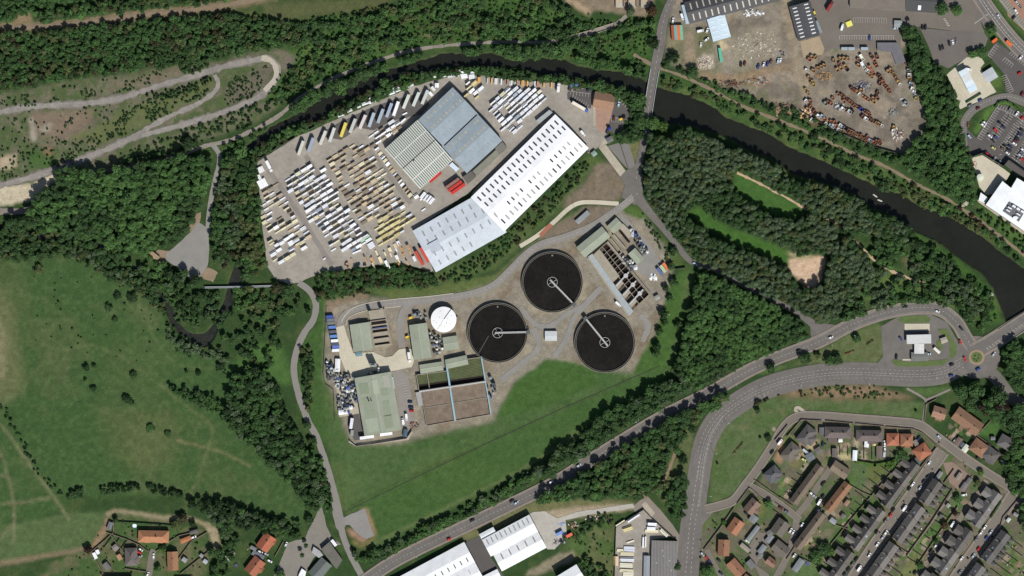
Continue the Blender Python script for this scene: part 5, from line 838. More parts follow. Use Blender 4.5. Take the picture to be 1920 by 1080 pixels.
# the two bays are one building: fold the second bay into the first as parts
for ch in list(e2.children): 
    mw = (e.matrix_basis.inverted() @ e2.matrix_basis @ ch.matrix_basis); ch.parent = e; ch.matrix_basis = mw
bpy.data.objects.remove(e2)
lc = [(150, 160, 160), (170, 168, 150), (180, 176, 158)]; n = 0
for bay in (0, 1):
    for row, y in enumerate((-.33, -.14, .1, .22, .37)):
        for i in range(10):
            if random.random() < (.1 if row in (2, 4) else .35): continue
            x = (i - 4.5) * L * .092 + random.uniform(-.5, .5); yy = y * Wd - (bay and Wd + .0)
            col_ = lc[1 + i % 2] if row in (2, 4) else lc[0]
            if n < 88: onslope(e, 'rooflight', RLITE, x, y * Wd, 1.5, 2.6, Wd, 8.6 * HB + .16, 1.6, color=col_).location[1] += -(bay * (Wd + .25)); n += 1
g = link('gutter', unit_box('gutter', BLACK), e, (0, -Wd / 2 - .12, 8.6 * HB + .25)); g.scale = (L * .96, 1.0, .3)
e, rf, L, Wd = shed('warehouse', 'ribbed pale warehouse roof with dark stripes left of the blue one', 'warehouse', [(723, 278), (785, 225), (846, 301), (787, 355)], 8.4, 1.5, (206, 209, 199), roofm=RIB, win=5)
# dark sheets run down the slope every few metres
for i in range(19):
    for s in (-1, 1):
        onslope(e, 'roof_sheet', RLITE, (i - 9) * L / 19.4, s * Wd * .25, .85, Wd * .5, Wd, 8.4 * HB + .16, 1.5, color=(112, 118, 110))
for y_ in (-.28, .25):
    onslope(e, 'walkway', RLITE, 0, y_ * Wd, L * .98, .7, Wd, 8.4 * HB + .24, 1.5, color=(222, 224, 216))
g = link('ridge_cap', unit_box('ridge_cap', BLACK), e, (0, 0, 8.4 * HB + 1.75)); g.scale = (L, .5, .15)
o = link('roof_vent', unit_box('roof_vent', OM['steel']), e, (-L * .18, -Wd * .02, 8.4 * HB + 2), color=(60, 60, 60)); o.scale = (1.2, .8, .8)
# the long bent warehouse: two lengths meeting at an angle
e, rf, L, Wd = shed('warehouse', 'long bright white warehouse with dark slot rooflights, bent near its lower end', 'warehouse', [(884, 371), (1042, 213), (1102, 280), (945, 432)], 5.6, 1.8, (246, 246, 248), win=10)
n = 0
for row, (y, ln) in enumerate(((.36, 5.6), (.17, 5.2), (-.14, 4.4), (-.34, 5.8))):
    for i in range(19):
        x = (i - 9 + (.2 if row % 2 else 0)) * L / 19.6; dk = (66, 66, 66) if row < 2 or random.random() < .35 else (168, 164, 160)
        if row == 2 and random.random() < .25: continue
        onslope(e, 'rooflight', RLITE, x, y * Wd, 1.35, ln * .85, Wd, 5.6 * HB + .16, 1.8, color=dk); n += 1
e2, rf2, L2, Wd2 = shed('warehouse_bay', 'x', 'warehouse', [(777, 432), (908, 357.5), (947, 436.5), (815, 511)], 5.3, 1.8, (200, 207, 213), win=4)
for row, y in enumerate((.34, .14, -.14, -.36)):
    for i in range(8):
        if n < 99: onslope(e2, 'rooflight', RLITE, (i - 3.6) * L2 / 9, y * Wd2, 1.2, 4.4, Wd2, 5.3 * HB + .2, 1.8, color=(150, 152, 152)); n += 1
onslope(e2, 'roof_patch', RLITE, -L2 * .36, -Wd2 * .02, 10, 9, Wd2, 5.3 * HB + .16, 1.8, color=(178, 186, 194)); 
for ch in list(e2.children):
    mw = (e.matrix_basis.inverted() @ e2.matrix_basis @ ch.matrix_basis); ch.parent = e; ch.matrix_basis = mw
bpy.data.objects.remove(e2)
flatpoly('flat_roof_annex', 'low concrete annex between the blue warehouse and the long white one', 'building', [(886, 321), (930, 281), (938, 289), (895, 330)], 4.2, (132, 132, 118)); flatpoly('flat_roof_annex', 'small square dark annex at the lower corner of the blue warehouse', 'building', [(867, 332), (884, 321), (893, 331), (877, 345)], 4.6, (104, 100, 94)); flatpoly('flat_roof_annex', 'small walled annex at the right corner of the blue warehouse', 'building', [(928, 278), (942, 266), (951, 277), (937, 290)], 4.4, (118, 116, 108))
flatpoly('yard_cabin', 'pale blue cabin in the notch between ribbed and blue roofs', 'cabin', [(842, 310), (848, 304), (861, 316), (855, 322)], 3.2, (206, 220, 232)); flatpoly('lean_to', 'narrow grey lean-to beside the upper end of the white warehouse', 'building', [(1005, 226), (1030, 206), (1036, 211), (1011, 232)], 4.4, (164, 168, 168))
e, rf, L, Wd = shed('gatehouse', 'brown tiled gatehouse between lorry yard and visitor car park', 'gatehouse', [(1112, 200), (1148, 207), (1154, 178), (1116, 172)], 3.4, 3.0, (150, 118, 96), (176, 160, 140), roofm=OM['tile'], big=False)
# --- sewage works
GR = (150, 156, 137)
def hall(label, c, h, rise, roofc=GR, split=.5, cat='building', name='works_hall'):
    e, rf, L, Wd = shed(name, label, cat, c, h, rise, roofc, (140, 146, 128), split=split); g = link('ridge_cap', unit_box('ridge_cap', OM['trim']), e, (0, (-.5 + split) * Wd, max(2.2, h * HB) + .2 + rise), color=(178, 184, 160)); g.scale = (L, .35, .12); return e, rf, L, Wd
hall('green gable-roofed hall beside the concrete works yard', [(664, 660), (656, 610), (692, 604), (699, 654)], 5, .9); hall('narrow long green hall left of the white tank', [(776, 674), (768, 610), (799, 606), (809, 670)], 5.6, .9)
hall('small square green hall below the white round tank', [(834, 657), (860, 654), (857, 629), (830, 634)], 4, .4); hall('green hall directly above the green filter bed', [(838, 692), (877, 682), (875, 667), (836, 674)], 5, .5); hall('green hall with pipe bridge left of the blue walkway', [(789, 700), (831, 694), (829, 678), (787, 685)], 3.6, .4)
e, rf, L, Wd = hall('largest green roof with patched sheets and a flue', [(683, 816), (666, 709), (732, 698), (753, 806)], 7.6, 1.2)
for x, y, lx, ly, c in ((.3, .3, 9, 8, (138, 147, 124)), (.3, -.02, 12, 5, (164, 172, 150)), (-.02, .25, 16, 9, (144, 152, 130)), (-.1, -.22, 13, 6, (140, 149, 126)), (-.33, -.2, 11, 7, (138, 147, 124)), (.18, -.24, 6, 6, (140, 149, 126)), (-.34, .25, 12, 10, (160, 168, 146)), (.36, -.34, 10, 5, (164, 162, 150))): onslope(e, 'roof_sheet', RLITE, x * L, y * Wd, lx, ly, Wd, 7.6 * HB + .16, 1.2, color=c)
obj('flue', MB().cyl(.06 * L, .22 * Wd, 7.6 * HB + .3, 10, .55, 12), OM['steel'], e, color=(150, 156, 140)); obj('flue', MB().cyl(.06 * L, .15 * Wd, 7.6 * HB + .3, 9, .4, 12), OM['steel'], e, color=(150, 156, 140))
hall('long green roof beside the inlet tanks', [(1082, 465), (1126, 426), (1146, 443), (1096, 481)], 6, .8); hall('green roof at the upper tip of the inlet works', [(1138, 425), (1155, 409), (1168, 421), (1151, 437)], 4.4, .4); hall('green gable hut in the middle of the inlet works', [(1195, 496), (1178, 476), (1191, 466), (1207, 484)], 4.6, .8)
flatpoly('slab_roof', 'low concrete-topped chamber at the upper right of the inlet works', 'chamber', [(1162, 428), (1168, 419), (1189, 440), (1178, 447)], 2.6, (168, 158, 140)); flatpoly('sunken_store', 'bare blue-grey slab with low walls beside the works road', 'slab', [(1078, 414), (1101, 394), (1107, 401), (1085, 421)], 1.6, (142, 146, 146))
# round clarifiers with a bridge to the centre
TW = mat('settled_water', (34, 31, 27), rough=.3, spec=.25, noise=((.05, .3), (.3, .25), (1.4, .3)), stripe=(0, 1.3, .2, 1.2)); CR = mat('tank_concrete', (128, 124, 114), noise=((.5, .12),)); GALV = mat('galvanised', (186, 186, 182), rough=.5, noise=((.8, .06),))
def clarifier(label, u, v, r, ang, beyond):
    x, y = W(u, v); R = r * S; e = empty('clarifier', x, y); tag(e, label, 'settling tank', 'round clarifiers of the sewage works')
    obj('tank_wall', MB().ring(0, 0, -.1, 2.5, R - .45, R, 96), CR, e); obj('water', MB().cyl(0, 0, .05, 1.0, R - .48, 96), TW, e); obj('launder', MB().ring(0, 0, 1.01, 1.9, R - 1.5, R - 1.2, 96), CR, e)
    d = obj('centre_well', MB().ring(0, 0, 1.0, 2.0, 4.1, 4.4, 40), GALV, e)
    for k in range(4): a = k * pi / 2 + .5; obj('spoke', MB().tube((.6 * cos(a), .6 * sin(a), 1.8), (4.2 * cos(a), 4.2 * sin(a), 1.8), .16, 6), GALV, d)
    obj('centre_column', MB().cyl(0, 0, .9, 2.7, .8, 16), CR, e)
    b = empty('bridge', 0, 0, 0, 0); b.parent = e; b.rotation_euler[2] = ang; l0, l1 = -beyond * S, R + 2.0
    obj('walkway', MB().box((l0 + l1) / 2, 0, 2.62, 2.85, l1 - l0, 1.25), GALV, b)
    for s in (-1, 1): obj('handrail', MB().tube((l0, s * .72, 3.75), (l1, s * .72, 3.75), .06, 6).tube((l0, s * .72, 3.3), (l1, s * .72, 3.3), .05, 6), GALV, b)
    obj('drive_unit', MB().box(R + .6, 0, 2.5, 3.9, 2.6, 3.4), OM['steel'], e, color=(92, 96, 94)).rotation_euler[2] = ang
    obj('sampling_box', MB().box(0, R - 3.4, .98, 1.35, 1.3, 1.3), CR, e)
    if ang > -.5 and ang < 1: obj('scum_pipe', MB().tube((-R * .3, -R * .1, 1.06), (-R * .62, -R * .66, 1.06), .16, 6), CR, e)
    return e
clarifier('topmost dark round clarifier, its bridge running to the lower right', 1035.5, 529, 57.5, radians(-46), 6); clarifier('left dark round clarifier, its bridge pointing right', 933, 624, 56.5, radians(1.5), 5); clarifier('lower right round clarifier, its bridge running to the upper left', 1134, 642, 57, radians(129), 8)
x, y = W(832, 599); e = empty('storage_tank', x, y); tag(e, 'white domed round tank with one radial ladder on its roof', 'tank'); obj('shell', MB().cyl(0, 0, 0, 5, 10.6, 64), OM['steel'], e, color=(190, 190, 186)); obj('dome', MB().cyl(0, 0, 5.003, 5.9, 10.8, 64, .5), mat('white_dome', (242, 242, 240), rough=.5, noise=((.4, .03),)), e)
obj('roof_ladder', MB().tube((.3, .3, 6.0), (6.2, 8.6, 5.15), .28, 6), OM['steel'], e, color=(110, 112, 112)); obj('roof_pipe', MB().tube((-.3, -.3, 6.0), (-5.2, -8.4, 5.25), .1, 6), OM['steel'], e, color=(140, 142, 142))
for i in range(12): a = random.uniform(0, 6.28); q = random.uniform(3, 9.5); obj('roof_hatch', MB().cyl(q * cos(a), q * sin(a), 5.0, 6.1 - q * .07, .25, 8), OM['steel'], e, color=(70, 70, 70))
obj('valve_house', MB().box(10.8, 1.4, 0, 2, 2, 1.6), OM['steel'], e, color=(130, 134, 132))
# filter beds: concrete troughs around brown or mossy media, one thing with its parts
media = mat('brown_media', (126, 112, 97), noise=((.25, .22), (1.6, .22)), rough=1); moss = mat('mossy_media', (86, 94, 62), noise=((.3, .2), (1.6, .25)), stripe=(70, 2.4, .16, 1.2)); BW = mat('bed_wall', (150, 142, 128), noise=((.6, .12),))
ex, ey = W(850, 750); FB = empty('filter_beds', ex, ey); tag(FB, 'block of brown and mossy filter beds crossed by a blue walkway', 'filter beds')
def bed(nm, poly, m, z, zc=.5):
    q = [(W(*p)[0] - ex, W(*p)[1] - ey) for p in poly]; obj(nm, MB().prism(q, 0, z), m, FB)
def wallrun(a, b, t=.4, z=2.2, m=None, nm='bed_wall'):
    a = np.array(W(*a)) - (ex, ey); b = np.array(W(*b)) - (ex, ey); d = b - a; obj(nm, MB().box(*((a + b) / 2), 0, z, np.linalg.norm(d), t, atan2(d[1], d[0])), m or BW, FB)
P = lambda s, t: (781 + 125 * s + 15.5 * t - 2.0 * s * t, 703 - 17 * s + 96 * t - 5 * s * t)           # s across, t down the block
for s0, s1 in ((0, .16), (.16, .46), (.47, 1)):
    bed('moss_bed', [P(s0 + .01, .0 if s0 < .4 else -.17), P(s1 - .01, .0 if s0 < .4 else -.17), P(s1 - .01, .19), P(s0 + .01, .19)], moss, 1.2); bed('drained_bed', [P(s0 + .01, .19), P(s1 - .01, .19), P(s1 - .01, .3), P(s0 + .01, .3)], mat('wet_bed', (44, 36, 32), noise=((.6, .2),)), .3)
for t0, t1 in ((.34, .64), (.66, .985)):
    for s0, s1 in ((.04, .46), (.475, .985)): bed('media_bed', [P(s0, t0), P(s1, t0), P(s1, t1), P(s0, t1)], media, 1.9)
for a, b, z in ((P(0, 0), P(.46, 0), 2.6), (P(.47, -.18), P(1, -.18), 3), (P(0, .31), P(1, .31), 3.4), (P(.04, .65), P(1, .65), 2.3), (P(.03, 1), P(1, 1), 2.6), (P(0, 0), P(0, .31), 2.6), (P(.16, 0), P(.16, .31), 2.3), (P(.03, .31), P(.03, 1), 2.5), (P(1, -.18), P(1, 1), 2.6), (P(.46, -.18), P(.46, 1), 2.6)): wallrun(a, b, .6, z)
WK = mat('blue_walkway', (150, 180, 190), rough=.5, noise=((.8, .08),)); wallrun(P(.465, -.2), P(.465, 1.0), 1.5, 3.4, WK, 'walkway'); wallrun(P(.99, -.2), P(1.01, 1), 1.0, 3.0, WK, 'walkway'); wallrun(P(.0, .325), P(1, .325), 1.1, 3.55, GALV, 'channel'); wallrun(P(.2, .34), P(.2, .64), .3, 2.1); bed('side_slab', [P(-.06, .33), P(.025, .33), P(.03, .6), P(-.045, .6)], mat('grey_slab', (160, 160, 156), noise=((.5, .1),)), 1.9)
# inlet works: rows of open tanks
A0 = np.array((1137, 455.)); B0 = np.array((1217, 552.)); D0 = np.array((1107, 482.)); C0 = np.array((1180, 587.))
Q = lambda s, t: tuple((A0 * (1 - s) + B0 * s) * (1 - t) + (D0 * (1 - s) + C0 * s) * t)              # s along the block, t from the upper right edge
ex, ey = W(1160, 520); FB = empty('inlet_tanks', ex, ey); tag(FB, 'long block of open inlet and aeration tanks with grey decks', 'treatment tanks')
dk = mat('tank_liquor', (52, 40, 36), rough=.25, spec=.2, noise=((.3, .25), (1.4, .2)), stripe=(-52, 1.0, .35, 1.5)); deck = mat('deck_concrete', (158, 150, 133), noise=((.3, .12), (1.5, .1))); gl = mat('gallery_roof', (164, 170, 170), rough=.6, noise=((.3, .1),))
bed('deck', [Q(0, 0), Q(1, 0), Q(1, 1), Q(0, 1)], mat('tank_floor', (92, 82, 72), noise=((.5, .2),)), .3)
bed('gallery', [Q(-.02, .84), Q(1.02, .84), Q(1.03, 1.06), Q(-.03, 1.08)], gl, 3.0); bed('gallery_step', [Q(-.02, 1.08), Q(1.02, 1.06), Q(1.02, 1.12), Q(-.01, 1.14)], deck, 1.2); bed('deck', [Q(0, .44), Q(.5, .46), Q(.5, .835), Q(0, .835)], deck, 2.6)
cells = [(.03, .1, .05, .3), (.12, .19, .05, .43), (.21, .25, .02, .43), (.265, .3, .02, .43), (.31, .37, .02, .2), (.31, .37, .22, .43), (.38, .44, .02, .2), (.38, .44, .22, .43)]
for i in range(6):
    s0 = .47 + i * .088; cells += [(s0, s0 + .08, .02, .26), (s0, s0 + .08, .28, .5)] + ([(s0, s0 + .08, .52, .66)] if i % 2 else [])
for s0, s1, t0, t1 in cells: bed('tank_cell', [Q(s0, t0), Q(s1, t0), Q(s1, t1), Q(s0, t1)], dk, .9)
for s in (0, .11, .2, .257, .305, .375, .455, .55, .64, .725, .815, .905, 1): wallrun(Q(s, 0), Q(s, .5 if s > .45 else .44), .32, 2.7, deck)
for t in (0, .27): wallrun(Q(0, t), Q(1, t), .4, 2.8, deck)
wallrun(Q(.46, .51), Q(1, .51), .5, 2.7, deck); wallrun(Q(.46, -.05), Q(1.0, -.05), 1.1, 2.2, BW, 'channel'); wallrun(Q(0, -.06), Q(.46, -.05), 1.4, 2.9, deck, 'walkway')
for s in (.57, .74, .905):
    bed('pipe_deck', [Q(s - .03, .52), Q(s + .05, .52), Q(s + .06, .83), Q(s - .03, .83)], deck, 2.2); wallrun(Q(s - .02, .06), Q(s, .82), 1.2, 3.3, GALV, 'walkway')
    k = np.array(W(*Q(s - .012, .25))) - (ex, ey); obj('mixer_platform', MB().cyl(*k, 2.8, 3.6, 1.9, 14), GALV, FB)
for i in range(5):
    bed('settling_bay', [(1160 + i * 3.5, 434 + i * 4.3), (1163.5 + i * 3.5, 431.5 + i * 4.3), (1168 + i * 3.5, 436 + i * 4.3), (1164.5 + i * 3.5, 438.5 + i * 4.3)], dk, .8)
wallrun((1150, 440), (1172, 466), 1.6, 2.6, deck); wallrun((1145, 447), (1166, 473), .9, 2.3, deck); wallrun((1166, 473), (1157, 480), .9, 2.2, deck)
# --- industry at the bottom
def north(label, c, h, rise, roofc, n, rows, cat='warehouse', dk=(150, 150, 148), ln=5, group=None):
    e, rf, L, Wd = shed('warehouse', label, cat, c, h, rise, roofc, (168, 168, 164), group=group)
    for y in rows:
        for i in range(n): onslope(e, 'rooflight', RLITE, (i - (n - 1) / 2) * L / (n + .5), y * Wd, 1.0, ln, Wd, h * HB + .16, rise, color=dk)
    return e
e = north('long white and grey warehouse at the bottom edge, left of the stepped one', [(700, 1108), (870, 1017), (890, 1054), (720, 1145)], 5.4, 1.6, (232, 234, 234), 14, (-.25,), ln=4, dk=(96, 96, 94)); e2 = north('x', [(720, 1145), (890, 1054), (908, 1088), (738, 1180)], 5.4, 1.4, (240, 240, 240), 8, (.2,), ln=4, dk=(196, 196, 192))
for ch in list(e2.children):
    mw = (e.matrix_basis.inverted() @ e2.matrix_basis @ ch.matrix_basis); ch.parent = e; ch.matrix_basis = mw
bpy.data.objects.remove(e2)
e = north('stepped white warehouse with two ridges behind the bypass', [(920.5, 1043), (1008, 996), (992, 966), (904.5, 1012)], 7.2, 1.5, (228, 230, 230), 10, (.27,), ln=5, dk=(158, 158, 154)); e2 = north('x', [(941, 1070), (1024, 1027), (1008, 996.3), (926, 1041)], 7.0, 1.4, (238, 238, 236), 5, (.22,), ln=5, dk=(140, 140, 136))
for ch in list(e2.children):
    mw = (e.matrix_basis.inverted() @ e2.matrix_basis @ ch.matrix_basis); ch.parent = e; ch.matrix_basis = mw
bpy.data.objects.remove(e2)
shed('warehouse_annex', 'low pale annex on the road side of the stepped warehouse', 'building', [(905, 1011), (930, 998), (924, 989), (898, 1003)], 5.6, .4, (218, 222, 222)); shed('white_shed', 'white roof with a low sign panel at the bottom edge beside the brown yard', 'building', [(912, 1092), (940, 1078), (930, 1069), (904, 1082)], 3.6, .3, (234, 234, 236)); shed('tall_shed', 'white corner of a tall shed at the bottom edge, casting a broad shadow', 'building', [(1044, 1081), (1081, 1059), (1098, 1088), (1060, 1112)], 12, 1.5, (234, 236, 236))
e, rf, L, Wd = shed('warehouse', 'grey corrugated warehouse right of the pallet yard', 'warehouse', [(1219, 1110), (1223, 1013), (1270, 1016), (1267, 1113)], 5.2, .7, (126, 123, 119), (120, 118, 114), roofm=mat('grey_corrugated', (128, 125, 121), noise=((.3, .08), (1.5, .06)), stripe=(0, 2.6, .16, 1.5)))
for i in range(6): onslope(e, 'rooflight', RLITE, random.uniform(-.4, .4) * L, random.uniform(-.3, .3) * Wd, 1, 1, Wd, 5.2 * HB + .16, .7, color=(170, 172, 170))
shed('lean_to', 'slim blue-grey lean-to along the grey warehouse', 'building', [(1206.5, 1110), (1208, 1042), (1218, 1043), (1217, 1111)], 3.6, .4, (146, 150, 156))
# club, lower left
flatpoly('club_hall', 'dark flat-roofed hall of the club beside the farm lane', 'hall', [(602, 1030), (618, 1016), (642, 1050), (631, 1067)], 5.2, (108, 104, 97)); shed('club_wing', 'slate-roofed wing of the club below the flat hall', 'hall', [(578, 1072), (604, 1046), (621, 1060), (598, 1090)], 4.4, 1.8, (104, 110, 106), roofm=OM['tile'], big=False); flatpoly('club_annex', 'pale grey flat annex joining the club roofs', 'annex', [(588, 1025), (600, 1033), (606, 1041), (598, 1046), (585, 1036)], 3.4, (168, 168, 168)); flatpoly('club_porch', 'white flat porch roof at the bottom of the club', 'annex', [(560, 1078), (566, 1066), (574, 1072), (570, 1090), (558, 1090)], 3.2, (236, 236, 236))
# --- upper right: sheds, depot, petrol stations, store
e, rf, L, Wd = shed('long_shed', 'long dark roof with pale rooflights along the top edge', 'warehouse', [(1294, 44), (1475, -3), (1464, -42), (1283, 5)], 5, 2.0, (78, 78, 80), (150, 160, 162), win=8)
for y in (.26, -.26):
    for i in range(15): onslope(e, 'rooflight', RLITE, (i - 7) * L / 15.6, y * Wd, 1.1, 5.6, Wd, 5 * HB + .16, 2.0, color=(196, 190, 172))
e, rf, L, Wd = shed('long_shed', 'dark roof with two rows of white rooflights above the worn slab', 'warehouse', [(1497, 76), (1480, 13), (1519, 3), (1536, 66)], 5, 1.8, (80, 80, 82), win=5); 
for y, dy in ((.28, 0), (-.28, .6)):
    for i in range(9): onslope(e, 'rooflight', RLITE, (i - 4) * L / 9.4 + dy, y * Wd, 1.0, 3.6, Wd, 5 * HB + .16, 1.8, color=(226, 226, 222))
e, rf, L, Wd = shed('shed', 'pale blue gabled shed below the long dark roof', 'shed', [(1337.5, 77), (1326, 36), (1358, 28), (1370, 69)], 4.4, 1.2, (204, 222, 232), (180, 196, 204))
for s in (-1, 1):
    for i in range(4): onslope(e, 'rooflight', RLITE, (i - 1.5) * L / 4.4, s * Wd * .26, 1, 4.5, Wd, 4.4 * HB + .16, 1.2, color=(226, 232, 230))
shed('lean_to', 'pale blue lean-to on the left end of the long dark roof', 'building', [(1276, 11), (1284, 9), (1293, 43), (1289, 44)], 3.2, .3, (176, 194, 206)); flatpoly('office', 'grey flat-topped block along the top edge above the asphalt yard', 'building', [(1594, -20), (1698, -20), (1698, 20), (1594, 13)], 4, (124, 116, 106)); e, rf, L, Wd = shed('dark_hall', 'charcoal roof with one white hatch along the top edge', 'building', [(1698, 20), (1755, 24), (1757, -16), (1700, -20)], 4, 1, (76, 76, 76), (150, 144, 136))
o = onslope(e, 'roof_hatch', RLITE, -.05 * L, -.32 * Wd, 2.6, 4, Wd, 4 * HB + .2, 1, color=(236, 238, 240), th=.8)
shed('kiosk', 'small grey square kiosk above the parked row of the asphalt yard', 'kiosk', [(1677, 50), (1691, 51), (1691, 39), (1677, 39)], 3.2, .3, (146, 150, 150), big=False); flatpoly('ruined_office', 'roofless L-shaped block with blue rubble beside the skip yard wood', 'building', [(1645, 80), (1682, 80), (1690, 94), (1698, 116), (1680, 120), (1672, 98), (1645, 94)], 2.6, (112, 110, 114))
def canopy(label, c, h, color, n=2, panels=None):
    ce, L, Wd, a = rect4(*c, h); e = empty('fuel_canopy', ce[0], ce[1], 0, a); tag(e, label, 'canopy'); obj('roof', MB().box(0, 0, h - .9, h, L, Wd), OM['metal'], e, color=color)
    for i in range(n):
        for s in (-1, 1): obj('column', MB().box((i - (n - 1) / 2) * L / n, s * Wd * .28, 0, h - .91, .5, .5), GALV, e)
        obj('fuel_pump', MB().box((i - (n - 1) / 2) * L / n + 1.6, 0, 0, 1.6, .6, 1.2), OM['trim'], e, color=(200, 60, 50))
    for x, lx, c2 in panels or []: o = link('roof_panel', unit_box('roof_panel', RLITE), e, (x * L, 0, h + .04), color=c2); o.scale = (lx * L, Wd * .96, .08)
    return e, L, Wd
canopy('white panelled canopy of the retail fuel station', [(1819, 176), (1796, 135), (1812.5, 127), (1833, 167.5)], 4.9, (206, 216, 220), 3, [(.38, .2, (212, 224, 230)), (.13, .22, (214, 214, 212)), (-.12, .2, (222, 232, 238)), (-.36, .22, (208, 226, 236))])
shed('kiosk', 'square grey-roofed kiosk of the retail fuel station', 'kiosk', [(1841, 137.5), (1860.6, 126), (1870, 144), (1852.5, 155.6)], 3.8, .2, (182, 186, 190), (230, 230, 230), big=False)
canopy('wide pale cross-bar canopy of the T-shaped fuel station', [(1700, 645), (1746, 644), (1746, 626.5), (1700, 628)], 4.4, (192, 194, 190), 4, [(0, .98, (204, 206, 202))]); e, rf, L, Wd = shed('shop', 'grey-green flat shop at the foot of the T-shaped station', 'shop', [(1709, 676), (1739, 676), (1739, 661), (1709, 661)], 3.6, .3, (108, 112, 106), (190, 186, 176), big=False); shed('link_canopy', 'pale ridge canopy joining shop and cross-bar of the T-shaped station', 'canopy', [(1723.5, 644.5), (1723.5, 662), (1732, 662), (1732, 644.5)] if False else [(1715, 662.5), (1715, 645.6), (1732, 645.6), (1732, 662.5)], 4.5, .5, (206, 206, 202), big=False)
e = flatpoly('superstore', 'superstore with bright white flat roof and dark plant deck', 'superstore', [(1880, 340), (1896, 353), (1907, 334), (1990, 385), (1990, 480), (1849, 384)], 9.6, (240, 243, 244), (120, 118, 116), OM['metal'])
def onflat(e, poly, h, z0, z1, nm, m, color=None):
    q = [(Wh(*p, h)[0] - e.location[0], Wh(*p, h)[1] - e.location[1]) for p in poly]; return obj(nm, MB().prism(q, z0, z1), m, e, color=color)
pd = onflat(e, [(1880, 396), (1892, 378), (1922, 396), (1910, 416)], 6.5, 9.6 * HB + .31, 7.2, 'plant_deck', OM['steel'], (104, 106, 110))
for (u, v, l, w_) in ((1901, 387, 7, 3.6), (1909, 392, 7, 3.6), (1917, 397, 7, 3.6), (1903, 409, 8, 4.5), (1893, 390, 8, 2), (1890, 395, 8, 2), (1909, 402, 8, 2), (1906, 407, 6, 2)):
    x, y = Wh(u, v, 7); obj('air_handler', MB().box(x - e.location[0], y - e.location[1], 7.2, 8.7, l * S, w_ * S, radians(-32)), OM['trim'], e, color=(236, 238, 240))
onflat(e, [(1839, 361), (1853, 371), (1847, 381), (1835, 375)], 4, 0, 4, 'side_bay', OM['metal'], (238, 240, 240)); onflat(e, [(1868, 360), (1893, 357), (1880, 344)], 9.8, 9.915, 9.95, 'roof_patch', OM['metal'], (234, 240, 244)) if False else None
# ================================================================ HOUSES
ORANGE = (176, 112, 78); TAN = (150, 112, 88); SLATE = (98, 94, 92); BROWN = (112, 98, 84); TERRA = (164, 104, 80)
hd = shared('hdoor', lambda: MB().box(0, 0, 0, 2.1, .95, .12).mesh('door', OM['trim'])); hw = shared('hwin', lambda: MB().box(0, 0, -.6, .6, 1.3, .1).mesh('window', GLASS)); CHM = mat('chimney_brick', (128, 104, 88), noise=((2, .15),))
chm = shared('chim', lambda: MB().box(0, 0, -1.2, .9, 1.0, .7).cyl(-.22, 0, .9, 1.2, .13, 8).cyl(.22, 0, .9, 1.2, .13, 8).mesh('chimney', CHM))
def house(label, u, v, L, Wd, ang, typ='hip', roofc=SLATE, h=3.4, rise=2.5, wings=(), wallc=(170, 156, 138), chim=1, name='house', cat='house', group=None):
    x, y = Wh(u, v, h); L *= S; Wd *= S; a = radians(ang); e = empty(name, x, y, 0, a); tag(e, label, cat, group)
    wl = MB().box(0, 0, 0, h, L, Wd); r = MB(); (r.hip if typ == 'hip' else r.gable)(L, Wd, h + .15, rise, .35, .15)
    for k, (dx, dy, l, w_, t) in enumerate(wings):
        dx *= S; dy *= S; l *= S; w_ *= S; wl.box(dx, dy, 0, h - .25 - .1 * k, l, w_); (r.hip if t == 'hip' else r.gable)(l, w_, h - .1 - .1 * k, rise * min(1, w_ / Wd) * .9, .3, .15, dx, dy, pi / 2 if t != 'flat' else 0) if t != 'flat' else r.box(dx, dy, h - .22 - .1 * k, h - .02 - .1 * k, l + .4, w_ + .4)
    obj('wall', wl, OM['wall'], e, color=wallc); rf = obj('roof', r, OM['tile'], e, color=roofc)
    for i in range(chim): link('chimney', chm, rf, ((-.28 + .56 * i if chim > 1 else .12) * L * (.75 if typ == 'hip' else 1), 0, h + rise))
    link('door', hd, e, (0, -Wd / 2 - .03, 0), color=random.choice([(120, 50, 44), (60, 70, 90), (220, 220, 214), (50, 70, 56)]))
    for s in (-1, 1):
        for i in (-.28, .28): link('window', hw, e, (i * L, s * (Wd / 2 + .02), 1.5))
    return e
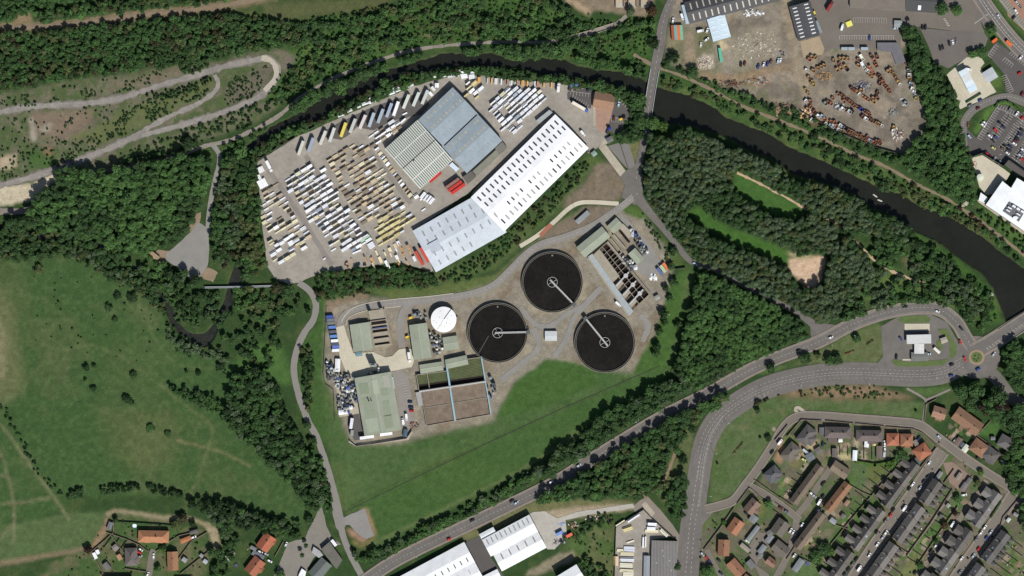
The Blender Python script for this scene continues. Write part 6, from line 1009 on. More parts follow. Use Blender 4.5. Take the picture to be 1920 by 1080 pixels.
HS = [('slate cross-gabled house at the top left corner of the estate', 1512, 816, 34, 22, 52, 'hip', SLATE, [(-2, -9, 20, 18, 'hip')]), ('slate hipped house below the cross-gabled one, beside the parked van', 1482, 848, 34, 22, 50, 'hip', (106, 100, 92), [(0, -10, 12, 10, 'hip')]), ('dark slate house with round turret roof at the street bend', 1449, 889, 28, 22, 40, 'hip', (92, 92, 94), [(0, -9, 14, 12, 'hip')]),
 ('left slate double house with hipped ends facing the top street', 1571, 811, 48, 20, -1, 'hip', (104, 95, 92), [(-10, -10, 16, 14, 'flat')]), ('right slate double house with hipped ends, beside the pyramid roofs', 1630, 817, 48, 20, -1, 'hip', (106, 96, 92), [(6, -10, 16, 10, 'flat')]), ('bright orange pyramid-roofed bungalow', 1674, 824, 22, 22, 0, 'hip', TERRA, []), ('brown and orange pyramid-roofed bungalow beside the bright one', 1700, 825, 22, 22, 0, 'hip', (150, 106, 82), [(1, -12, 8, 5, 'flat')]),
 ('orange corner bungalow with broad hipped roof above the terrace', 1729, 847, 27, 24, 35, 'hip', (158, 102, 78), []), ('tan gabled house above the street, left of the brown semi', 1761, 774, 24, 20, -17, 'gable', (150, 118, 98), [(2, -11, 12, 6, 'flat')]), ('big brown double house with cross gables near the copper beech', 1814, 790, 56, 26, -36, 'gable', (136, 106, 84), [(12, -4, 20, 20, 'gable')]), ('brown hipped house on the street below the brown semi', 1836, 840, 30, 25, -36, 'hip', (140, 106, 84), []),
 ('slate hipped house right of the brown hipped one', 1857, 853, 28, 24, -38, 'hip', (94, 90, 88), [(4, -11, 12, 8, 'flat')]), ('large slate house among the right-hand trees', 1890, 832, 36, 22, -30, 'hip', (104, 100, 98), [(8, 6, 16, 16, 'hip')]), ('brown house on the main road corner of the estate', 1410, 950, 26, 20, 50, 'gable', (126, 104, 92), [(0, -10, 12, 10, 'gable')]), ('house with one brown and one orange roof slope', 1379, 987, 27, 22, 55, 'gable', (156, 110, 84), []),
 ('orange-brown house standing square to the estate entrance', 1357, 1027, 29, 20, 88, 'gable', (144, 106, 82), []), ('long orange house at the bottom edge of the estate', 1380, 1065, 32, 20, -49, 'gable', (152, 110, 86), []), ('two-tone slate house on the cul-de-sac', 1463, 989, 28, 24, 55, 'gable', (104, 98, 90), []), ('slate house with walled garden in the cul-de-sac fork', 1463, 1029, 28, 22, -39, 'gable', (106, 100, 92), [(2, -11, 14, 8, 'flat')]), ('tan gabled house between the terrace blocks', 1575, 881, 33, 20, -34, 'gable', (128, 114, 98), []),
 ('low brown house at the bottom of the cul-de-sac', 1446, 1054, 18, 13, -38, 'gable', (142, 112, 94), []), ('brown house cut by the bottom edge of the estate', 1402, 1092, 26, 20, -40, 'gable', (134, 108, 90), [])]
for l, u, v, L, Wd, a, t, c, wg in HS: house(l, u, v, L, Wd, a, t, c, wings=wg, chim=2 if L > 40 else 1)
for l, u, v, L, Wd, a, c in (('long brown terrace block left of the cul-de-sac road', 1513, 908, 84, 16, 53.5, (112, 100, 88)), ('terrace block with half-orange roof right of the cul-de-sac road', 1571, 932, 62, 17, 52, (138, 104, 80)), ('lowest long brown terrace block beside the parked row', 1518, 995, 80, 16, 53, (114, 102, 90))): house(l, u, v, L, Wd, a, 'gable', c, h=4.2, rise=2.4, chim=2, name='terrace_block', cat='terrace block')
house('big orange hip-roofed bungalow with two front gables at lower left', 288, 1006, 56, 21, -1, 'hip', (170, 120, 88), wings=[(-12, -7, 9, 10, 'hip'), (12, -7, 9, 10, 'hip')]); house('grey slate bungalow left of the cul-de-sac end', 246, 1044, 32, 22, 92, 'hip', (104, 98, 94), wings=[(-6, -8, 14, 14, 'hip')]); house('slate and orange house right of the cul-de-sac end', 324, 1052, 34, 19, 92, 'gable', (150, 112, 84), chim=1); house('tiled house on the club street', 499, 1017, 30, 24, 55, 'gable', (162, 98, 74), wings=[(8, -9, 10, 10, 'gable')]); house('tiled house at the bottom of the club street', 478, 1062, 32, 24, 52, 'gable', (152, 96, 74), wings=[(2, -10, 12, 12, 'gable')]); house('house cut by the bottom edge below the allotments', 222, 1092, 50, 20, 0, 'gable', (96, 82, 74)); house('house cut by the bottom edge right of the allotments', 345, 1096, 30, 20, 0, 'gable', (140, 110, 90))
# terraces: every house its own roof, rear wing and chimney
def terrace(rows, p0, p1, n, depth, front_right, col_, wingd, group, lab, gaps=(), wing_every=1, wtype='gable', wlen=12, small=False):
    p0 = np.array(p0, float); p1 = np.array(p1, float); d = (p1 - p0) / n; pitch = np.linalg.norm(d); ang = math.degrees(atan2(-d[1], d[0])); nr = np.array([-d[1], d[0]]) / pitch   # nr: to the rear
    if not front_right: nr = -nr
    for i in range(n):
        if i in gaps: continue
        c = p0 + d * (i + .5) + nr * depth / 2; ln = pitch * (.985 if (i + 1) not in gaps else .86)
        x, y = Wh(*c, 4.6); a = radians(ang); e = empty('terraced_house', x, y, 0, a); jit = random.uniform(.86, 1.16); cc = tuple(k * jit for k in col_)
        tag(e, uniq(f"slate terraced house, {ORD[i]} from top, {lab}"), 'terraced house', group)
        L = ln * S; D = depth * S; sg = 1 if (nr @ np.array([d[1], -d[0]])) > 0 else -1                  # local +y side of the rear
        v_ = np.array([cos(a), sin(a)]); rearw = np.array([nr[0], -nr[1]]); sg = 1 if rearw @ np.array([-sin(a), cos(a)]) > 0 else -1
        wl = MB().box(0, 0, 0, 4.6, L, D); r = MB().gable(L, D, 4.75, 3.0, .0, .12)
        obj('wall', wl, OM['wall'], e, color=(150, 138, 122)); rf = obj('roof', r, OM['tile'], e, color=cc)
        link('chimney', chm, rf, (L / 2 - .6, sg * .2, 7.8), pi / 2); pw = obj('party_wall', MB().box(L / 2 - .1, -D * .22, 4.7, 6.6, .3, D * .5), OM['wall'], rf, color=(170, 164, 152)) 
        if wingd:
            if small:
                for k in (-.25, .25): 
                    w_ = empty('rear_bay', k * L, sg * (D / 2 + wingd * S / 2), 0); w_.parent = e; obj('bay_wall', MB().box(0, 0, 0, 3.0, L * .3, wingd * S), OM['wall'], w_, color=(196, 192, 182)); obj('bay_roof', MB().hip(wingd * S, L * .3, 3.1, .9, .1, .1, rot=pi / 2), OM['tile'], w_, color=cc)
            else:
                w_ = empty('rear_wing', random.uniform(-.05, .05) * L, sg * (D / 2 + wingd * S / 2 - .4), 0); w_.parent = e; obj('wing_wall', MB().box(0, 0, 0, 4.0, wlen * S, wingd * S), OM['wall'], w_, color=(160, 148, 130)); obj('wing_roof', MB().gable(wingd * S + 3, wlen * S, 4.1, 1.9, .15, .1, rot=pi / 2, cy=-sg * 1.4), OM['tile'], w_, color=cc)
        if random.random() < .35: o = onslope(e, 'roof_window', RLITE, random.uniform(-.2, .2) * L, -sg * D * .22, 1.6, 1.8, D, 4.8, 3.0, color=(150, 156, 164))
        link('door', hd, e, (L * .3, -sg * (D / 2 + .03), 0), color=(90, 60, 60))
        for k in (-.25, .1): link('window', hw, e, (k * L, -sg * (D / 2 + .02), 1.6)); link('window', hw, e, (k * L, -sg * (D / 2 + .02), 3.7))
SL = (100, 96, 92)
terrace(0, (1726, 875), (1666, 955), 4, 19, True, SL, 17, 'terrace left of the first terrace street', 'left row of first terrace street'); terrace(0, (1662, 962), (1609, 1035), 4, 19, True, SL, 17, 'terrace left of the first terrace street', 'middle left row of first terrace street'); terrace(0, (1604, 1040), (1560, 1100), 3, 19, True, SL, 17, 'terrace left of the first terrace street', 'lowest left row of first terrace street')
terrace(0, (1750, 896), (1722, 937), 2, 22, False, SL, 11, 'terrace right of the first terrace street', 'right row of first terrace street', small=True); terrace(0, (1718, 943), (1672, 1008), 3, 22, False, SL, 11, 'terrace right of the first terrace street', 'middle right row of first terrace street', small=True); terrace(0, (1668, 1014), (1608, 1098), 4, 22, False, SL, 11, 'terrace right of the first terrace street', 'lowest right row of first terrace street', small=True)
terrace(0, (1880, 930), (1836, 992), 3, 22, True, (106, 103, 100), 14, 'terrace left of the second terrace street', 'left row of second terrace street', wlen=18); terrace(0, (1828, 1000), (1770, 1082), 4, 22, True, (106, 103, 99), 14, 'terrace left of the second terrace street', 'middle left row of second terrace street', wlen=18); terrace(0, (1766, 1086), (1750, 1108), 1, 22, True, (106, 103, 99), 14, 'terrace left of the second terrace street', 'lowest left row of second terrace street', wlen=18)
terrace(0, (1878, 993), (1838, 1046), 3, 22, False, (98, 96, 94), 10, 'terrace right of the second terrace street', 'right row of second terrace street', small=True); terrace(0, (1832, 1054), (1798, 1100), 2, 22, False, (98, 96, 94), 10, 'terrace right of the second terrace street', 'lower right row of second terrace street', small=True)
# garden sheds, garages and sheds
for u, v, l, w_, a, c, s in [(1541, 808, 9, 13, 0, (102, 104, 104), 'grey flat garage'), (1519, 857, 15, 14, 30, (110, 116, 120), 'garage with white panels'), (1535, 845, 12, 12, 35, (108, 102, 98), 'small grey garage'), (1565, 849, 9, 16, 0, (104, 98, 94), 'narrow dark shed'), (1603, 854, 8, 19, -3, (226, 234, 238), 'long white garage roof'), (1649, 848, 11, 23, 0, (112, 100, 92), 'long brown shed'), (1625, 833, 8, 11, -5, (236, 238, 240), 'white conservatory'), (1576, 826, 7, 6, 0, (238, 238, 240), 'white square porch'), (1718, 832, 8, 14, 30, (124, 118, 108), 'grey garage'), (1720, 865, 13, 9, -38, (96, 104, 98), 'green-grey flat garage'), (1811, 841, 14, 10, 52, (206, 208, 190), 'pale striped garage roof'), (1797, 828, 10, 16, -38, (118, 100, 90), 'brown lean-to'), (1803, 833, 9, 9, 52, (84, 88, 92), 'dark garage'), (1862, 822, 8, 6, 0, (120, 120, 122), 'small grey shed'), (1443, 1000, 10, 10, 35, (112, 110, 108), 'small corner shed'),
 (1413, 973, 14, 14, 50, (120, 124, 126), 'grey garage'), (1417, 994, 18, 8, 52, (130, 136, 138), 'row of pale garages'), (1407, 1007, 18, 8, 52, (134, 140, 138), 'row of grey-green garages'), (1397, 1027, 20, 8, -40, (150, 142, 130), 'pale lock-up garage'), (1443, 1010, 16, 10, 52, (128, 132, 136), 'pair of silver lock-ups'), (1429, 1030, 18, 10, 52, (124, 130, 132), 'striped lock-ups'), (1425, 1042, 10, 8, 52, (120, 120, 118), 'single lock-up'), (1497, 1060, 26, 12, 55, (128, 132, 134), 'row of ribbed lock-ups'), (1408, 1058, 12, 16, 40, (112, 112, 112), 'grey outbuilding'), (1562, 977, 12, 9, -38, (148, 152, 158), 'pale grey shed'), (1581, 968, 8, 8, 50, (110, 108, 104), 'small dark shed'), (1588, 943, 11, 7, 52, (150, 120, 100), 'brown summer house'), (1760, 893, 20, 7, 55, (130, 130, 130), 'row of silver lane garages'), (1798, 893, 14, 7, 55, (142, 134, 124), 'tan lane garage'), (1808, 913, 16, 9, 55, (120, 114, 112), 'grey lane garage'), (1817, 902, 12, 8, 55, (108, 106, 104), 'dark lane garage'),
 (1778, 948, 7, 7, 50, (150, 146, 140), 'small pale garden shed'), (1764, 968, 7, 6, 50, (96, 96, 96), 'dark garden shed'), (1905, 965, 9, 6, -30, (140, 140, 142), 'grey allotment shed'), (1891, 975, 8, 6, 50, (190, 196, 190), 'pale greenhouse'), (348, 1012, 20, 8, 22, (170, 112, 78), 'orange garage roof'), (364, 997, 16, 6, 17, (100, 96, 98), 'dark caravan shelter'), (206, 986, 8, 14, -20, (110, 112, 116), 'grey garden workshop'), (216, 1027, 10, 10, 40, (134, 126, 120), 'brown allotment shed'), (178, 1042, 6, 12, 25, (238, 238, 240), 'white shed'), (183, 1035, 6, 8, 25, (236, 236, 238), 'small white shed'), (224, 1045, 8, 11, 30, (168, 132, 104), 'tan patio slab shed'), (346, 1050, 8, 9, 55, (150, 150, 152), 'pale garden shed'), (378, 1042, 6, 7, 55, (140, 144, 146), 'small grey shed'), (385, 1053, 7, 8, 55, (176, 182, 188), 'pale square shed'), (475, 1028, 12, 6, -28, (120, 124, 126), 'pale garage roof'), (484, 1041, 24, 9, -28, (112, 114, 118), 'long grey carport'), (430, 1045, 10, 12, 40, (176, 182, 180), 'pale greenhouse'), (436, 1038, 9, 8, 40, (120, 116, 112), 'small grey shed'), (200, 1062, 10, 14, 40, (112, 110, 108), 'grey shed'), (288, 480, 22, 11, -38, (160, 140, 112), 'tan hut'),
 (1114, 288, 9, 9, 38, (136, 158, 144), 'green cabin'), (1143, 262, 12, 10, 30, (110, 112, 110), 'grey store'), (1232, 558, 8, 9, -60, (150, 150, 146), 'small works kiosk'), (1033, 630, 22, 18, 0, (196, 200, 200), 'white-topped pump house'), (673, 664, 12, 8, 8, (110, 140, 146), 'teal cabin'), (633, 685, 9, 24, -2, (226, 226, 226), 'long white cabin'), (643, 773, 16, 8, 8, (238, 238, 238), 'white cabin'), (633, 722, 7, 7, 0, (232, 232, 232), 'white square tank cover'), (760, 812, 7, 14, -8, (74, 96, 110), 'blue-green cabin'), (1858, 553, 9, 6, 30, (150, 146, 138), 'wooden jetty hut'), (1811, 381, 8, 7, -35, (180, 172, 150), 'ruined stone hut'), (1806, 385, 5, 5, 0, (160, 150, 130), 'small ruined hut'), (1824, 380, 6, 6, -35, (190, 186, 178), 'white meter box hut'), (1770, 638, 12, 10, 20, (168, 160, 144), 'car wash frame'), (1757, 657, 14, 5, -42, (226, 222, 210), 'white service slab'), (819, 160, 7, 8, 0, (238, 238, 238), 'white box stack')]:
    x, y = Wh(u, v, 2.6); e = empty('outbuilding', x, y, 0, radians(a)); L, Wd = l * S, w_ * S; tag(e, place(s, u, v), 'shed'); obj('wall', MB().box(0, 0, 0, 2.3, L, Wd), OM['wall'], e, color=(138, 132, 122)); r = MB().gable(L, Wd, 2.45, .35, .12, .12) if L >= Wd else MB().gable(Wd, L, 2.45, .35, .12, .12, rot=pi / 2); obj('roof', r, OM['flat'], e, color=c); link('door', hd, e, (L / 2 + .03, 0, 0), pi / 2, color=(90, 90, 86))
# garden walls and hedges
WALLM = mat('garden_wall', (122, 108, 96), noise=((1, .15),)); HEDGE = foliage('hedge_leaves', 'object')
def wallline(pts, h, t, label, cat='wall', name='garden_wall', m=WALLM, color=None):
    mb = MB(); q = [W(*p) for p in pts]; cx, cy = q[0]
    for a, b in zip(q, q[1:]): mb.box((a[0] + b[0]) / 2 - cx, (a[1] + b[1]) / 2 - cy, 0, h, hypot(b[0] - a[0], b[1] - a[1]) + t * .9, t, atan2(b[1] - a[1], b[0] - a[0]))
    o = obj(name, mb, m, None, color=color); o.location = (cx, cy, 0); return tag(o, label, cat)
for pts, l in (([(1476, 818), (1502, 787), (1540, 789)], 'dark corner wall round the top left garden of the estate'), ([(1548, 789), (1600, 794)], 'wall along the top street before the slate double houses'), ([(1604, 794), (1657, 799)], 'wall along the top street before the right slate double house'), ([(1662, 800), (1712, 804), (1730, 812)], 'curved pale wall before the pyramid-roofed bungalows'), ([(1730, 812), (1756, 838), (1726, 876)], 'wall round the orange corner bungalow'), ([(1453, 825), (1476, 797)], 'kerb wall beside the parked van'), ([(1382, 945), (1405, 914), (1430, 935)], 'wall round the corner garden beside the grass'), ([(1320, 1030), (1350, 990), (1376, 952)], 'long wall between verge and estate gardens'), ([(1415, 900), (1460, 932), (1466, 935)], 'wall below the street bend gardens'), ([(1558, 1020), (1592, 978), (1655, 905), (1700, 852)], 'long alley wall behind the first terrace'), ([(1585, 905), (1615, 922), (1632, 930)], 'wall across the back gardens below the lawn'), ([(1570, 985), (1590, 992)], 'short wall in the back gardens'), ([(1722, 945), (1690, 992), (1640, 1060), (1620, 1090)], 'front wall of the right-hand terrace'),
    ([(1700, 1042), (1744, 982), (1785, 918)], 'wall between back path and gardens'), ([(1720, 1060), (1760, 1000), (1795, 950)], 'dark wall down the middle of the lane gardens'), ([(1912, 932), (1880, 970), (1876, 985)], 'long wall beside the second terrace street'), ([(213, 978), (213, 998), (198, 1012), (172, 1034)], 'wall between mown strip and allotment gardens'), ([(200, 998), (240, 1012), (262, 1022), (278, 1034)], 'dark garden wall left of the orange bungalow'), ([(207, 1002), (235, 1040)], 'allotment wall beside the bungalow garden'), ([(178, 1048), (194, 1075)], 'lower allotment wall'), ([(335, 1048), (360, 1014), (388, 998)], 'wall beside the orange garage drive'), ([(338, 1076), (390, 1035)], 'wall between lower gardens and tree'), ([(293, 1034), (310, 1020), (336, 1004), (362, 998)], 'wall right of the orange bungalow'), ([(235, 1066), (274, 1072)], 'wall below the grey slate bungalow'), ([(516, 1043), (531, 1016)], 'white kerb wall beside the club street lawns'), ([(1820, 806), (1830, 815), (1858, 835)], 'pale wall beside the brown semi garden'), ([(1836, 812), (1856, 790)], 'white garden wall right of the brown semi'), ([(1733, 790), (1736, 758), (1755, 748)], 'wall beside the footpath fork'), ([(1770, 905), (1788, 880)], 'wall beside the lane garages'), ([(1500, 1045), (1545, 1068)], 'wall across the lower lawn of the estate'), ([(1475, 1048), (1500, 1010), (1490, 1000)], 'wall beside the slate fork house')): wallline(pts, 1.5, .5, uniq(l))
hg = wallline([(1606, 866), (1640, 872), (1665, 868), (1680, 862)], 2, 2.2, 'tall ragged green hedge behind the slate double houses', 'hedge', 'garden_hedge', HEDGE, G['lime'])
for pts, l in (([(1706, 905), (1718, 885)], 'front hedge strip at the top of the first terrace street'), ([(1676, 945), (1697, 912)], 'second hedge strip along the first terrace street'), ([(1858, 970), (1876, 942)], 'hedge strip along the second terrace street'), ([(1812, 192), (1838, 176)], 'hedge below the retail fuel canopy'), ([(1866, 200), (1872, 191), (1888, 189), (1900, 197), (1914, 210)], 'curved hedge round the retail car park corner'), ([(222, 979), (300, 984), (320, 986)], 'garden hedge behind the orange bungalow')): wallline(pts, 1.5, 1.3, uniq(l), 'hedge', 'garden_hedge', HEDGE, G['deep'])
FENCE = mat('fence_mesh', (84, 82, 78), noise=((1, .1),))
for pts, l in (([(484, 300), (520, 277), (600, 232), (690, 191), (770, 161)], 'palisade fence behind the trailer row of the timber yard'), ([(655, 826), (668, 836), (700, 832), (762, 822), (772, 808)], 'dark fence round the foot of the sewage works'), ([(612, 575), (606, 700), (610, 720), (625, 730), (628, 790)], 'thin fence down the left side of the sewage works'), ([(648, 960), (760, 905), (900, 838), (1050, 768), (1238, 686)], 'long straight field fence'), ([(875, 1017), (700, 1100)], 'roadside fence before the long white warehouse'), ([(1262, 505), (1285, 502)], 'short gate fence at the link road'), ([(1178, 316), (1163, 270)], 'low fence round the empty lorry park'), ([(1207, 955), (1155, 988), (1152, 1090)], 'tall fence round the pallet yard'), ([(1207, 956), (1222, 972), (1262, 1008)], 'dark fence between access road and pallet yard'), ([(1690, 290), (1640, 276), (1560, 243), (1500, 208)], 'fence below the skip yard'), ([(1844, 290), (1880, 312), (1890, 300), (1925, 325)], 'tall screen wall behind the superstore service yard'), ([(1822, 294), (1842, 287)], 'end wall of the service yard')): wallline(pts, .3 if 'field' in l else 1.0 if 'thin' in l else 2.2 if 'screen' not in l and 'end wall' not in l else 4.5, .25, uniq(l), 'fence', 'boundary_fence', FENCE)
# bridges
def bridge(label, pts, w, z0, rail, m, name='bridge', rc=(200, 204, 206)):
    P = [np.array(W(*p)) for p in pts]; cx, cy = P[0]; e = empty(name, cx, cy); tag(e, label, 'bridge'); dk_ = MB(); rl = [MB(), MB()]
    for a, b in zip(P, P[1:]):
        d = b - a; c = (a + b) / 2 - P[0]; L = np.linalg.norm(d); an = atan2(d[1], d[0]); dk_.box(*c, z0 - .9, z0, L + .1, w, an); n_ = np.array([-sin(an), cos(an)])
        for k, s in enumerate((-1, 1)): q = c + n_ * s * (w / 2 - .15); rl[k].box(*q, z0, z0 + rail, L, .3, an)
    obj('deck', dk_, m, e)
    for k in (0, 1): obj('parapet', rl[k], OM['trim'], e, color=rc)
    for a in P[1:-1] if len(P) > 2 else [P[0] * .6 + P[-1] * .4]: obj('pier', MB().box(*(a - P[0]), -3, z0 - .95, 1.2, w * .8, atan2(P[-1][1] - P[0][1], P[-1][0] - P[0][0])), BW, e)
    return e
bridge('narrow road bridge with white parapets over the wide river', [(1212.5, 238), (1214, 216), (1221, 170), (1228, 130)], 7.6, .14, 1.1, tar, 'road_bridge'); bridge('thin white footbridge over the burn left of the timber yard', [(384, 539), (420, 538.5), (450, 538), (512, 536)], 1.3, 1.2, .8, BW, 'footbridge'); bridge('old viaduct deck with pale parapets among the top trees', [(1060, 74), (1105, 62), (1150, 48)], 4.2, 1.0, .9, track, 'viaduct', (176, 166, 154))
bridge('wide road bridge at the right edge over the river', [(1880, 630), (1902, 615), (1925, 600), (1990, 556)], 13.5, .13, 1.0, tar2, 'road_bridge', (150, 144, 136))
NF = 0
for p0, p1, n, d in (((1612, 968), (1690, 862), 8, (-24, -18)), ((1590, 1010), (1555, 1062), 4, (-14, -10)), ((1762, 905), (1660, 1046), 11, (26, 18)), ((1655, 1052), (1632, 1086), 3, (40, 28)), ((1800, 945), (1720, 1058), 8, (-18, -12)), ((1560, 836), (1650, 840), 6, (0, 22)), ((1895, 1010), (1850, 1078), 6, (30, 22)), ((1520, 905), (1470, 970), 6, (-26, -18)), ((215, 1000), (262, 1026), 4, (-22, 30))):
    for i in range(n + 1):
        a = np.array(p0) + (np.array(p1) - p0) * i / n; NF += 1; k = random.uniform(.75, 1.05); wallline([tuple(a), (a[0] + d[0] * k, a[1] + d[1] * k)], 1.3, .22, place('thin dark garden fence', a[0] + d[0] / 2, a[1] + d[1] / 2), 'fence', 'garden_fence', FENCE)
# ================================================================ TIMBER STACKS
WRAP = mat('wrapped_timber', src='object', rough=.5, spec=.3, noise=((1.2, .07),)); WOOD = mat('sawn_timber', src='object', noise=((1.5, .16),)); RUST = mat('rusty_steel', src='object', noise=((1.2, .25),), rough=.9)
def stack_mesh(nw, nl, seed, m):
    """nw packs side by side, nl layers on bearers; unit length, real width and height."""
    r = random.Random(seed); b = MB(); pw = 1.12
    for i in range(nw):
        layers = nl if r.random() < .75 else max(1, nl - 1)
        for k in range(layers):
            z = .12 + k * .98; y = (i - (nw - 1) / 2) * (pw + .12) + r.uniform(-.05, .05); dx = r.uniform(-.012, .012)
            b.box(dx, y, z, z + .86, 1 + r.uniform(-.05, .03), pw)
            for q in (-.35, 0, .35): b.box(q, y, z - .12, z, .02, pw)
    return b.mesh('timber_stack', m)
SM = {}
def stack(u, v, L, ang, nw, nl, col_, wrapped, label, group):
    k = (nw, nl, random.randrange(3), wrapped)
    if k not in SM: SM[k] = stack_mesh(nw, nl, hash(k) & 999, WRAP if wrapped else WOOD)
    x, y = Wh(u, v, nl); j = random.uniform(.93, 1.05); o = link('wrapped_timber_stack' if wrapped else 'timber_stack', SM[k], None, (x, y, .12), radians(ang), (L * S, 1, 1), tuple(min(255, c * j) for c in col_))
    return tag(o, label, 'wrapped timber stack' if wrapped else 'timber stack', group)
WH = [(244, 244, 246), (236, 238, 242), (240, 240, 240), (226, 230, 238)]; CREAM = [(228, 220, 186), (222, 212, 180), (232, 228, 204)]; TANW = [(198, 178, 146), (174, 156, 132), (206, 188, 156), (146, 132, 114)]; YEL = [(222, 208, 152), (216, 202, 146), (228, 218, 168)]; MINT = [(196, 226, 196)]; GREYW = [(168, 178, 190), (150, 156, 166)]
CNTS = {True: 0, False: 0}
def block(name, poly, p0, rowdir, ang, rows, step, pal, skip, nws, nls, bend=0):
    e1 = np.array((cos(radians(ang)), -sin(radians(ang)))); rd = np.array(rowdir, float); p0 = np.array(p0, float)
    for r in range(rows):
        i = 0; x = random.uniform(-2, 2) - 24
        while x < 150:
            ln = random.choice((10.5, 11.5, 12, 12.5, 9)); c = p0 + rd * r + e1 * (x + ln / 2) + np.array((random.uniform(-.3, .3), random.uniform(-.4, .4)))
            x += ln + random.choice((.5, .7, 1.0, 1.4))
            if not inside(poly, np.array([c[0]]), np.array([c[1]]))[0]: continue
            if random.random() < skip: continue
            w_, pl = random.choices(pal, [q[0] for q in pal])[0]; wrapped = pl in (WH, CREAM, MINT, GREYW, YEL); nw = random.choice(nws); nl = random.choice(nls); cw = {id(WH): 'white', id(CREAM): 'cream', id(TANW): 'tan', id(YEL): 'yellow', id(MINT): 'mint', id(GREYW): 'grey'}[id(pl)]
            if CNTS[wrapped] >= 299: continue
            CNTS[wrapped] += 1; i += 1
            stack(c[0], c[1], ln, ang + random.uniform(-.7, .7), nw, nl, random.choice(pl), wrapped, uniq(f"{cw} timber stack, {ORD[i - 1]} in row {r + 1}, {name}"), name)
block('white middle block', [(527, 338), (594, 293), (640, 380), (694, 452), (670, 468), (622, 474), (575, 400)], (520, 338), (5.5, 8.1), 32, 21, 12, [(10, WH), (1.5, CREAM), (.2, TANW), (.5, GREYW)], .1, (1, 1, 2, 2), (2, 3, 3))
block('left block by the trees', [(484, 345), (512, 336), (556, 408), (592, 452), (560, 460), (520, 440), (496, 425)], (482, 346), (4.4, 8.6), 32, 15, 12, [(4, WH), (4, CREAM), (3, TANW)], .2, (1, 1, 2), (1, 2, 3))
block('loose lower corner block', [(500, 440), (560, 448), (596, 455), (616, 492), (596, 500), (545, 500), (512, 492)], (498, 448), (2.6, 10.5), 31, 6, 12, [(5, WH), (4, CREAM), (1, TANW)], .5, (2, 2, 3), (2, 3))
block('tan middle block', [(606, 296), (672, 262), (690, 278), (744, 362), (760, 392), (700, 440), (680, 420), (640, 356)], (598, 300), (5.3, 8.0), 31, 17, 12, [(6, TANW), (2, CREAM), (1.6, WH), (.4, GREYW)], .16, (1, 1, 1, 2), (1, 2, 2))
block('yellow lower block', [(705, 418), (752, 382), (772, 400), (780, 412), (735, 452), (712, 470)], (695, 424), (6.5, 7.6), 31, 7, 12, [(8, YEL), (1, TANW), (1, WH)], .06, (1, 2, 2), (2, 2, 3))
block('upper right white block', [(912, 196), (940, 168), (985, 160), (1012, 172), (1026, 186), (960, 252), (940, 240), (925, 218)], (886, 214), (6.2, 5.8), 41, 14, 12, [(10, WH), (1, CREAM), (.4, TANW), (.5, GREYW)], .05, (1, 2, 2), (2, 3, 3))
block('small upper yellow block', [(868, 168), (880, 150), (905, 164), (910, 172), (884, 192), (874, 180)], (858, 172), (6, 5), 40, 6, 12, [(1, [(222, 232, 130)]), (2, WH)] if False else [(2, YEL), (1, WH)], .3, (1, 2), (3, 3))
block('white block by ribbed roof', [(686, 262), (735, 226), (752, 232), (716, 272), (708, 285)], (676, 268), (5.2, 7.0), 34, 7, 12, [(6, WH), (1, TANW)], .05, (1, 2, 2), (2, 3, 3))
# single file between lane and ribbed warehouse
for i in range(14):
    t = i / 13; u, v = 713 + t * 60, 288 + t * 84; pl = random.choice((WH, WH, CREAM, TANW)); stack(u, v, 8.5, 42, random.choice((1, 2, 2)), random.choice((1, 2, 3)), random.choice(pl), pl is not TANW, uniq(f"timber stack in single file by the ribbed roof, {ORD[i]} from the top"), 'single file of stacks beside the ribbed warehouse')
k = 0
for u, v, l, nw in ((640, 214, 15, 3), (656, 207, 12, 2), (672, 201, 10, 1), (685, 194, 14, 2), (697, 188, 13, 4), (719, 177, 12, 2), (733, 172, 13, 4), (746, 166, 13, 4), (758, 163, 12, 2), (770, 160, 11, 2), (817, 143, 9, 2), (832, 142, 10, 2), (845, 139, 13, 4), (858, 137, 12, 4), (870, 140, 12, 5), (884, 141, 11, 5)):
    k += 1; stack(u, v, l, 20 if u < 800 else 8, nw, 2, WH[k % 3], True, uniq(f"white wrapped stack against the riverside fence, {ORD[k - 1]} from the left"), 'white stacks along the riverside fence')
for i, (u, c) in enumerate(((898, 'o'), (914, 'g'), (922, 'o'), (930, 'w'), (940, 'w'), (952, 'r'), (958, 'w'), (966, 'm'), (970, 'r'), (980, 'o'), (989, 'o'), (1003, 'w'), (1009, 'r'), (1020, 'o'), (1034, 'o'))):
    cc = dict(o=(214, 166, 98), g=(190, 194, 188), w=(232, 236, 240), r=(176, 132, 110), m=(196, 214, 200))[c]; stack(u, 150 + (u - 898) * .07, 11, 86, 1 + (i % 3 == 0), 2, cc, c in 'wm', uniq(f"upright timber stack in the riverside racks, {ORD[i]} from the left"), 'racked stacks along the top edge of the yard')
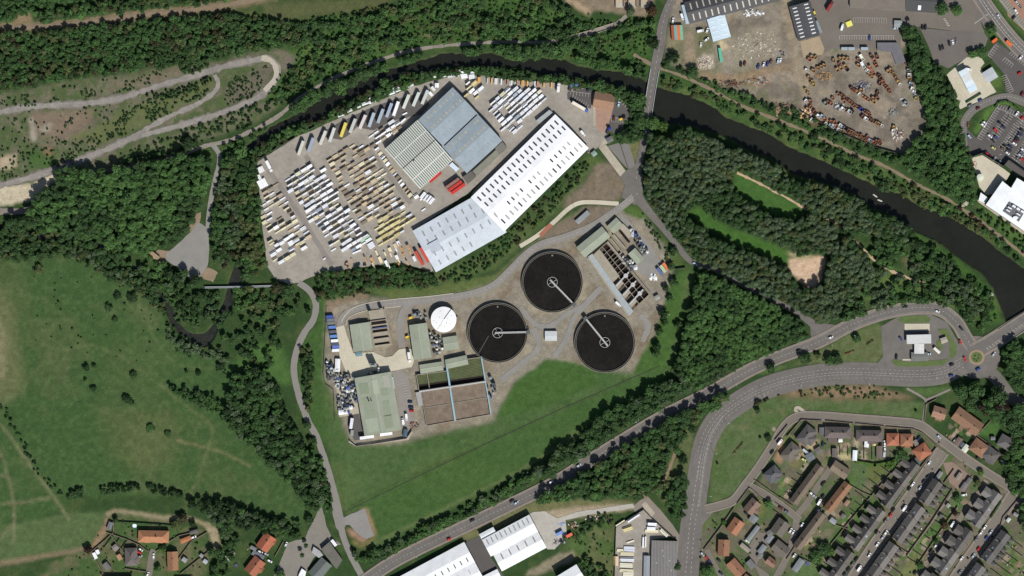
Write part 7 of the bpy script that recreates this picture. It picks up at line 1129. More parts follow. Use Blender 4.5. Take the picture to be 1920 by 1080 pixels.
for i, (u, v, l, c) in enumerate(((706, 474, 10, 'c'), (698, 488, 12, 't'), (686, 487, 12, 't'), (713, 487, 12, 'c'), (722, 476, 8, 'c'), (731, 468, 8, 'c'), (733, 478, 9, 'c'), (725, 494, 12, 'w'), (729, 498, 12, 'w'), (741, 461, 9, 'c'), (743, 468, 8, 'w'), (744, 482, 8, 'w'), (748, 489, 12, 'c'), (747, 456, 8, 'w'), (750, 462, 9, 't'), (755, 470, 12, 't'), (757, 479, 9, 'o'), (766, 464, 11, 't'), (769, 474, 8, 't'), (777, 485, 10, 'w'), (764, 493, 9, 't'), (750, 497, 9, 'o'), (700, 498, 12, 'c'), (652, 497, 10, 't'), (660, 488, 8, 't'), (742, 506, 7, 't'))):
    cc = dict(c=(228, 212, 170), t=(196, 154, 110), w=(236, 236, 236), o=(206, 150, 90))[c]; stack(u, v, l, -64, 1 + i % 2, 1 + i % 3, cc, c == 'w', place('short upright timber stack in the lower racks', u, v), 'short stacks in the lower racks')
for i, (u, v, l, a, nw, nl, c) in enumerate(((685, 448, 20, 32, 2, 3, MINT[0]), (696, 460, 12, 31, 4, 3, WH[0]), (669, 472, 18, 22, 1, 2, WH[1]), (608, 485, 6, 32, 1, 2, WH[0]), (489, 318, 11, -62, 4, 2, WH[2]), (492, 344, 16, -62, 6, 2, WH[0]), (486, 332, 9, -62, 2, 2, WH[0]), (792, 372, 12, 35, 1, 2, WH[0]), (806, 374, 14, 52, 5, 3, WH[0]), (795, 368, 14, 52, 4, 2, WH[2]), (780, 368, 9, 35, 3, 2, WH[0]), (794, 393, 9, 32, 1, 2, WH[0]), (740, 246, 12, 34, 5, 2, TANW[2]), (748, 238, 9, 34, 3, 2, TANW[3]), (756, 226, 12, 42, 1, 3, WH[0]), (759, 213, 10, 25, 1, 2, WH[1]), (812, 166, 9, -50, 2, 3, WH[0]), (808, 176, 9, -50, 2, 2, WH[2]), (1187, 971, 26, 33, 2, 2, WH[0]), (1163, 981, 20, 33, 1, 2, CREAM[0]), (1177, 991, 18, 18, 3, 2, YEL[1]), (1182, 1016, 15, 18, 1, 2, CREAM[2]), (1180, 1030, 20, -2, 4, 1, WH[3]), (1163, 1032, 12, -2, 2, 1, CREAM[0]), (1176, 1038, 26, -3, 3, 1, CREAM[1]), (1176, 1049, 26, -1, 3, 2, WH[1]), (1174, 1060, 24, -3, 3, 1, CREAM[2]), (1175, 1070, 26, -3, 2, 1, CREAM[0]), (1178, 1077, 20, -4, 4, 1, CREAM[2]), (1155, 1052, 18, 90, 3, 2, (226, 196, 158)), (1223, 983, 17, -3, 2, 3, WH[0]), (1221, 991, 16, -2, 2, 2, WH[1]), (1222, 996, 25, -2, 2, 1, CREAM[0]), (1245, 999, 18, -44, 2, 2, CREAM[2]), (1206, 1017, 20, 88, 1, 2, WH[0]), (1210.5, 1016, 20, 88, 1, 2, WH[2]), (1050, 1078, 1, 0, 1, 1, WH[0]))[:-1]):
    cw = 'white' if min(c) > 215 else 'mint green' if c == MINT[0] else 'tan' if c[2] < 140 and c[0] < 220 else 'cream'
    stack(u, v, l, a, nw, nl, c, cw in ('white', 'mint green', 'cream'), place(f"{cw} timber stack", u, v), 'odd timber stacks in the yards')
# ================================================================ LORRIES, TRAILERS AND CONTAINERS
TYRE = mat('tyre', (40, 38, 38)); PAINT = mat('car_paint', src='object', rough=.4, spec=.4, noise=((2, .03),)); CONT = mat('container_steel', src='object', rough=.6, noise=((.8, .1),))
wheel = shared('wheel', lambda: MB().tube((0, -.14, 0), (0, .14, 0), .5, 12).mesh('wheel', TYRE)); cwheel = shared('cwheel', lambda: MB().tube((0, -.1, 0), (0, .1, 0), .31, 10).mesh('wheel', TYRE))
def trailer(u, v, L, ang, color, label, group='parked lorry trailers', Wd=2.5, h=4.0, cab=None, name='lorry_trailer', cat='trailer', low=False):
    x, y = Wh(u, v, h); e = empty(name, x, y, 0.14, radians(ang)); tag(e, label, cat, group); b = MB().box(0, 0, 1.15, h, L, Wd)
    obj('trailer_body' if not low else 'load', b, CONT, e, color=color); r = MB(); n = max(2, int(L / 1.4))
    for i in range(n): r.box((i - (n - 1) / 2) * L / n, 0, h + .002, h + .05, .12, Wd * .98)
    obj('roof_bows', r, CONT, e, color=tuple(c * .9 for c in color)); obj('chassis', MB().box(0, 0, .75, 1.14, L * .98, 1.0), OM['steel'], e, color=(60, 60, 60))
    for i in (-.38, -.3, -.22):
        for s in (-1, 1): link('wheel', wheel, e, (L * i, s * 1.0, .5))
    if cab:
        cb = obj('cab', MB().box(L / 2 + 1.6, 0, .9, 3.3, 2.1, 2.4).box(L / 2 + 1.2, 0, 3.3, 3.8, 1.2, 2.2), PAINT, e, color=cab); obj('windscreen', MB().box(L / 2 + 2.66, 0, 2.0, 3.0, .06, 2.1), GLASS, cb)
        for s in (-1, 1): link('wheel', wheel, e, (L / 2 + 1.9, s * 1.0, .5))
    return e
T0 = [((262, 790), (235, 865)), ((318, 770), (290, 850)), ((387, 735), (358, 805)), ((437, 715), (410, 792)), ((500, 690), (475, 760)), ((555, 665), (525, 740)), ((612, 643), (580, 718)), ((660, 630), (632, 708)), ((711, 610), (682, 685)), ((760, 575), (730, 655)), ((797, 567), (770, 645)), ((857, 528), (825, 605)), ((913, 515), (880, 592)), ((962, 503), (930, 580))]
TC = [(206, 206, 194), (158, 168, 184), (210, 206, 196), (206, 206, 200), (226, 204, 96), (196, 198, 190), (216, 206, 202), (176, 188, 198), (168, 180, 190), (166, 178, 196), (244, 244, 246), (212, 216, 202), (208, 212, 206), (200, 204, 200)]; TN = ['pale grey', 'blue-grey', 'off-white', 'whitish', 'yellow', 'light grey', 'pinkish white', 'bluish', 'steel blue', 'slate blue', 'bright white', 'cream grey', 'silvery', 'grey-white']
for i, ((a, b), (c, d)) in enumerate(T0):
    p = np.array((480 + (a + c) / 6 + 1.2, (b + d) / 6 + 1.6)); ang = math.degrees(atan2(d - b, a - c)); trailer(p[0], p[1], 12.6, ang, TC[i], f"{TN[i]} lorry trailer, {ORD[i]} from the left in the slanted row")
for u, v, L, a, c, l in ((816, 332, 12.5, 40, (190, 56, 48), 'red trailer parked against the ribbed warehouse end'), (848, 344, 14, 35, (150, 108, 98), 'dull brown-red trailer, upper of the three side by side'), (853, 349, 14, 35, (190, 62, 54), 'red trailer, middle of the three side by side'), (859, 354, 14, 35, (204, 62, 56), 'brightest red trailer, lowest of the three side by side'), (786, 484, 13.5, -60, (200, 76, 62), 'left of two red trailers by the white warehouse'), (796, 478, 14, -60, (206, 80, 66), 'right of two red trailers by the white warehouse'), (688, 820, 12, 8, (240, 240, 240), 'left white trailer docked below the largest green roof'), (724, 814, 10.5, 8, (240, 240, 240), 'right white trailer docked below the largest green roof'), (659, 794, 9, 82, (228, 230, 236), 'white slatted trailer in the works side yard'), (660, 812, 5, 85, (150, 154, 152), 'short grey trailer in the works side yard')): trailer(u, v, L, a, c, l, 'trailers parked apart from the row')
trailer(1085, 198.5, 12.5, -30, (236, 228, 210), 'white articulated lorry with blue cab crossing the depot', None, cab=(70, 104, 180), name='articulated_lorry', cat='lorry'); trailer(503, 309, 7.5, -64, (240, 240, 240), 'white lorry parked in the left corner of the timber yard', None, cab=(230, 230, 230), name='lorry', cat='lorry'); trailer(1047, 167, 5, 84, (236, 232, 228), 'white lorry parked right of the riverside racks', None, cab=(236, 236, 236), name='lorry', cat='lorry')
trailer(1555, 14, 6, 60, (150, 60, 56), 'dark red lorry beside the flat block of the asphalt yard', None, cab=(120, 50, 48), name='lorry', cat='lorry'); trailer(767, 667, 6, -83, (232, 232, 228), 'pale tanker lorry on the concrete works yard', None, cab=(232, 232, 228), name='lorry', cat='lorry')
for u, v, c, l in ((1069, 167, (84, 120, 190), 'left pale blue lorry cab in the depot bays'), (1078, 166, (90, 128, 196), 'second pale blue lorry cab in the depot bays'), (1088, 164, (176, 60, 54), 'red lorry cab beside the two blue ones'), (1140, 248, (50, 64, 160), 'dark blue lorry cab by the brick forecourt corner')): trailer(u, v, 3.2, 68, (70, 60, 60), l, 'lorry cabs without trailers', h=1.7, cab=c, name='lorry_cab', cat='lorry')
def container(u, v, L, Wd, ang, color, label, h=2.6, group='shipping containers'):
    x, y = Wh(u, v, h); e = empty('container', x, y, 0.12, radians(ang)); tag(e, label, 'container', group); b = MB().box(0, 0, .1, h, L, Wd); n = int(L / .5)
    for i in range(n): b.box((i - (n - 1) / 2) * L / n, 0, h + .002, h + .05, .2, Wd * .96)
    obj('shell', b, CONT, e, color=color)
    for s in (-.25, .25): obj('door', MB().box(L / 2 + .04, s * Wd, .2, h - .15, .07, Wd * .46), CONT, e, color=tuple(c * .85 for c in color))
for u, c, w in ((1261.5, (168, 88, 68), 'dull red container, leftmost of the striped row'), (1267, (110, 176, 164), 'teal container, second in the striped row'), (1272.5, (232, 112, 72), 'bright orange container, third in the striped row'), (1277.5, (126, 186, 156), 'green container, rightmost of the striped row')): container(u, 60.5, 12.2, 2.44, 94, c, w)
for i, (u, v, c, n) in enumerate(((618, 594, (66, 90, 160), 'blue'), (619.5, 600, (112, 118, 130), 'grey'), (620.5, 606, (120, 124, 116), 'grey-green'), (622.5, 613.5, (96, 130, 196), 'light blue'), (624, 622, (96, 98, 106), 'charcoal'), (625.5, 630.5, (100, 140, 200), 'sky blue'), (627, 639, (238, 240, 240), 'white'), (628, 645, (84, 88, 104), 'slate'), (629.5, 650.5, (96, 120, 190), 'mid blue'), (629, 657, (236, 238, 240), 'white lower'))): container(u, v, 6.0, 2.44, 4, c, f"{n} container, {ORD[i]} from the top in the works column")
for u, v, c, w in ((1248, 499.5, (226, 128, 84), 'orange container at the gravel yard corner'), (1243, 504, (184, 202, 164), 'pale green container between orange and blue'), (1237, 509, (104, 116, 160), 'blue container at the gravel yard corner')): container(u, v, 7, 2.6, -53, c, w)
for u, v, a, c, w in ((1584, 91, 0, (160, 172, 178), 'left silver tank-like container below the bay row'), (1596, 91, 0, (164, 176, 180), 'second silver container below the bay row'), (1621, 91, 0, (166, 178, 182), 'right silver container below the bay row'), (1392, 90, -80, (110, 180, 156), 'x'), (1865, 76, 38, (226, 108, 54), 'orange trolley shelter at the upper retail car park'), (1892, 81, -45, (232, 116, 56), 'long orange trolley shelter at the upper retail car park'), (1049, 1000, 28, (120, 150, 210), 'blue container in the depot clutter'), (1067, 1004, 28, (222, 112, 84), 'red-orange container in the depot clutter')):
    if w != 'x': container(u, v, 5 if u > 1800 and a > 0 else 6, 2.4, a, c, w, group='odd containers')
container(1351, 103, 12, 2.4, -82, (104, 186, 158), 'long teal container standing in the rubble ground', group='odd containers'); container(1535, 50, 11, 2.4, -68, (140, 152, 156), 'long grey tank container beside the dark roof', group='odd containers'); container(626, 1018, 6.1, 2.6, -52, (240, 242, 242), 'white container at the corner of the club hall', group='odd containers')
# ================================================================ CARS AND VANS
def car_meshes(L, Wd, h, van=False):
    b = MB(); hw = Wd / 2; p = [(-L / 2, -hw * .8), (-L / 2 + .25, -hw), (L / 2 - .5, -hw), (L / 2, -hw * .7), (L / 2, hw * .7), (L / 2 - .5, hw), (-L / 2 + .25, hw), (-L / 2, hw * .8)]
    wl = .55 * h if not van else .62 * h; b.prism(p, .25, wl); x0, x1 = (-L / 2 + .25, L * .17) if not van else (-L / 2 + .05, L * .26)
    def fr(z0, z1, i0, i1, fx0, fx1, mb):
        a = [(x0 - fx0 * 0, -hw + i0, z0), (x1 + .55, -hw + i0, z0), (x1 + .55, hw - i0, z0), (x0, hw - i0, z0), (x0 + fx0, -hw + i1, z1), (x1 - fx1 + .2, -hw + i1, z1), (x1 - fx1 + .2, hw - i1, z1), (x0 + fx0, hw - i1, z1)]
        mb.add(a, [(0, 1, 5, 4), (1, 2, 6, 5), (2, 3, 7, 6), (3, 0, 4, 7), (4, 5, 6, 7)])
    g = MB()
    if van: b.box((x0 + x1) / 2, 0, wl - .01, h, x1 - x0, Wd * .94); fr(wl, h - .12, .06, .2, x1 - x0, .15, g)
    else: fr(wl, h - .04, .05, .22, .42, .5, g); b.box((x0 + .42 + x1 - .3) / 2, 0, h - .035, h + .02, x1 - .3 - x0 - .42, Wd - .46)
    return b.mesh('body', PAINT), g.mesh('windows', GLASS)
CM = car_meshes(4.5, 1.85, 1.48), car_meshes(4.0, 1.75, 1.5), car_meshes(5.6, 2.05, 2.4, True)
CN = {'w': ((240, 240, 240), 'white'), 'k': ((38, 38, 42), 'black'), 'g': ((120, 124, 128), 'grey'), 's': ((186, 192, 198), 'silver'), 'b': ((56, 74, 140), 'blue'), 'n': ((44, 50, 88), 'navy'), 'r': ((206, 44, 38), 'red'), 'd': ((112, 40, 40), 'dark red'), 'y': ((224, 220, 140), 'pale yellow'), 'p': ((188, 212, 222), 'pale blue'), 'o': ((120, 84, 62), 'brown'), 'm': ((170, 200, 180), 'mint')}
NC = [0]
def car(u, v, a, c, k=None, grp='parked and passing cars'):
    van = k == 'v'; i = 2 if van else (NC[0] % 2); NC[0] += 1; x, y = Wh(u, v, 1.4); z = .34
    e = empty('van' if van else 'parked_car', x, y, z, radians(a)); col_, nm = CN[c]; tag(e, place(f"{nm} {'van' if van else 'car'}", u, v), 'van' if van else 'car', grp if not van else 'vans')
    L, Wd = ((4.5, 1.85), (4.0, 1.75), (5.6, 2.05))[i]; link('body', CM[i][0], e, (0, 0, 0), color=col_); link('windows', CM[i][1], e, (0, 0, 0))
    for sx in (-.3, .32):
        for sy in (-1, 1): link('wheel', cwheel, e, (L * sx, sy * (Wd / 2 - .1), .31))
CARS = [(1763, 90, 100, 'k'), (1768, 88.5, 102, 'k'), (1780, 81, 102, 'k'), (1786.5, 79, 100, 'w'), (1793.5, 77, 102, 'g'), (1872, 30, -55, 'p'), (1905, 21, -55, 'w'), (1901, 33, 50, 'k'), (1907, 5, -50, 's'), (1913, 12, -50, 'g'), (1914, 108, 45, 'w'), (1912, 137.5, 25, 'r'), (1917, 176, 60, 'd'), (1838, 188, 32, 'b'), (1819, 198, 36, 'g'), (1834, 203, 28, 'd'), (1815.6, 234, 88, 'o'), (1846.5, 230, -38, 'w'), (1843, 234.5, -38, 'w'), (1894, 204, 60, 'g'), (1907, 213, 52, 'w'), (1917, 221, 50, 'r'), (1875, 231, -36, 'k'), (1882, 238, -36, 'n'), (1867, 244, -36, 'r'), (1817.5, 255.6, -46, 'p'), (1856, 255, -38, 'w'), (1867.5, 257.5, -38, 'b'), (1862, 264, -38, 'k'), (1862.5, 277.5, -30, 'y'), (1852, 289, -36, 'r'), (1857, 293, -36, 'd'), (1847, 286, 40, 'k'), (1865, 298, 60, 's'), (1874, 305, 62, 'g'), (1915.6, 244, -34, 'k'), (1913, 250.6, -34, 'n'), (1910.6, 255.6, -34, 'g'), (1907.5, 260, -34, 'k'), (1905, 264.5, -34, 'd'), (1902, 269.5, -34, 'w'), (1884, 274, -34, 'k'), (1894, 275, -34, 'n'), (1880, 279, -34, 'o'), (1892, 281, -34, 'k'), (1889, 287, -34, 'w'), (1918, 281, -34, 'w'), (1916, 286, -34, 'g'), (1912.5, 291, -34, 's'), (1909, 297, -34, 'g'), (1917, 299, -34, 'r'),
 (1757.5, 584, -20, 'w'), (1802.6, 616, -48, 'k'), (1801, 640.5, -66, 'r'), (1809, 673, -66, 'r'), (1784.5, 684, 22, 'k'), (1834, 692, 32, 'b'), (1783.6, 704.5, 8, 'b'), (1863.5, 664, 55, 's'), (1689, 635, -50, 'b'), (1681, 669, 84, 'k'), (1741, 664, 5, 'p'), (1697, 575, 5, 'k'), (1558, 633, 22, 'w'), (1498, 658, 20, 'k'), (968, 943, 33, 'p'), (960, 939, 33, 'k'), (1033, 904, 34, 'w'), (1085, 873, 34, 's'), (1193, 790, 34, 'w'), (885.5, 975.5, 28, 'k'), (842, 1011, 28, 'r'), (1303, 494.5, -24, 'p'), (1211, 246, 85, 'w'),
 (1448, 848, 52, 'k'), (1543, 833, 80, 'n'), (1507, 862, -28, 'y'), (1453, 874, -35, 'k'), (1641, 834, 0, 'y'), (1652, 833, 85, 'k'), (1659, 831, 92, 'w'), (1659, 841, 92, 'w'), (1723, 822, 55, 'n'), (1742.5, 868, 54, 'w'), (1740, 894, 54, 'k'), (1760.6, 819, -44, 'p'), (1790.6, 826, 54, 'w'), (1834, 857.5, 50, 'k'), (1880.6, 866, -36, 'w'), (1399, 963, -46, 'k'), (1463.6, 953, -40, 'd'), (1474, 960, -40, 'g'), (1522, 926, -40, 'w'), (1527, 930, -40, 's'), (1543, 907.5, 54, 'k'), (1543, 931, 54, 'k'), (1536.6, 956.6, 15, 'w'), (1504, 984, 56, 'w'), (1482.5, 995, 58, 'w'), (1487.5, 998, 58, 'w'), (1491.6, 1001, 58, 'k'), (1489, 1042, 50, 'w'), (1401, 1014.6, -30, 'w'), (1348, 1051, -40, 'k'), (1317, 1039, -50, 's'), (1324.5, 1046, -50, 'r'), (1330.5, 1053, -50, 'n'), (1351.6, 1075, -40, 'n'),
 (1711.6, 908, 54, 'w'), (1705, 916.6, 54, 'k'), (1732.5, 903, 54, 'k'), (1725, 915, 54, 's'), (1675, 956.6, 54, 'k'), (1670, 966, 54, 'r'), (1661, 976.6, 54, 'g'), (1644, 998, 54, 'k'), (1661, 999, 54, 'w'), (1655, 1008, 54, 's'), (1645, 1021, 54, 'w'), (1630, 1041, 54, 'w'), (1606, 1049, 54, 'k'), (1599, 1058, 54, 'g'), (1591, 1068, 54, 'k'), (1584, 1077, 54, 'n'), (1846.6, 989, 54, 'w'), (1839.6, 999, 54, 'w'), (1858, 998, 54, 's'), (1850, 1008, 54, 'b'), (1831, 1011, 54, 'g'), (1835, 1029, 54, 'r'), (1825, 1042.5, 54, 's'), (1803, 1047.5, 50, 'w'), (1800, 1073, 54, 'g'), (1755, 1023, 54, 'w'), (1746, 1034, 54, 'k'), (1831.6, 942, 60, 's'), (1734, 1071, 54, 'g'), (1716, 1074, 54, 'k'), (1808, 928, 10, 'w'), (264, 1030.6, -38, 'w'), (261, 1036, -25, 'r'), (262.5, 1044, 22, 's'), (288, 1043, 90, 'w'), (277, 1077, 70, 'w'), (363, 1007.5, 20, 'w'), (536.5, 1020.6, 66, 'w'), (488, 1035, -28, 'w'), (499, 1039, -28, 's'), (505.6, 1052, -30, 'w'),
 (769, 754, 5, 'n'), (770.6, 764, 5, 'n'), (772, 770.6, 5, 'r'), (1631, 71, 90, 'b'), (1729.7, 51, 86, 'k'), (1735.4, 51, 84, 'k'), (1679, 53, 10, 'p'), (1422, 124.5, 70, 'b'), (1432, 121, 72, 'w'), (1439.5, 120, 72, 'b'), (1446, 115.5, 68, 'o'), (1459, 114, 74, 'p'), (1463.5, 113, 74, 'w'), (1389.5, 120.5, 85, 'k'), (1396.7, 119, 75, 'd'), (1262, 38, 80, 'w'), (1103, 168, 66, 'n'), (1160, 195.6, 82, 'p'), (1151, 222, 80, 'd'), (1326, 57, 70, 'w'), (1314, 84, 85, 'w'), (1325, 74, 40, 'w')]
for c in CARS: car(*c)
for u, v, a, c in ((1462.5, 829, 52, 'w'), (1510, 846, -40, 's'), (1536, 941.6, 58, 'w'), (1696, 953, 54, 'w'), (1611, 1066, 54, 'w'), (1786, 983, 54, 'w'), (762, 782, -84, 'w'), (755.6, 790, 100, 'w'), (1159, 570, -42, 'w'), (1579, 51, 74, 'w'), (1093, 250, -50, 'w'), (1279, 31.6, -72, 'w'), (1313, 58, 12, 'w'), (1658, 851, 85, 's'), (1815, 130, -10, 'w')): car(u, v, a, c, 'v')
# ================================================================ SKIPS AND SCRAP
def skip_mesh(L, Wd, h):
    b = MB(); o = [(-L / 2, -Wd / 2), (L / 2, -Wd / 2), (L / 2, Wd / 2), (-L / 2, Wd / 2)]; i_ = [(x * .9, y * .88) for x, y in o]
    vs = [(x * .82, y * .9, 0) for x, y in o] + [(x, y, h) for x, y in o] + [(x, y, h) for x, y in i_] + [(x * .8, y * .88, .35 * h) for x, y in i_]
    fs = []
    for k in range(4):
        j = (k + 1) % 4; fs += [(k, j, 4 + j, 4 + k), (4 + k, 4 + j, 8 + j, 8 + k), (8 + k, 8 + j, 12 + j, 12 + k)]
    fs += [(12, 13, 14, 15), (3, 2, 1, 0)]; b.add(vs, fs)
    for x in (-.2, .2): b.box(L * x, 0, h * .5, h * .62, .14, Wd + .12)
    return b.mesh('skip', RUST)
SKM = [skip_mesh(3.1, 2.2, 2.2), skip_mesh(3.5, 2.5, 2.5), skip_mesh(2.7, 2.1, 2.0), skip_mesh(6.0, 2.4, 2.4)]
SK = [(105, 130, 'r', 60), (135, 100, 'o', 55), (175, 105, 'o', 60), (150, 255, 'o', 65), (205, 225, 'o', 70), (240, 210, 'o', 70), (272, 195, 'o', 70), (72, 245, 'W', 65), (100, 330, 'o', 55), (150, 415, 'y', 60), (135, 385, 'y', 60), (65, 465, 't', 55), (92, 510, 't', 55), (380, 140, 'o', 85), (455, 120, 'o', 60), (495, 118, 'o', 60), (538, 120, 'o', 60), (445, 175, 'r', 50), (510, 205, 'o', 40), (460, 225, 'o', 45), (535, 245, 'k', 40), (420, 245, 'o', 30), (655, 130, 'r', 60), (658, 195, 'o', 60), (760, 255, 'W', 55), (742, 228, 'o', 55), (785, 300, 'o', 60), (805, 325, 'o', 60), (835, 135, 'r', 30), (848, 165, 'r', 30), (860, 200, 'r', 30), (870, 100, 'd', 10), (800, 90, 'd', 10), (885, 315, 'd', 50), (905, 335, 'd', 50), (935, 380, 'r', 50), (900, 400, 'd', 70), (950, 405, 'r', 50), (965, 435, 'd', 50), (985, 455, 'r', 50), (1010, 490, 'r', 50), (990, 265, 'o', 55), (1020, 245, 'o', 55), (1050, 290, 'o', 50), (1080, 335, 'r', 50), (1105, 380, 'y', 50), (1122, 410, 'W', 50), (1220, 250, 'g', 80), (1230, 300, 'W', 80), (1228, 345, 't', 80), (1240, 400, 'p', 80), (1260, 460, 'W', 70), (1280, 495, 'W', 60), (1300, 530, 'g', 60), (1308, 570, 'y', 70), (690, 475, 'o', 55), (875, 505, 'd', 60), (825, 570, 'o', 50), (870, 565, 'd', 50), (830, 605, 'o', 50), (770, 585, 'r', 50), (740, 565, 'r', 50), (705, 545, 'o', 45), (668, 520, 'W', 50), (640, 495, 'o', 50), (610, 480, 'r', 50), (585, 460, 'd', 50),
 (430, 520, 'r', 40), (470, 535, 'd', 45), (505, 560, 'd', 50), (495, 600, 'r', 35), (540, 590, 'd', 50), (560, 605, 'r', 50), (590, 625, 'd', 50), (610, 650, 'r', 50), (645, 665, 'd', 50), (685, 690, 'b', 50), (735, 720, 'd', 50), (760, 735, 'r', 50), (780, 745, 'r', 50), (370, 565, 'r', 60), (350, 625, 'r', 50), (315, 610, 'd', 50), (285, 625, 'g', 50), (480, 685, 'W', 45), (520, 700, 'd', 45), (558, 715, 'W', 50), (585, 715, 'k', 50), (705, 775, 'd', 50), (742, 795, 'W', 50), (780, 800, 'd', 50), (805, 815, 'd', 50), (830, 828, 'd', 50), (865, 848, 'o', 50), (890, 855, 'o', 50), (920, 870, 'W', 50), (115, 600, 'r', 60), (120, 660, 'r', 50), (85, 690, 'o', 50), (160, 720, 'd', 50), (65, 595, 'W', 50), (130, 810, 'W', 55), (165, 815, 'r', 50), (205, 765, 'W', 55), (250, 768, 'p', 55), (278, 800, 'r', 60), (285, 855, 'W', 50), (350, 825, 'r', 60), (388, 840, 'r', 60), (345, 870, 'p', 60), (372, 880, 'W', 60), (408, 880, 'r', 60), (450, 870, 'W', 60), (482, 885, 'W', 60), (437, 920, 'W', 60), (468, 930, 'r', 60), (505, 900, 'k', 60), (545, 935, 'd', 55), (575, 945, 'o', 55), (560, 965, 'd', 55), (610, 960, 'r', 55), (632, 975, 'y', 55), (612, 980, 'd', 55), (665, 985, 'd', 55), (690, 990, 'r', 55), (685, 1010, 'r', 55), (730, 1025, 'd', 55), (760, 1000, 'r', 55), (745, 1045, 'r', 55), (785, 1040, 's', 55), (830, 1060, 'r', 55), (865, 1050, 'd', 55), (895, 1055, 'r', 55), (905, 1075, 'd', 55), (850, 1078, 'd', 55), (1060, 890, 'y', 70), (1045, 935, 'W', 80), (1190, 620, 's', 55), (1205, 185, 'd', 40)]
SKC = dict(r=((170, 120, 96), 'rust red'), o=((176, 144, 106), 'ochre'), d=((138, 100, 84), 'dark rusty'), W=((236, 236, 234), 'white'), y=((190, 166, 110), 'yellowish'), t=((182, 152, 110), 'tan'), k=((52, 48, 50), 'black'), g=((150, 156, 152), 'grey'), p=((178, 196, 204), 'pale blue'), b=((58, 62, 150), 'blue'), s=((166, 172, 176), 'silver'))
for a, b, c, an in SK:
    u, v = 1500 + a / 6, 90 + b / 6; x, y = Wh(u, v, 1.6); col_, nm = SKC[c]; me = SKM[(a * 7 + b) % 3] if c != 'o' else SKM[(a + b) % 2 + 0]
    o = link('skip', me, None, (x, y, .02), radians(an + (90 if (a + b) % 4 else 0)), None, col_); tag(o, place(f"{nm} skip", u, v), 'skip', 'skips and tubs in the scrap yard')
for u, v, a, c, w in ((1635, 132, -60, (160, 102, 76), 'long rusty red skip among the upper skips'), (1618, 122, -60, (232, 236, 236), 'long white trailer body among the skips'), (1616, 108, -60, (236, 236, 224), 'white tub above the long white body')):
    x, y = Wh(u, v, 2); o = link('long_skip', SKM[3], None, (x, y, .02), radians(a), (1.6, 1, 1) if v > 130 else None, c); tag(o, w, 'skip', 'long skips in the scrap yard')
def heap(name, label, cat, u, v, ru, rv, n, cols, smin, smax, seed, mt=None, hmax=1.4):
    """loose bits thrown on a pile: one object nobody would count."""
    r = random.Random(seed); b = {}
    for i in range(n):
        a = r.uniform(0, 6.28); q = r.random() ** .6; p = W(u + ru * q * cos(a), v + rv * q * sin(a)); c = r.randrange(len(cols)); l = r.uniform(smin, smax); b.setdefault(c, MB()).box(p[0], p[1], 0, r.uniform(.2, hmax * (1.1 - q)), l, r.uniform(.15, .5) * l + .15, r.uniform(0, 3.14))
    e = empty(name, *W(u, v)); tag(e, label, cat)
    for c, mb in b.items():
        o = obj('scrap_layer', mb, mt or RUST, e, color=cols[c]); o.location = (-e.location[0], -e.location[1], 0); o['kind'] = 'stuff'
HPC = [(178, 170, 156), (120, 92, 74), (90, 84, 82), (212, 206, 196)]
heap('scrap_heap', 'heap of grey and blue scrap in the middle of the skip rows', 'scrap heap', 1615, 162, 20, 11, 70, [(140, 140, 142), (92, 96, 126), (86, 84, 84), (176, 178, 176)], .6, 2.2, 1); heap('scrap_heap', 'pinkish heap of beams at the lower tip of the skip yard', 'scrap heap', 1684, 252, 12, 12, 60, [(180, 160, 150), (112, 92, 84), (206, 200, 192)], .8, 3, 2); heap('scrap_heap', 'rusty beams laid beside the ochre skips', 'scrap heap', 1545, 143, 16, 8, 44, [(150, 120, 84), (104, 92, 80), (164, 136, 100)], 1, 4, 3); heap('scrap_heap', 'stack of pale girders right of the skip rows', 'scrap heap', 1672, 208, 14, 10, 26, [(136, 140, 136), (98, 96, 90)], 1, 3, 4); heap('scrap_heap', 'white gantry pieces beside the slat heap', 'scrap heap', 1695, 190, 7, 8, 16, [(190, 196, 194), (120, 120, 116)], 1.5, 4, 5)
heap('scrap_heap', 'pipes and rails left of the lower skips', 'scrap heap', 1572, 199, 9, 6, 24, [(190, 194, 196), (96, 90, 88)], 1, 4, 6); heap('scrap_heap', 'orange splintered heap at the left corner of the skip yard', 'scrap heap', 1512, 215, 12, 12, 50, [(206, 164, 112), (150, 110, 80), (226, 206, 180)], .8, 3, 7); heap('scrap_heap', 'scattered planks on the bank below the skip pit', 'scrap heap', 1470, 205, 26, 13, 50, [(150, 124, 100), (110, 90, 76)], 1.5, 5, 8); heap('rubble_heap', 'pale rubble heap left of the teal container', 'rubble heap', 1321, 118, 16, 13, 120, [(196, 184, 168), (160, 146, 128), (218, 208, 192)], .5, 1.8, 9); heap('rubble_heap', 'broken concrete across the cleared ground', 'rubble heap', 1420, 85, 45, 26, 130, [(176, 166, 150), (140, 128, 112), (206, 198, 184)], .5, 2.2, 10, None, .6)
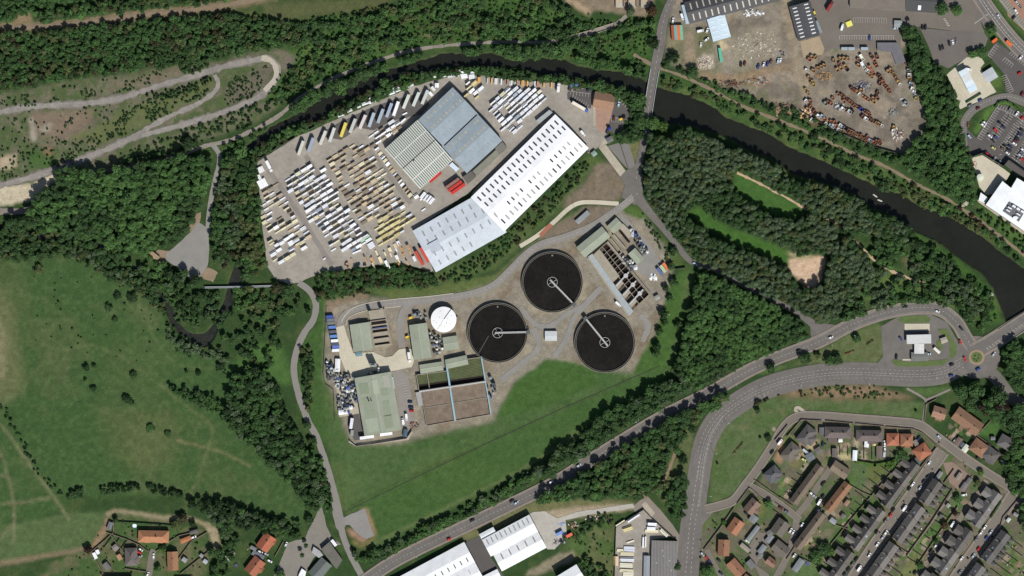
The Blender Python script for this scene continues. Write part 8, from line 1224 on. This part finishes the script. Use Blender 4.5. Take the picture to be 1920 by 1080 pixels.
heap('scrap_heap', 'white crates and units under the long dark roof', 'scrap heap', 1412, 24, 20, 8, 36, [(236, 238, 240), (190, 190, 188)], 1, 2.6, 11, None, 2); heap('scrap_heap', 'tyres and rusty frames along the railway bushes', 'scrap heap', 1372, 157, 30, 9, 60, [(70, 58, 52), (120, 84, 64), (90, 84, 80)], .8, 2.6, 12); heap('scrap_heap', 'machinery frames right of the tyre row', 'scrap heap', 1420, 152, 22, 8, 50, [(92, 84, 78), (160, 156, 150), (150, 110, 74)], .8, 3.4, 13); heap('scrap_heap', 'dark machines on the left edge of the dirt yard', 'scrap heap', 1465, 100, 8, 5, 20, [(66, 62, 60), (150, 150, 148)], .8, 2.4, 14); heap('scrap_heap', 'mixed debris by the depot road edge', 'scrap heap', 1128, 972, 30, 5, 44, [(150, 130, 112), (96, 84, 76), (212, 204, 196)], .6, 2.2, 15); heap('scrap_heap', 'coloured rubbish along the depot bushes', 'scrap heap', 1046, 1016, 14, 7, 44, [(176, 128, 92), (96, 84, 80), (150, 170, 200)], .6, 2.2, 16); heap('scrap_heap', 'brown crates beside the depot containers', 'scrap heap', 1075, 985, 10, 8, 26, [(176, 140, 100), (200, 190, 176), (110, 90, 76)], 1, 2.6, 17)
heap('scrap_heap', 'blue sheets stacked in the depot yard', 'scrap heap', 1052, 982, 9, 4, 14, [(110, 136, 190), (150, 164, 190)], 1, 2.4, 18, None, .8); heap('scrap_heap', 'white bags and vessels at the gravel yard corner', 'scrap heap', 1225, 520, 9, 7, 26, [(240, 240, 240), (228, 230, 230)], 1.2, 2.4, 19, None, 2); heap('coal_heap', 'dark bins and tyres beside the works car park', 'scrap heap', 775, 796, 9, 8, 26, [(58, 52, 50), (92, 84, 78), (150, 84, 62)], .8, 2.4, 20); heap('scrap_heap', 'fittings around the gatehouse corner', 'scrap heap', 1108, 284, 9, 6, 18, [(96, 90, 84), (170, 150, 120)], .6, 1.8, 21); heap('scrap_heap', 'bins along the store service yard', 'scrap heap', 1827, 312, 5, 14, 22, [(176, 96, 84), (96, 92, 92), (226, 222, 214)], .6, 1.6, 22)
x, y = W(1836.5, 333); e = empty('water_tank', x, y); tag(e, 'pale green round tank in the store service yard', 'tank'); obj('shell', MB().cyl(0, 0, 0, 4.2, 2.8, 32), OM['steel'], e, color=(196, 204, 184)); obj('lid', MB().cyl(0, 0, 4.203, 4.6, 2.9, 32, .4), OM['steel'], e, color=(208, 216, 196))
for u, c, w in ((1162, (232, 230, 222), 'left white aggregate bay along the top edge'), (1186, (236, 234, 226), 'middle white aggregate bay along the top edge'), (1209, (228, 220, 200), 'right white aggregate bay along the top edge')):
    x, y = W(u, 2); e = empty('aggregate_bay', x, y); tag(e, w, 'storage bay', 'aggregate bays'); obj('floor_slab', MB().box(0, 0, 0, .3, 6.2, 11), CONC2 if False else conc2, e); obj('heap', MB().cyl(0, 3, .3, 1.8, 2.8, 12, .4), WOOD, e, color=(186, 142, 84))
    for s in (-1, 1): obj('bay_wall', MB().box(s * 3.4, 0, 0, 2.2, .4, 11), BW, e)
# ================================================================ PROCESS PLANT OF THE SEWAGE WORKS
STL = OM['steel']
def plantbit(kind_, u, v, s, h, c, label, ang=0):
    x, y = Wh(u, v, h); e = empty(kind_, x, y, .2, radians(ang)); cat = kind_.replace('_', ' '); tag(e, label, cat, 'process plant of the sewage works')
    if 'tank' in kind_ or 'silo' in kind_: obj('vessel', MB().cyl(0, 0, 0, h, s, 18), STL, e, color=c); obj('lid', MB().cyl(0, 0, h + .003, h + .4, s * .96, 18, s * .3), STL, e, color=tuple(min(255, k * 1.1) for k in c)); obj('manway', MB().cyl(s * .5, 0, h + .1, h + .7, s * .2, 8), STL, e, color=(90, 90, 90))
    elif 'pipe' in kind_:
        for k in (-.5, 0, .5): obj('pipe', MB().tube((-s, k, h), (s, k, h), .18, 8), STL, e, color=c)
        for k in (-.8, 0, .8): obj('support', MB().box(s * k, 0, 0, h - .19, .2, 1.4), STL, e, color=(92, 92, 92))
    else: obj('housing', MB().box(0, 0, 0, h, s * 2, s * 1.3), STL, e, color=c); obj('vent', MB().box(s * .4, 0, h + .003, h + .4, s * .6, s * .5), STL, e, color=(70, 72, 74)); obj('door', MB().box(0, -s * .66, .1, h * .8, s * .7, .05), STL, e, color=(80, 84, 88))
r = random.Random(5); KN = ['control_cabinet', 'process_tank', 'pipe_rack', 'pump_housing', 'dosing_tank']; CW_ = [((120, 126, 130), 'grey'), ((88, 92, 96), 'dark'), ((196, 198, 196), 'pale'), ((150, 150, 140), 'dull'), ((70, 90, 140), 'blue')]
def cluster(poly, n, seed, smax=1.8):
    r = random.Random(seed); q = np.array(poly); k = t = 0; done = []
    while k < n and t < 3000:
        t += 1; u, v = r.uniform(q[:, 0].min(), q[:, 0].max()), r.uniform(q[:, 1].min(), q[:, 1].max())
        if not inside(poly, np.array([u]), np.array([v]))[0] or any(hypot(u - a, v - b) < 4.6 for a, b in done): continue
        done.append((u, v)); kn = KN[r.randrange(5)]; c, w = CW_[r.choice((0, 0, 1, 1, 2, 2, 3, 4))]; plantbit(kn, u, v, r.uniform(.8, smax), r.uniform(1.6, 4), c, place(f"{w} {kn.replace('_', ' ')}", u, v), r.choice((8, 98))); k += 1
cluster([(629, 702), (668, 704), (672, 745), (660, 772), (638, 776), (632, 735)], 62, 1); cluster([(612, 675), (634, 690), (628, 716), (614, 710)], 16, 2); cluster([(806, 622), (828, 630), (830, 662), (812, 668)], 18, 3, 1.4); cluster([(1180, 425), (1200, 448), (1215, 472), (1208, 478), (1188, 450)], 20, 4); cluster([(1168, 480), (1182, 488), (1196, 500), (1186, 506), (1166, 492)], 16, 5); cluster([(908, 700), (930, 708), (930, 745), (916, 745)], 9, 6); cluster([(775, 583), (800, 583), (800, 600), (782, 603)], 7, 7, 1.6)
cluster([(688, 700), (710, 690), (712, 698), (690, 704)], 6, 8, 1.4)
ex, ey = W(716, 614); FB = empty('sludge_tanks', ex, ey); tag(FB, 'open concrete tanks with blue channels right of the green gable hall', 'treatment tanks')
PT = lambda s, t: (694 + 30 * s + 8 * t, 603 - 4 * s + 48 * t); bed('deck', [PT(0, -.42), PT(1, -.42), PT(1.05, 1), PT(0, 1)], deck, 1.2)
for t0, t1 in ((.02, .1), (.2, .3), (.34, .42), (.6, .66), (.85, .93)): bed('tank_cell', [PT(.04, t0), PT(.96, t0), PT(.96, t1), PT(.04, t1)], dk, 1.3)
for t in (0, .16, .32, .46, .7, .95): wallrun(PT(0, t), PT(1, t), .7, 2.4, deck)
bed('blue_channel', [PT(.02, .27), PT(1, .27), PT(1, .33), PT(.02, .33)], mat('blue_liner', (110, 130, 180), noise=((.8, .15),)), 2.1); wallrun(PT(1.0, -.42), PT(1.08, 1), .8, 2.2, deck); wallrun(PT(0, 0), PT(0, 1), 1.6, 1.9, BW)
for s, t in ((.1, -.36), (.82, -.4)): k = np.array(W(*PT(s, t))) - (ex, ey); obj('stair_tower', MB().box(*k, 1.2, 6, 2.4, 2.4, .15), deck, FB)
o = W(700, 684); e = empty('odour_stack', *o); tag(e, 'twin odour-control vessels standing above the largest green roof', 'tower'); 
for k in (-1.6, 1.6): obj('vessel', MB().cyl(k, 0, 0, 8.5, 1.5, 16), STL, e, color=(150, 154, 150))
obj('link_duct', MB().tube((-1.6, 0, 8.9), (1.6, 0, 8.9), .5, 10), STL, e, color=(120, 124, 122))
x, y = W(734, 718); e = empty('cooling_units', x, y, 0, radians(99)); tag(e, 'row of pale fan units beside the top of the largest green roof', 'fan units')
for i in range(5):
    for k in (-1, 1): obj('fan_unit', MB().box((i - 2) * 2, k * 1.1, 0, 2.4, 1.7, 1.8).cyl((i - 2) * 2, k * 1.1, 2.4, 2.6, .6, 10), OM['trim'], e, color=(196, 210, 220))
for u, v, c, w in ((707, 795, 0, 0),)[:0]: pass
x, y = W(770, 596); e = empty('digger', x, y, .2, .4); tag(e, 'small yellow digger by the narrow green hall', 'digger'); obj('body', MB().box(0, 0, .8, 2.2, 2.6, 1.8), PAINT, e, color=(236, 196, 60)); obj('arm', MB().tube((1, 0, 1.8), (3, 0, 2.8), .2, 6).tube((3, 0, 2.8), (3.8, 0, .8), .18, 6), PAINT, e, color=(236, 196, 60)); obj('track', MB().box(0, -.9, 0, .8, 3, .5).box(0, .9, 0, .8, 3, .5), TYRE, e)
e = copy_of(bpy.data.objects['digger'], None); e.location = (*W(763.5, 632), .2); e['label'] = 'yellow digger parked on the works branch road'
for ch in list(bpy.data.objects['digger'].children): copy_of(ch, e)
e2 = copy_of(bpy.data.objects['digger'], None); e2.location = (*W(1164, 224), .2); e2['label'] = 'yellow digger in the visitor car park bays'
for ch in list(bpy.data.objects['digger'].children): copy_of(ch, e2)
x, y = W(1592, 45); e = empty('sign_deck', x, y, .3, radians(22)); tag(e, 'bright yellow square platform in the asphalt yard', 'platform'); obj('platform', MB().box(0, 0, .4, .9, 5, 4.6), PAINT, e, color=(232, 226, 110)); obj('leg', MB().box(-2, -1.8, 0, .4, .3, .3).box(2, 1.8, 0, .4, .3, .3), STL, e, color=(90, 90, 90))
x, y = W(1527, 25); e = empty('forklift', x, y, .3, radians(-70)); tag(e, 'yellow forklift beside the dark roof', 'forklift'); obj('body', MB().box(0, 0, .4, 2.2, 3.4, 1.5), PAINT, e, color=(226, 200, 76)); obj('mast', MB().box(2, 0, .2, 3, .3, 1.2), STL, e, color=(60, 60, 60)); obj('counterweight', MB().box(-1.9, 0, .4, 1.4, .5, 1.5), STL, e, color=(70, 66, 60))
# boats, lamps, roundabout island, flower beds, pool
def boat(u, v, a, label):
    x, y = W(u, v); b = MB(); p = [(-2.1, -.5), (1, -.6), (2.5, 0), (1, .6), (-2.1, .5)]; b.prism(p, 0, .6); e = empty('rowing_boat', x, y, -1.25, radians(a)); tag(e, label, 'boat', 'boats on the wide river'); obj('hull', b, PAINT, e, color=(214, 214, 206)); 
    for k in (-1.4, .2): obj('thwart', MB().box(k, 0, .603, .68, .4, 1.3), WOOD, e, color=(150, 110, 76))
boat(1641, 367, -35, 'upper left of the two white boats on the wide river'); boat(1650, 376, -20, 'lower right of the two white boats on the wide river')
lp = shared('pole', lambda: MB().cyl(0, 0, 0, 8, .12, 8, .07).mesh('pole', GALV)); la = shared('arm', lambda: MB().tube((0, 0, 7.95), (1.6, 0, 8.2), .06, 6).mesh('arm', GALV)); lh = shared('lamp_head', lambda: MB().box(1.9, 0, 8.1, 8.3, .8, .3).mesh('lamp_head', OM['trim']))
for u, v, a in ((1559, 651, 100), (1602, 633, 110), (1667, 704, 80), (1753, 712, 80), (1628, 724, 90), (1500, 726, 80), (1430, 745, 60), (1362, 795, 30), (1338, 850, 0), (1328, 930, 0), (1312, 1030, 0), (1452, 690, 110), (1380, 724, 110), (1030, 927, 110), (925, 981, 110), (783, 1046, 110), (1895, 236, 40), (1842, 1000, 144), (1700, 960, 144), (1078, 390, 80), (1250, 590, 0), (1900, 632, 120)):
    x, y = W(u, v); e = empty('street_lamp', x, y, .1, radians(a)); tag(e, place('tall grey lamp post', u, v), 'street lamp', 'lamp posts along the roads'); link('pole', lp, e, (0, 0, 0)); link('arm', la, e, (0, 0, 0)); link('lamp_head', lh, e, (0, 0, 0), color=(210, 212, 210))
sheet('roundabout_island', [(1831 + 15 * cos(t * pi / 24), 670 + 14.5 * sin(t * pi / 24)) for t in range(48)], mat('island_setts', (150, 132, 108), noise=((1, .12),)), 10); sheet('roundabout_grass', [(1831 + 10.5 * cos(t * pi / 24), 670 + 10 * sin(t * pi / 24)) for t in range(48)], MATS['verge_grass'], 12)
for i, (u, v, r_, c) in enumerate(((1828, 667, 3, 'lime'), (1834, 672, 3, 'olive'), (1831, 676, 2.5, 'rust'), (1827, 673, 2.5, 'green'), (1835, 666, 2, 'lime'))): plant(u, v, r_, 1.2, BUSH, G[c], uniq(f"{colour_word(G[c])} shrub on the roundabout island, {ORD[i]} of five"), 'bush', 'lone_bush', 'shrubs on the roundabout', False)
for (u0, v0, u1, v1, n, l) in ((1376, 850, 1392, 830, 8, 'long flower bed on the bend lawn'), (1626, 645, 1636, 638, 5, 'flower bed on the fuel station lawn'), (1586, 663, 1600, 658, 5, 'low flower bed left of the station lawn'), (1336, 976, 1344, 984, 4, 'stone-ringed flower bed on the estate verge')):
    x, y = W((u0 + u1) / 2, (v0 + v1) / 2); e = empty('flower_bed', x, y); tag(e, l, 'flower bed')
    for i in range(n):
        t = i / max(1, n - 1); a, b = W(u0 + (u1 - u0) * t, v0 + (v1 - v0) * t); o = link('flower_clump', random.choice(BUSH).mesh(), e, (a - x, b - y, 0), i * 1.3, (1.1, 1.1, .7)); o.color = tuple(alb(random.choice([G['rust'], G['olive'], (130, 84, 70), G['deep'], (168, 140, 110)]))) + (1,)
x, y = W(252.5, 985.5); e = empty('paddling_pool', x, y); tag(e, 'white round pool left of the big orange bungalow', 'pool'); obj('rim', MB().ring(0, 0, 0, .7, 1.7, 1.95, 32), OM['trim'], e, color=(120, 180, 200)); obj('cover', MB().cyl(0, 0, .5, .62, 1.69, 32), OM['trim'], e, color=(236, 242, 246))
for u, v, c, l in ((443, 1060, (60, 64, 72), 'dark round trampoline on a lower-left lawn'), (1514, 1057, (90, 96, 176), 'blue round trampoline on the lower lawn of the estate')):
    x, y = W(u, v); e = empty('trampoline', x, y); tag(e, l, 'trampoline'); obj('rim', MB().ring(0, 0, .6, .72, 1.4, 1.75, 24), PAINT, e, color=c); obj('mat', MB().cyl(0, 0, .62, .68, 1.39, 24), STL, e, color=(80, 84, 110)); 
    for k in range(4): obj('leg', MB().cyl(1.6 * cos(k * 1.57), 1.6 * sin(k * 1.57), 0, .6, .05, 6), STL, e, color=(150, 150, 150))
for i in range(36):                                        # sheds, trellises and tables in the back gardens
    gx = random.choice(((1560, 985, 60, 55), (1640, 930, 30, 40), (1770, 975, 40, 60), (1500, 905, 40, 20), (1890, 1050, 20, 30), (1735, 1030, 30, 40), (1430, 1015, 60, 40), (1810, 810, 40, 30), (230, 1030, 60, 40), (440, 1040, 30, 25))); u, v = gx[0] + random.uniform(-1, 1) * gx[2], gx[1] + random.uniform(-1, 1) * gx[3]; x, y = W(u, v)
    q = MB(); q.box(0, 0, .62, .72, 1.7, .9)
    e = empty('garden_table', x, y, .05, random.uniform(0, 3)); tag(e, place('small pale garden table', u, v), 'garden table', 'garden tables'); obj('table_top', q, OM['trim'], e, color=random.choice([(170, 160, 146), (150, 130, 108), (200, 198, 192)]))
    for k in (-.7, .7): obj('leg', MB().box(k, 0, 0, .62, .1, .7), OM['trim'], e, color=(140, 120, 100))
for ps, l in (([(1760, 886), (1780, 890)], 'x'),)[:0]: pass
# ================================================================ CAMERA AND LIGHT
cam = bpy.data.cameras.new('camera'); co = bpy.data.objects.new('camera', cam); COL.objects.link(co); SC.camera = co
HC = 2600.0; co.location = (0, 0, HC); cam.sensor_width = 36; cam.lens = 36 * HC / (1920 * S); cam.clip_start = 100; cam.clip_end = 9000
EL = radians(42); sun_xy = np.array([.40, -.9165])               # the sun stands low right of the picture's bottom
sd = np.array([sun_xy[0] * cos(EL), sun_xy[1] * cos(EL), sin(EL)])
sl = bpy.data.lights.new('sun', 'SUN'); sl.energy = 5.0; sl.angle = radians(.5); sl.color = (1, .975, .935)
so = bpy.data.objects.new('sun', sl); COL.objects.link(so); so.location = (0, 0, 400)
from mathutils import Vector
so.rotation_euler = Vector(sd).to_track_quat('Z', 'Y').to_euler()
w = bpy.data.worlds.new('World'); SC.world = w; w.use_nodes = True; nt = w.node_tree; bg = nt.nodes['Background']
sk = nt.nodes.new('ShaderNodeTexSky'); sk.sky_type = 'NISHITA'; sk.sun_disc = False; sk.sun_elevation = EL; sk.sun_rotation = atan2(sd[0], sd[1])
nt.links.new(sk.outputs[0], bg.inputs[0]); bg.inputs[1].default_value = .07
SC.view_settings.view_transform = 'Standard'; SC.view_settings.look = 'None'; SC.view_settings.exposure = 0.0; SC.view_settings.gamma = 1
SC.cycles.max_bounces = 4; SC.cycles.diffuse_bounces = 2; SC.cycles.use_denoising = True
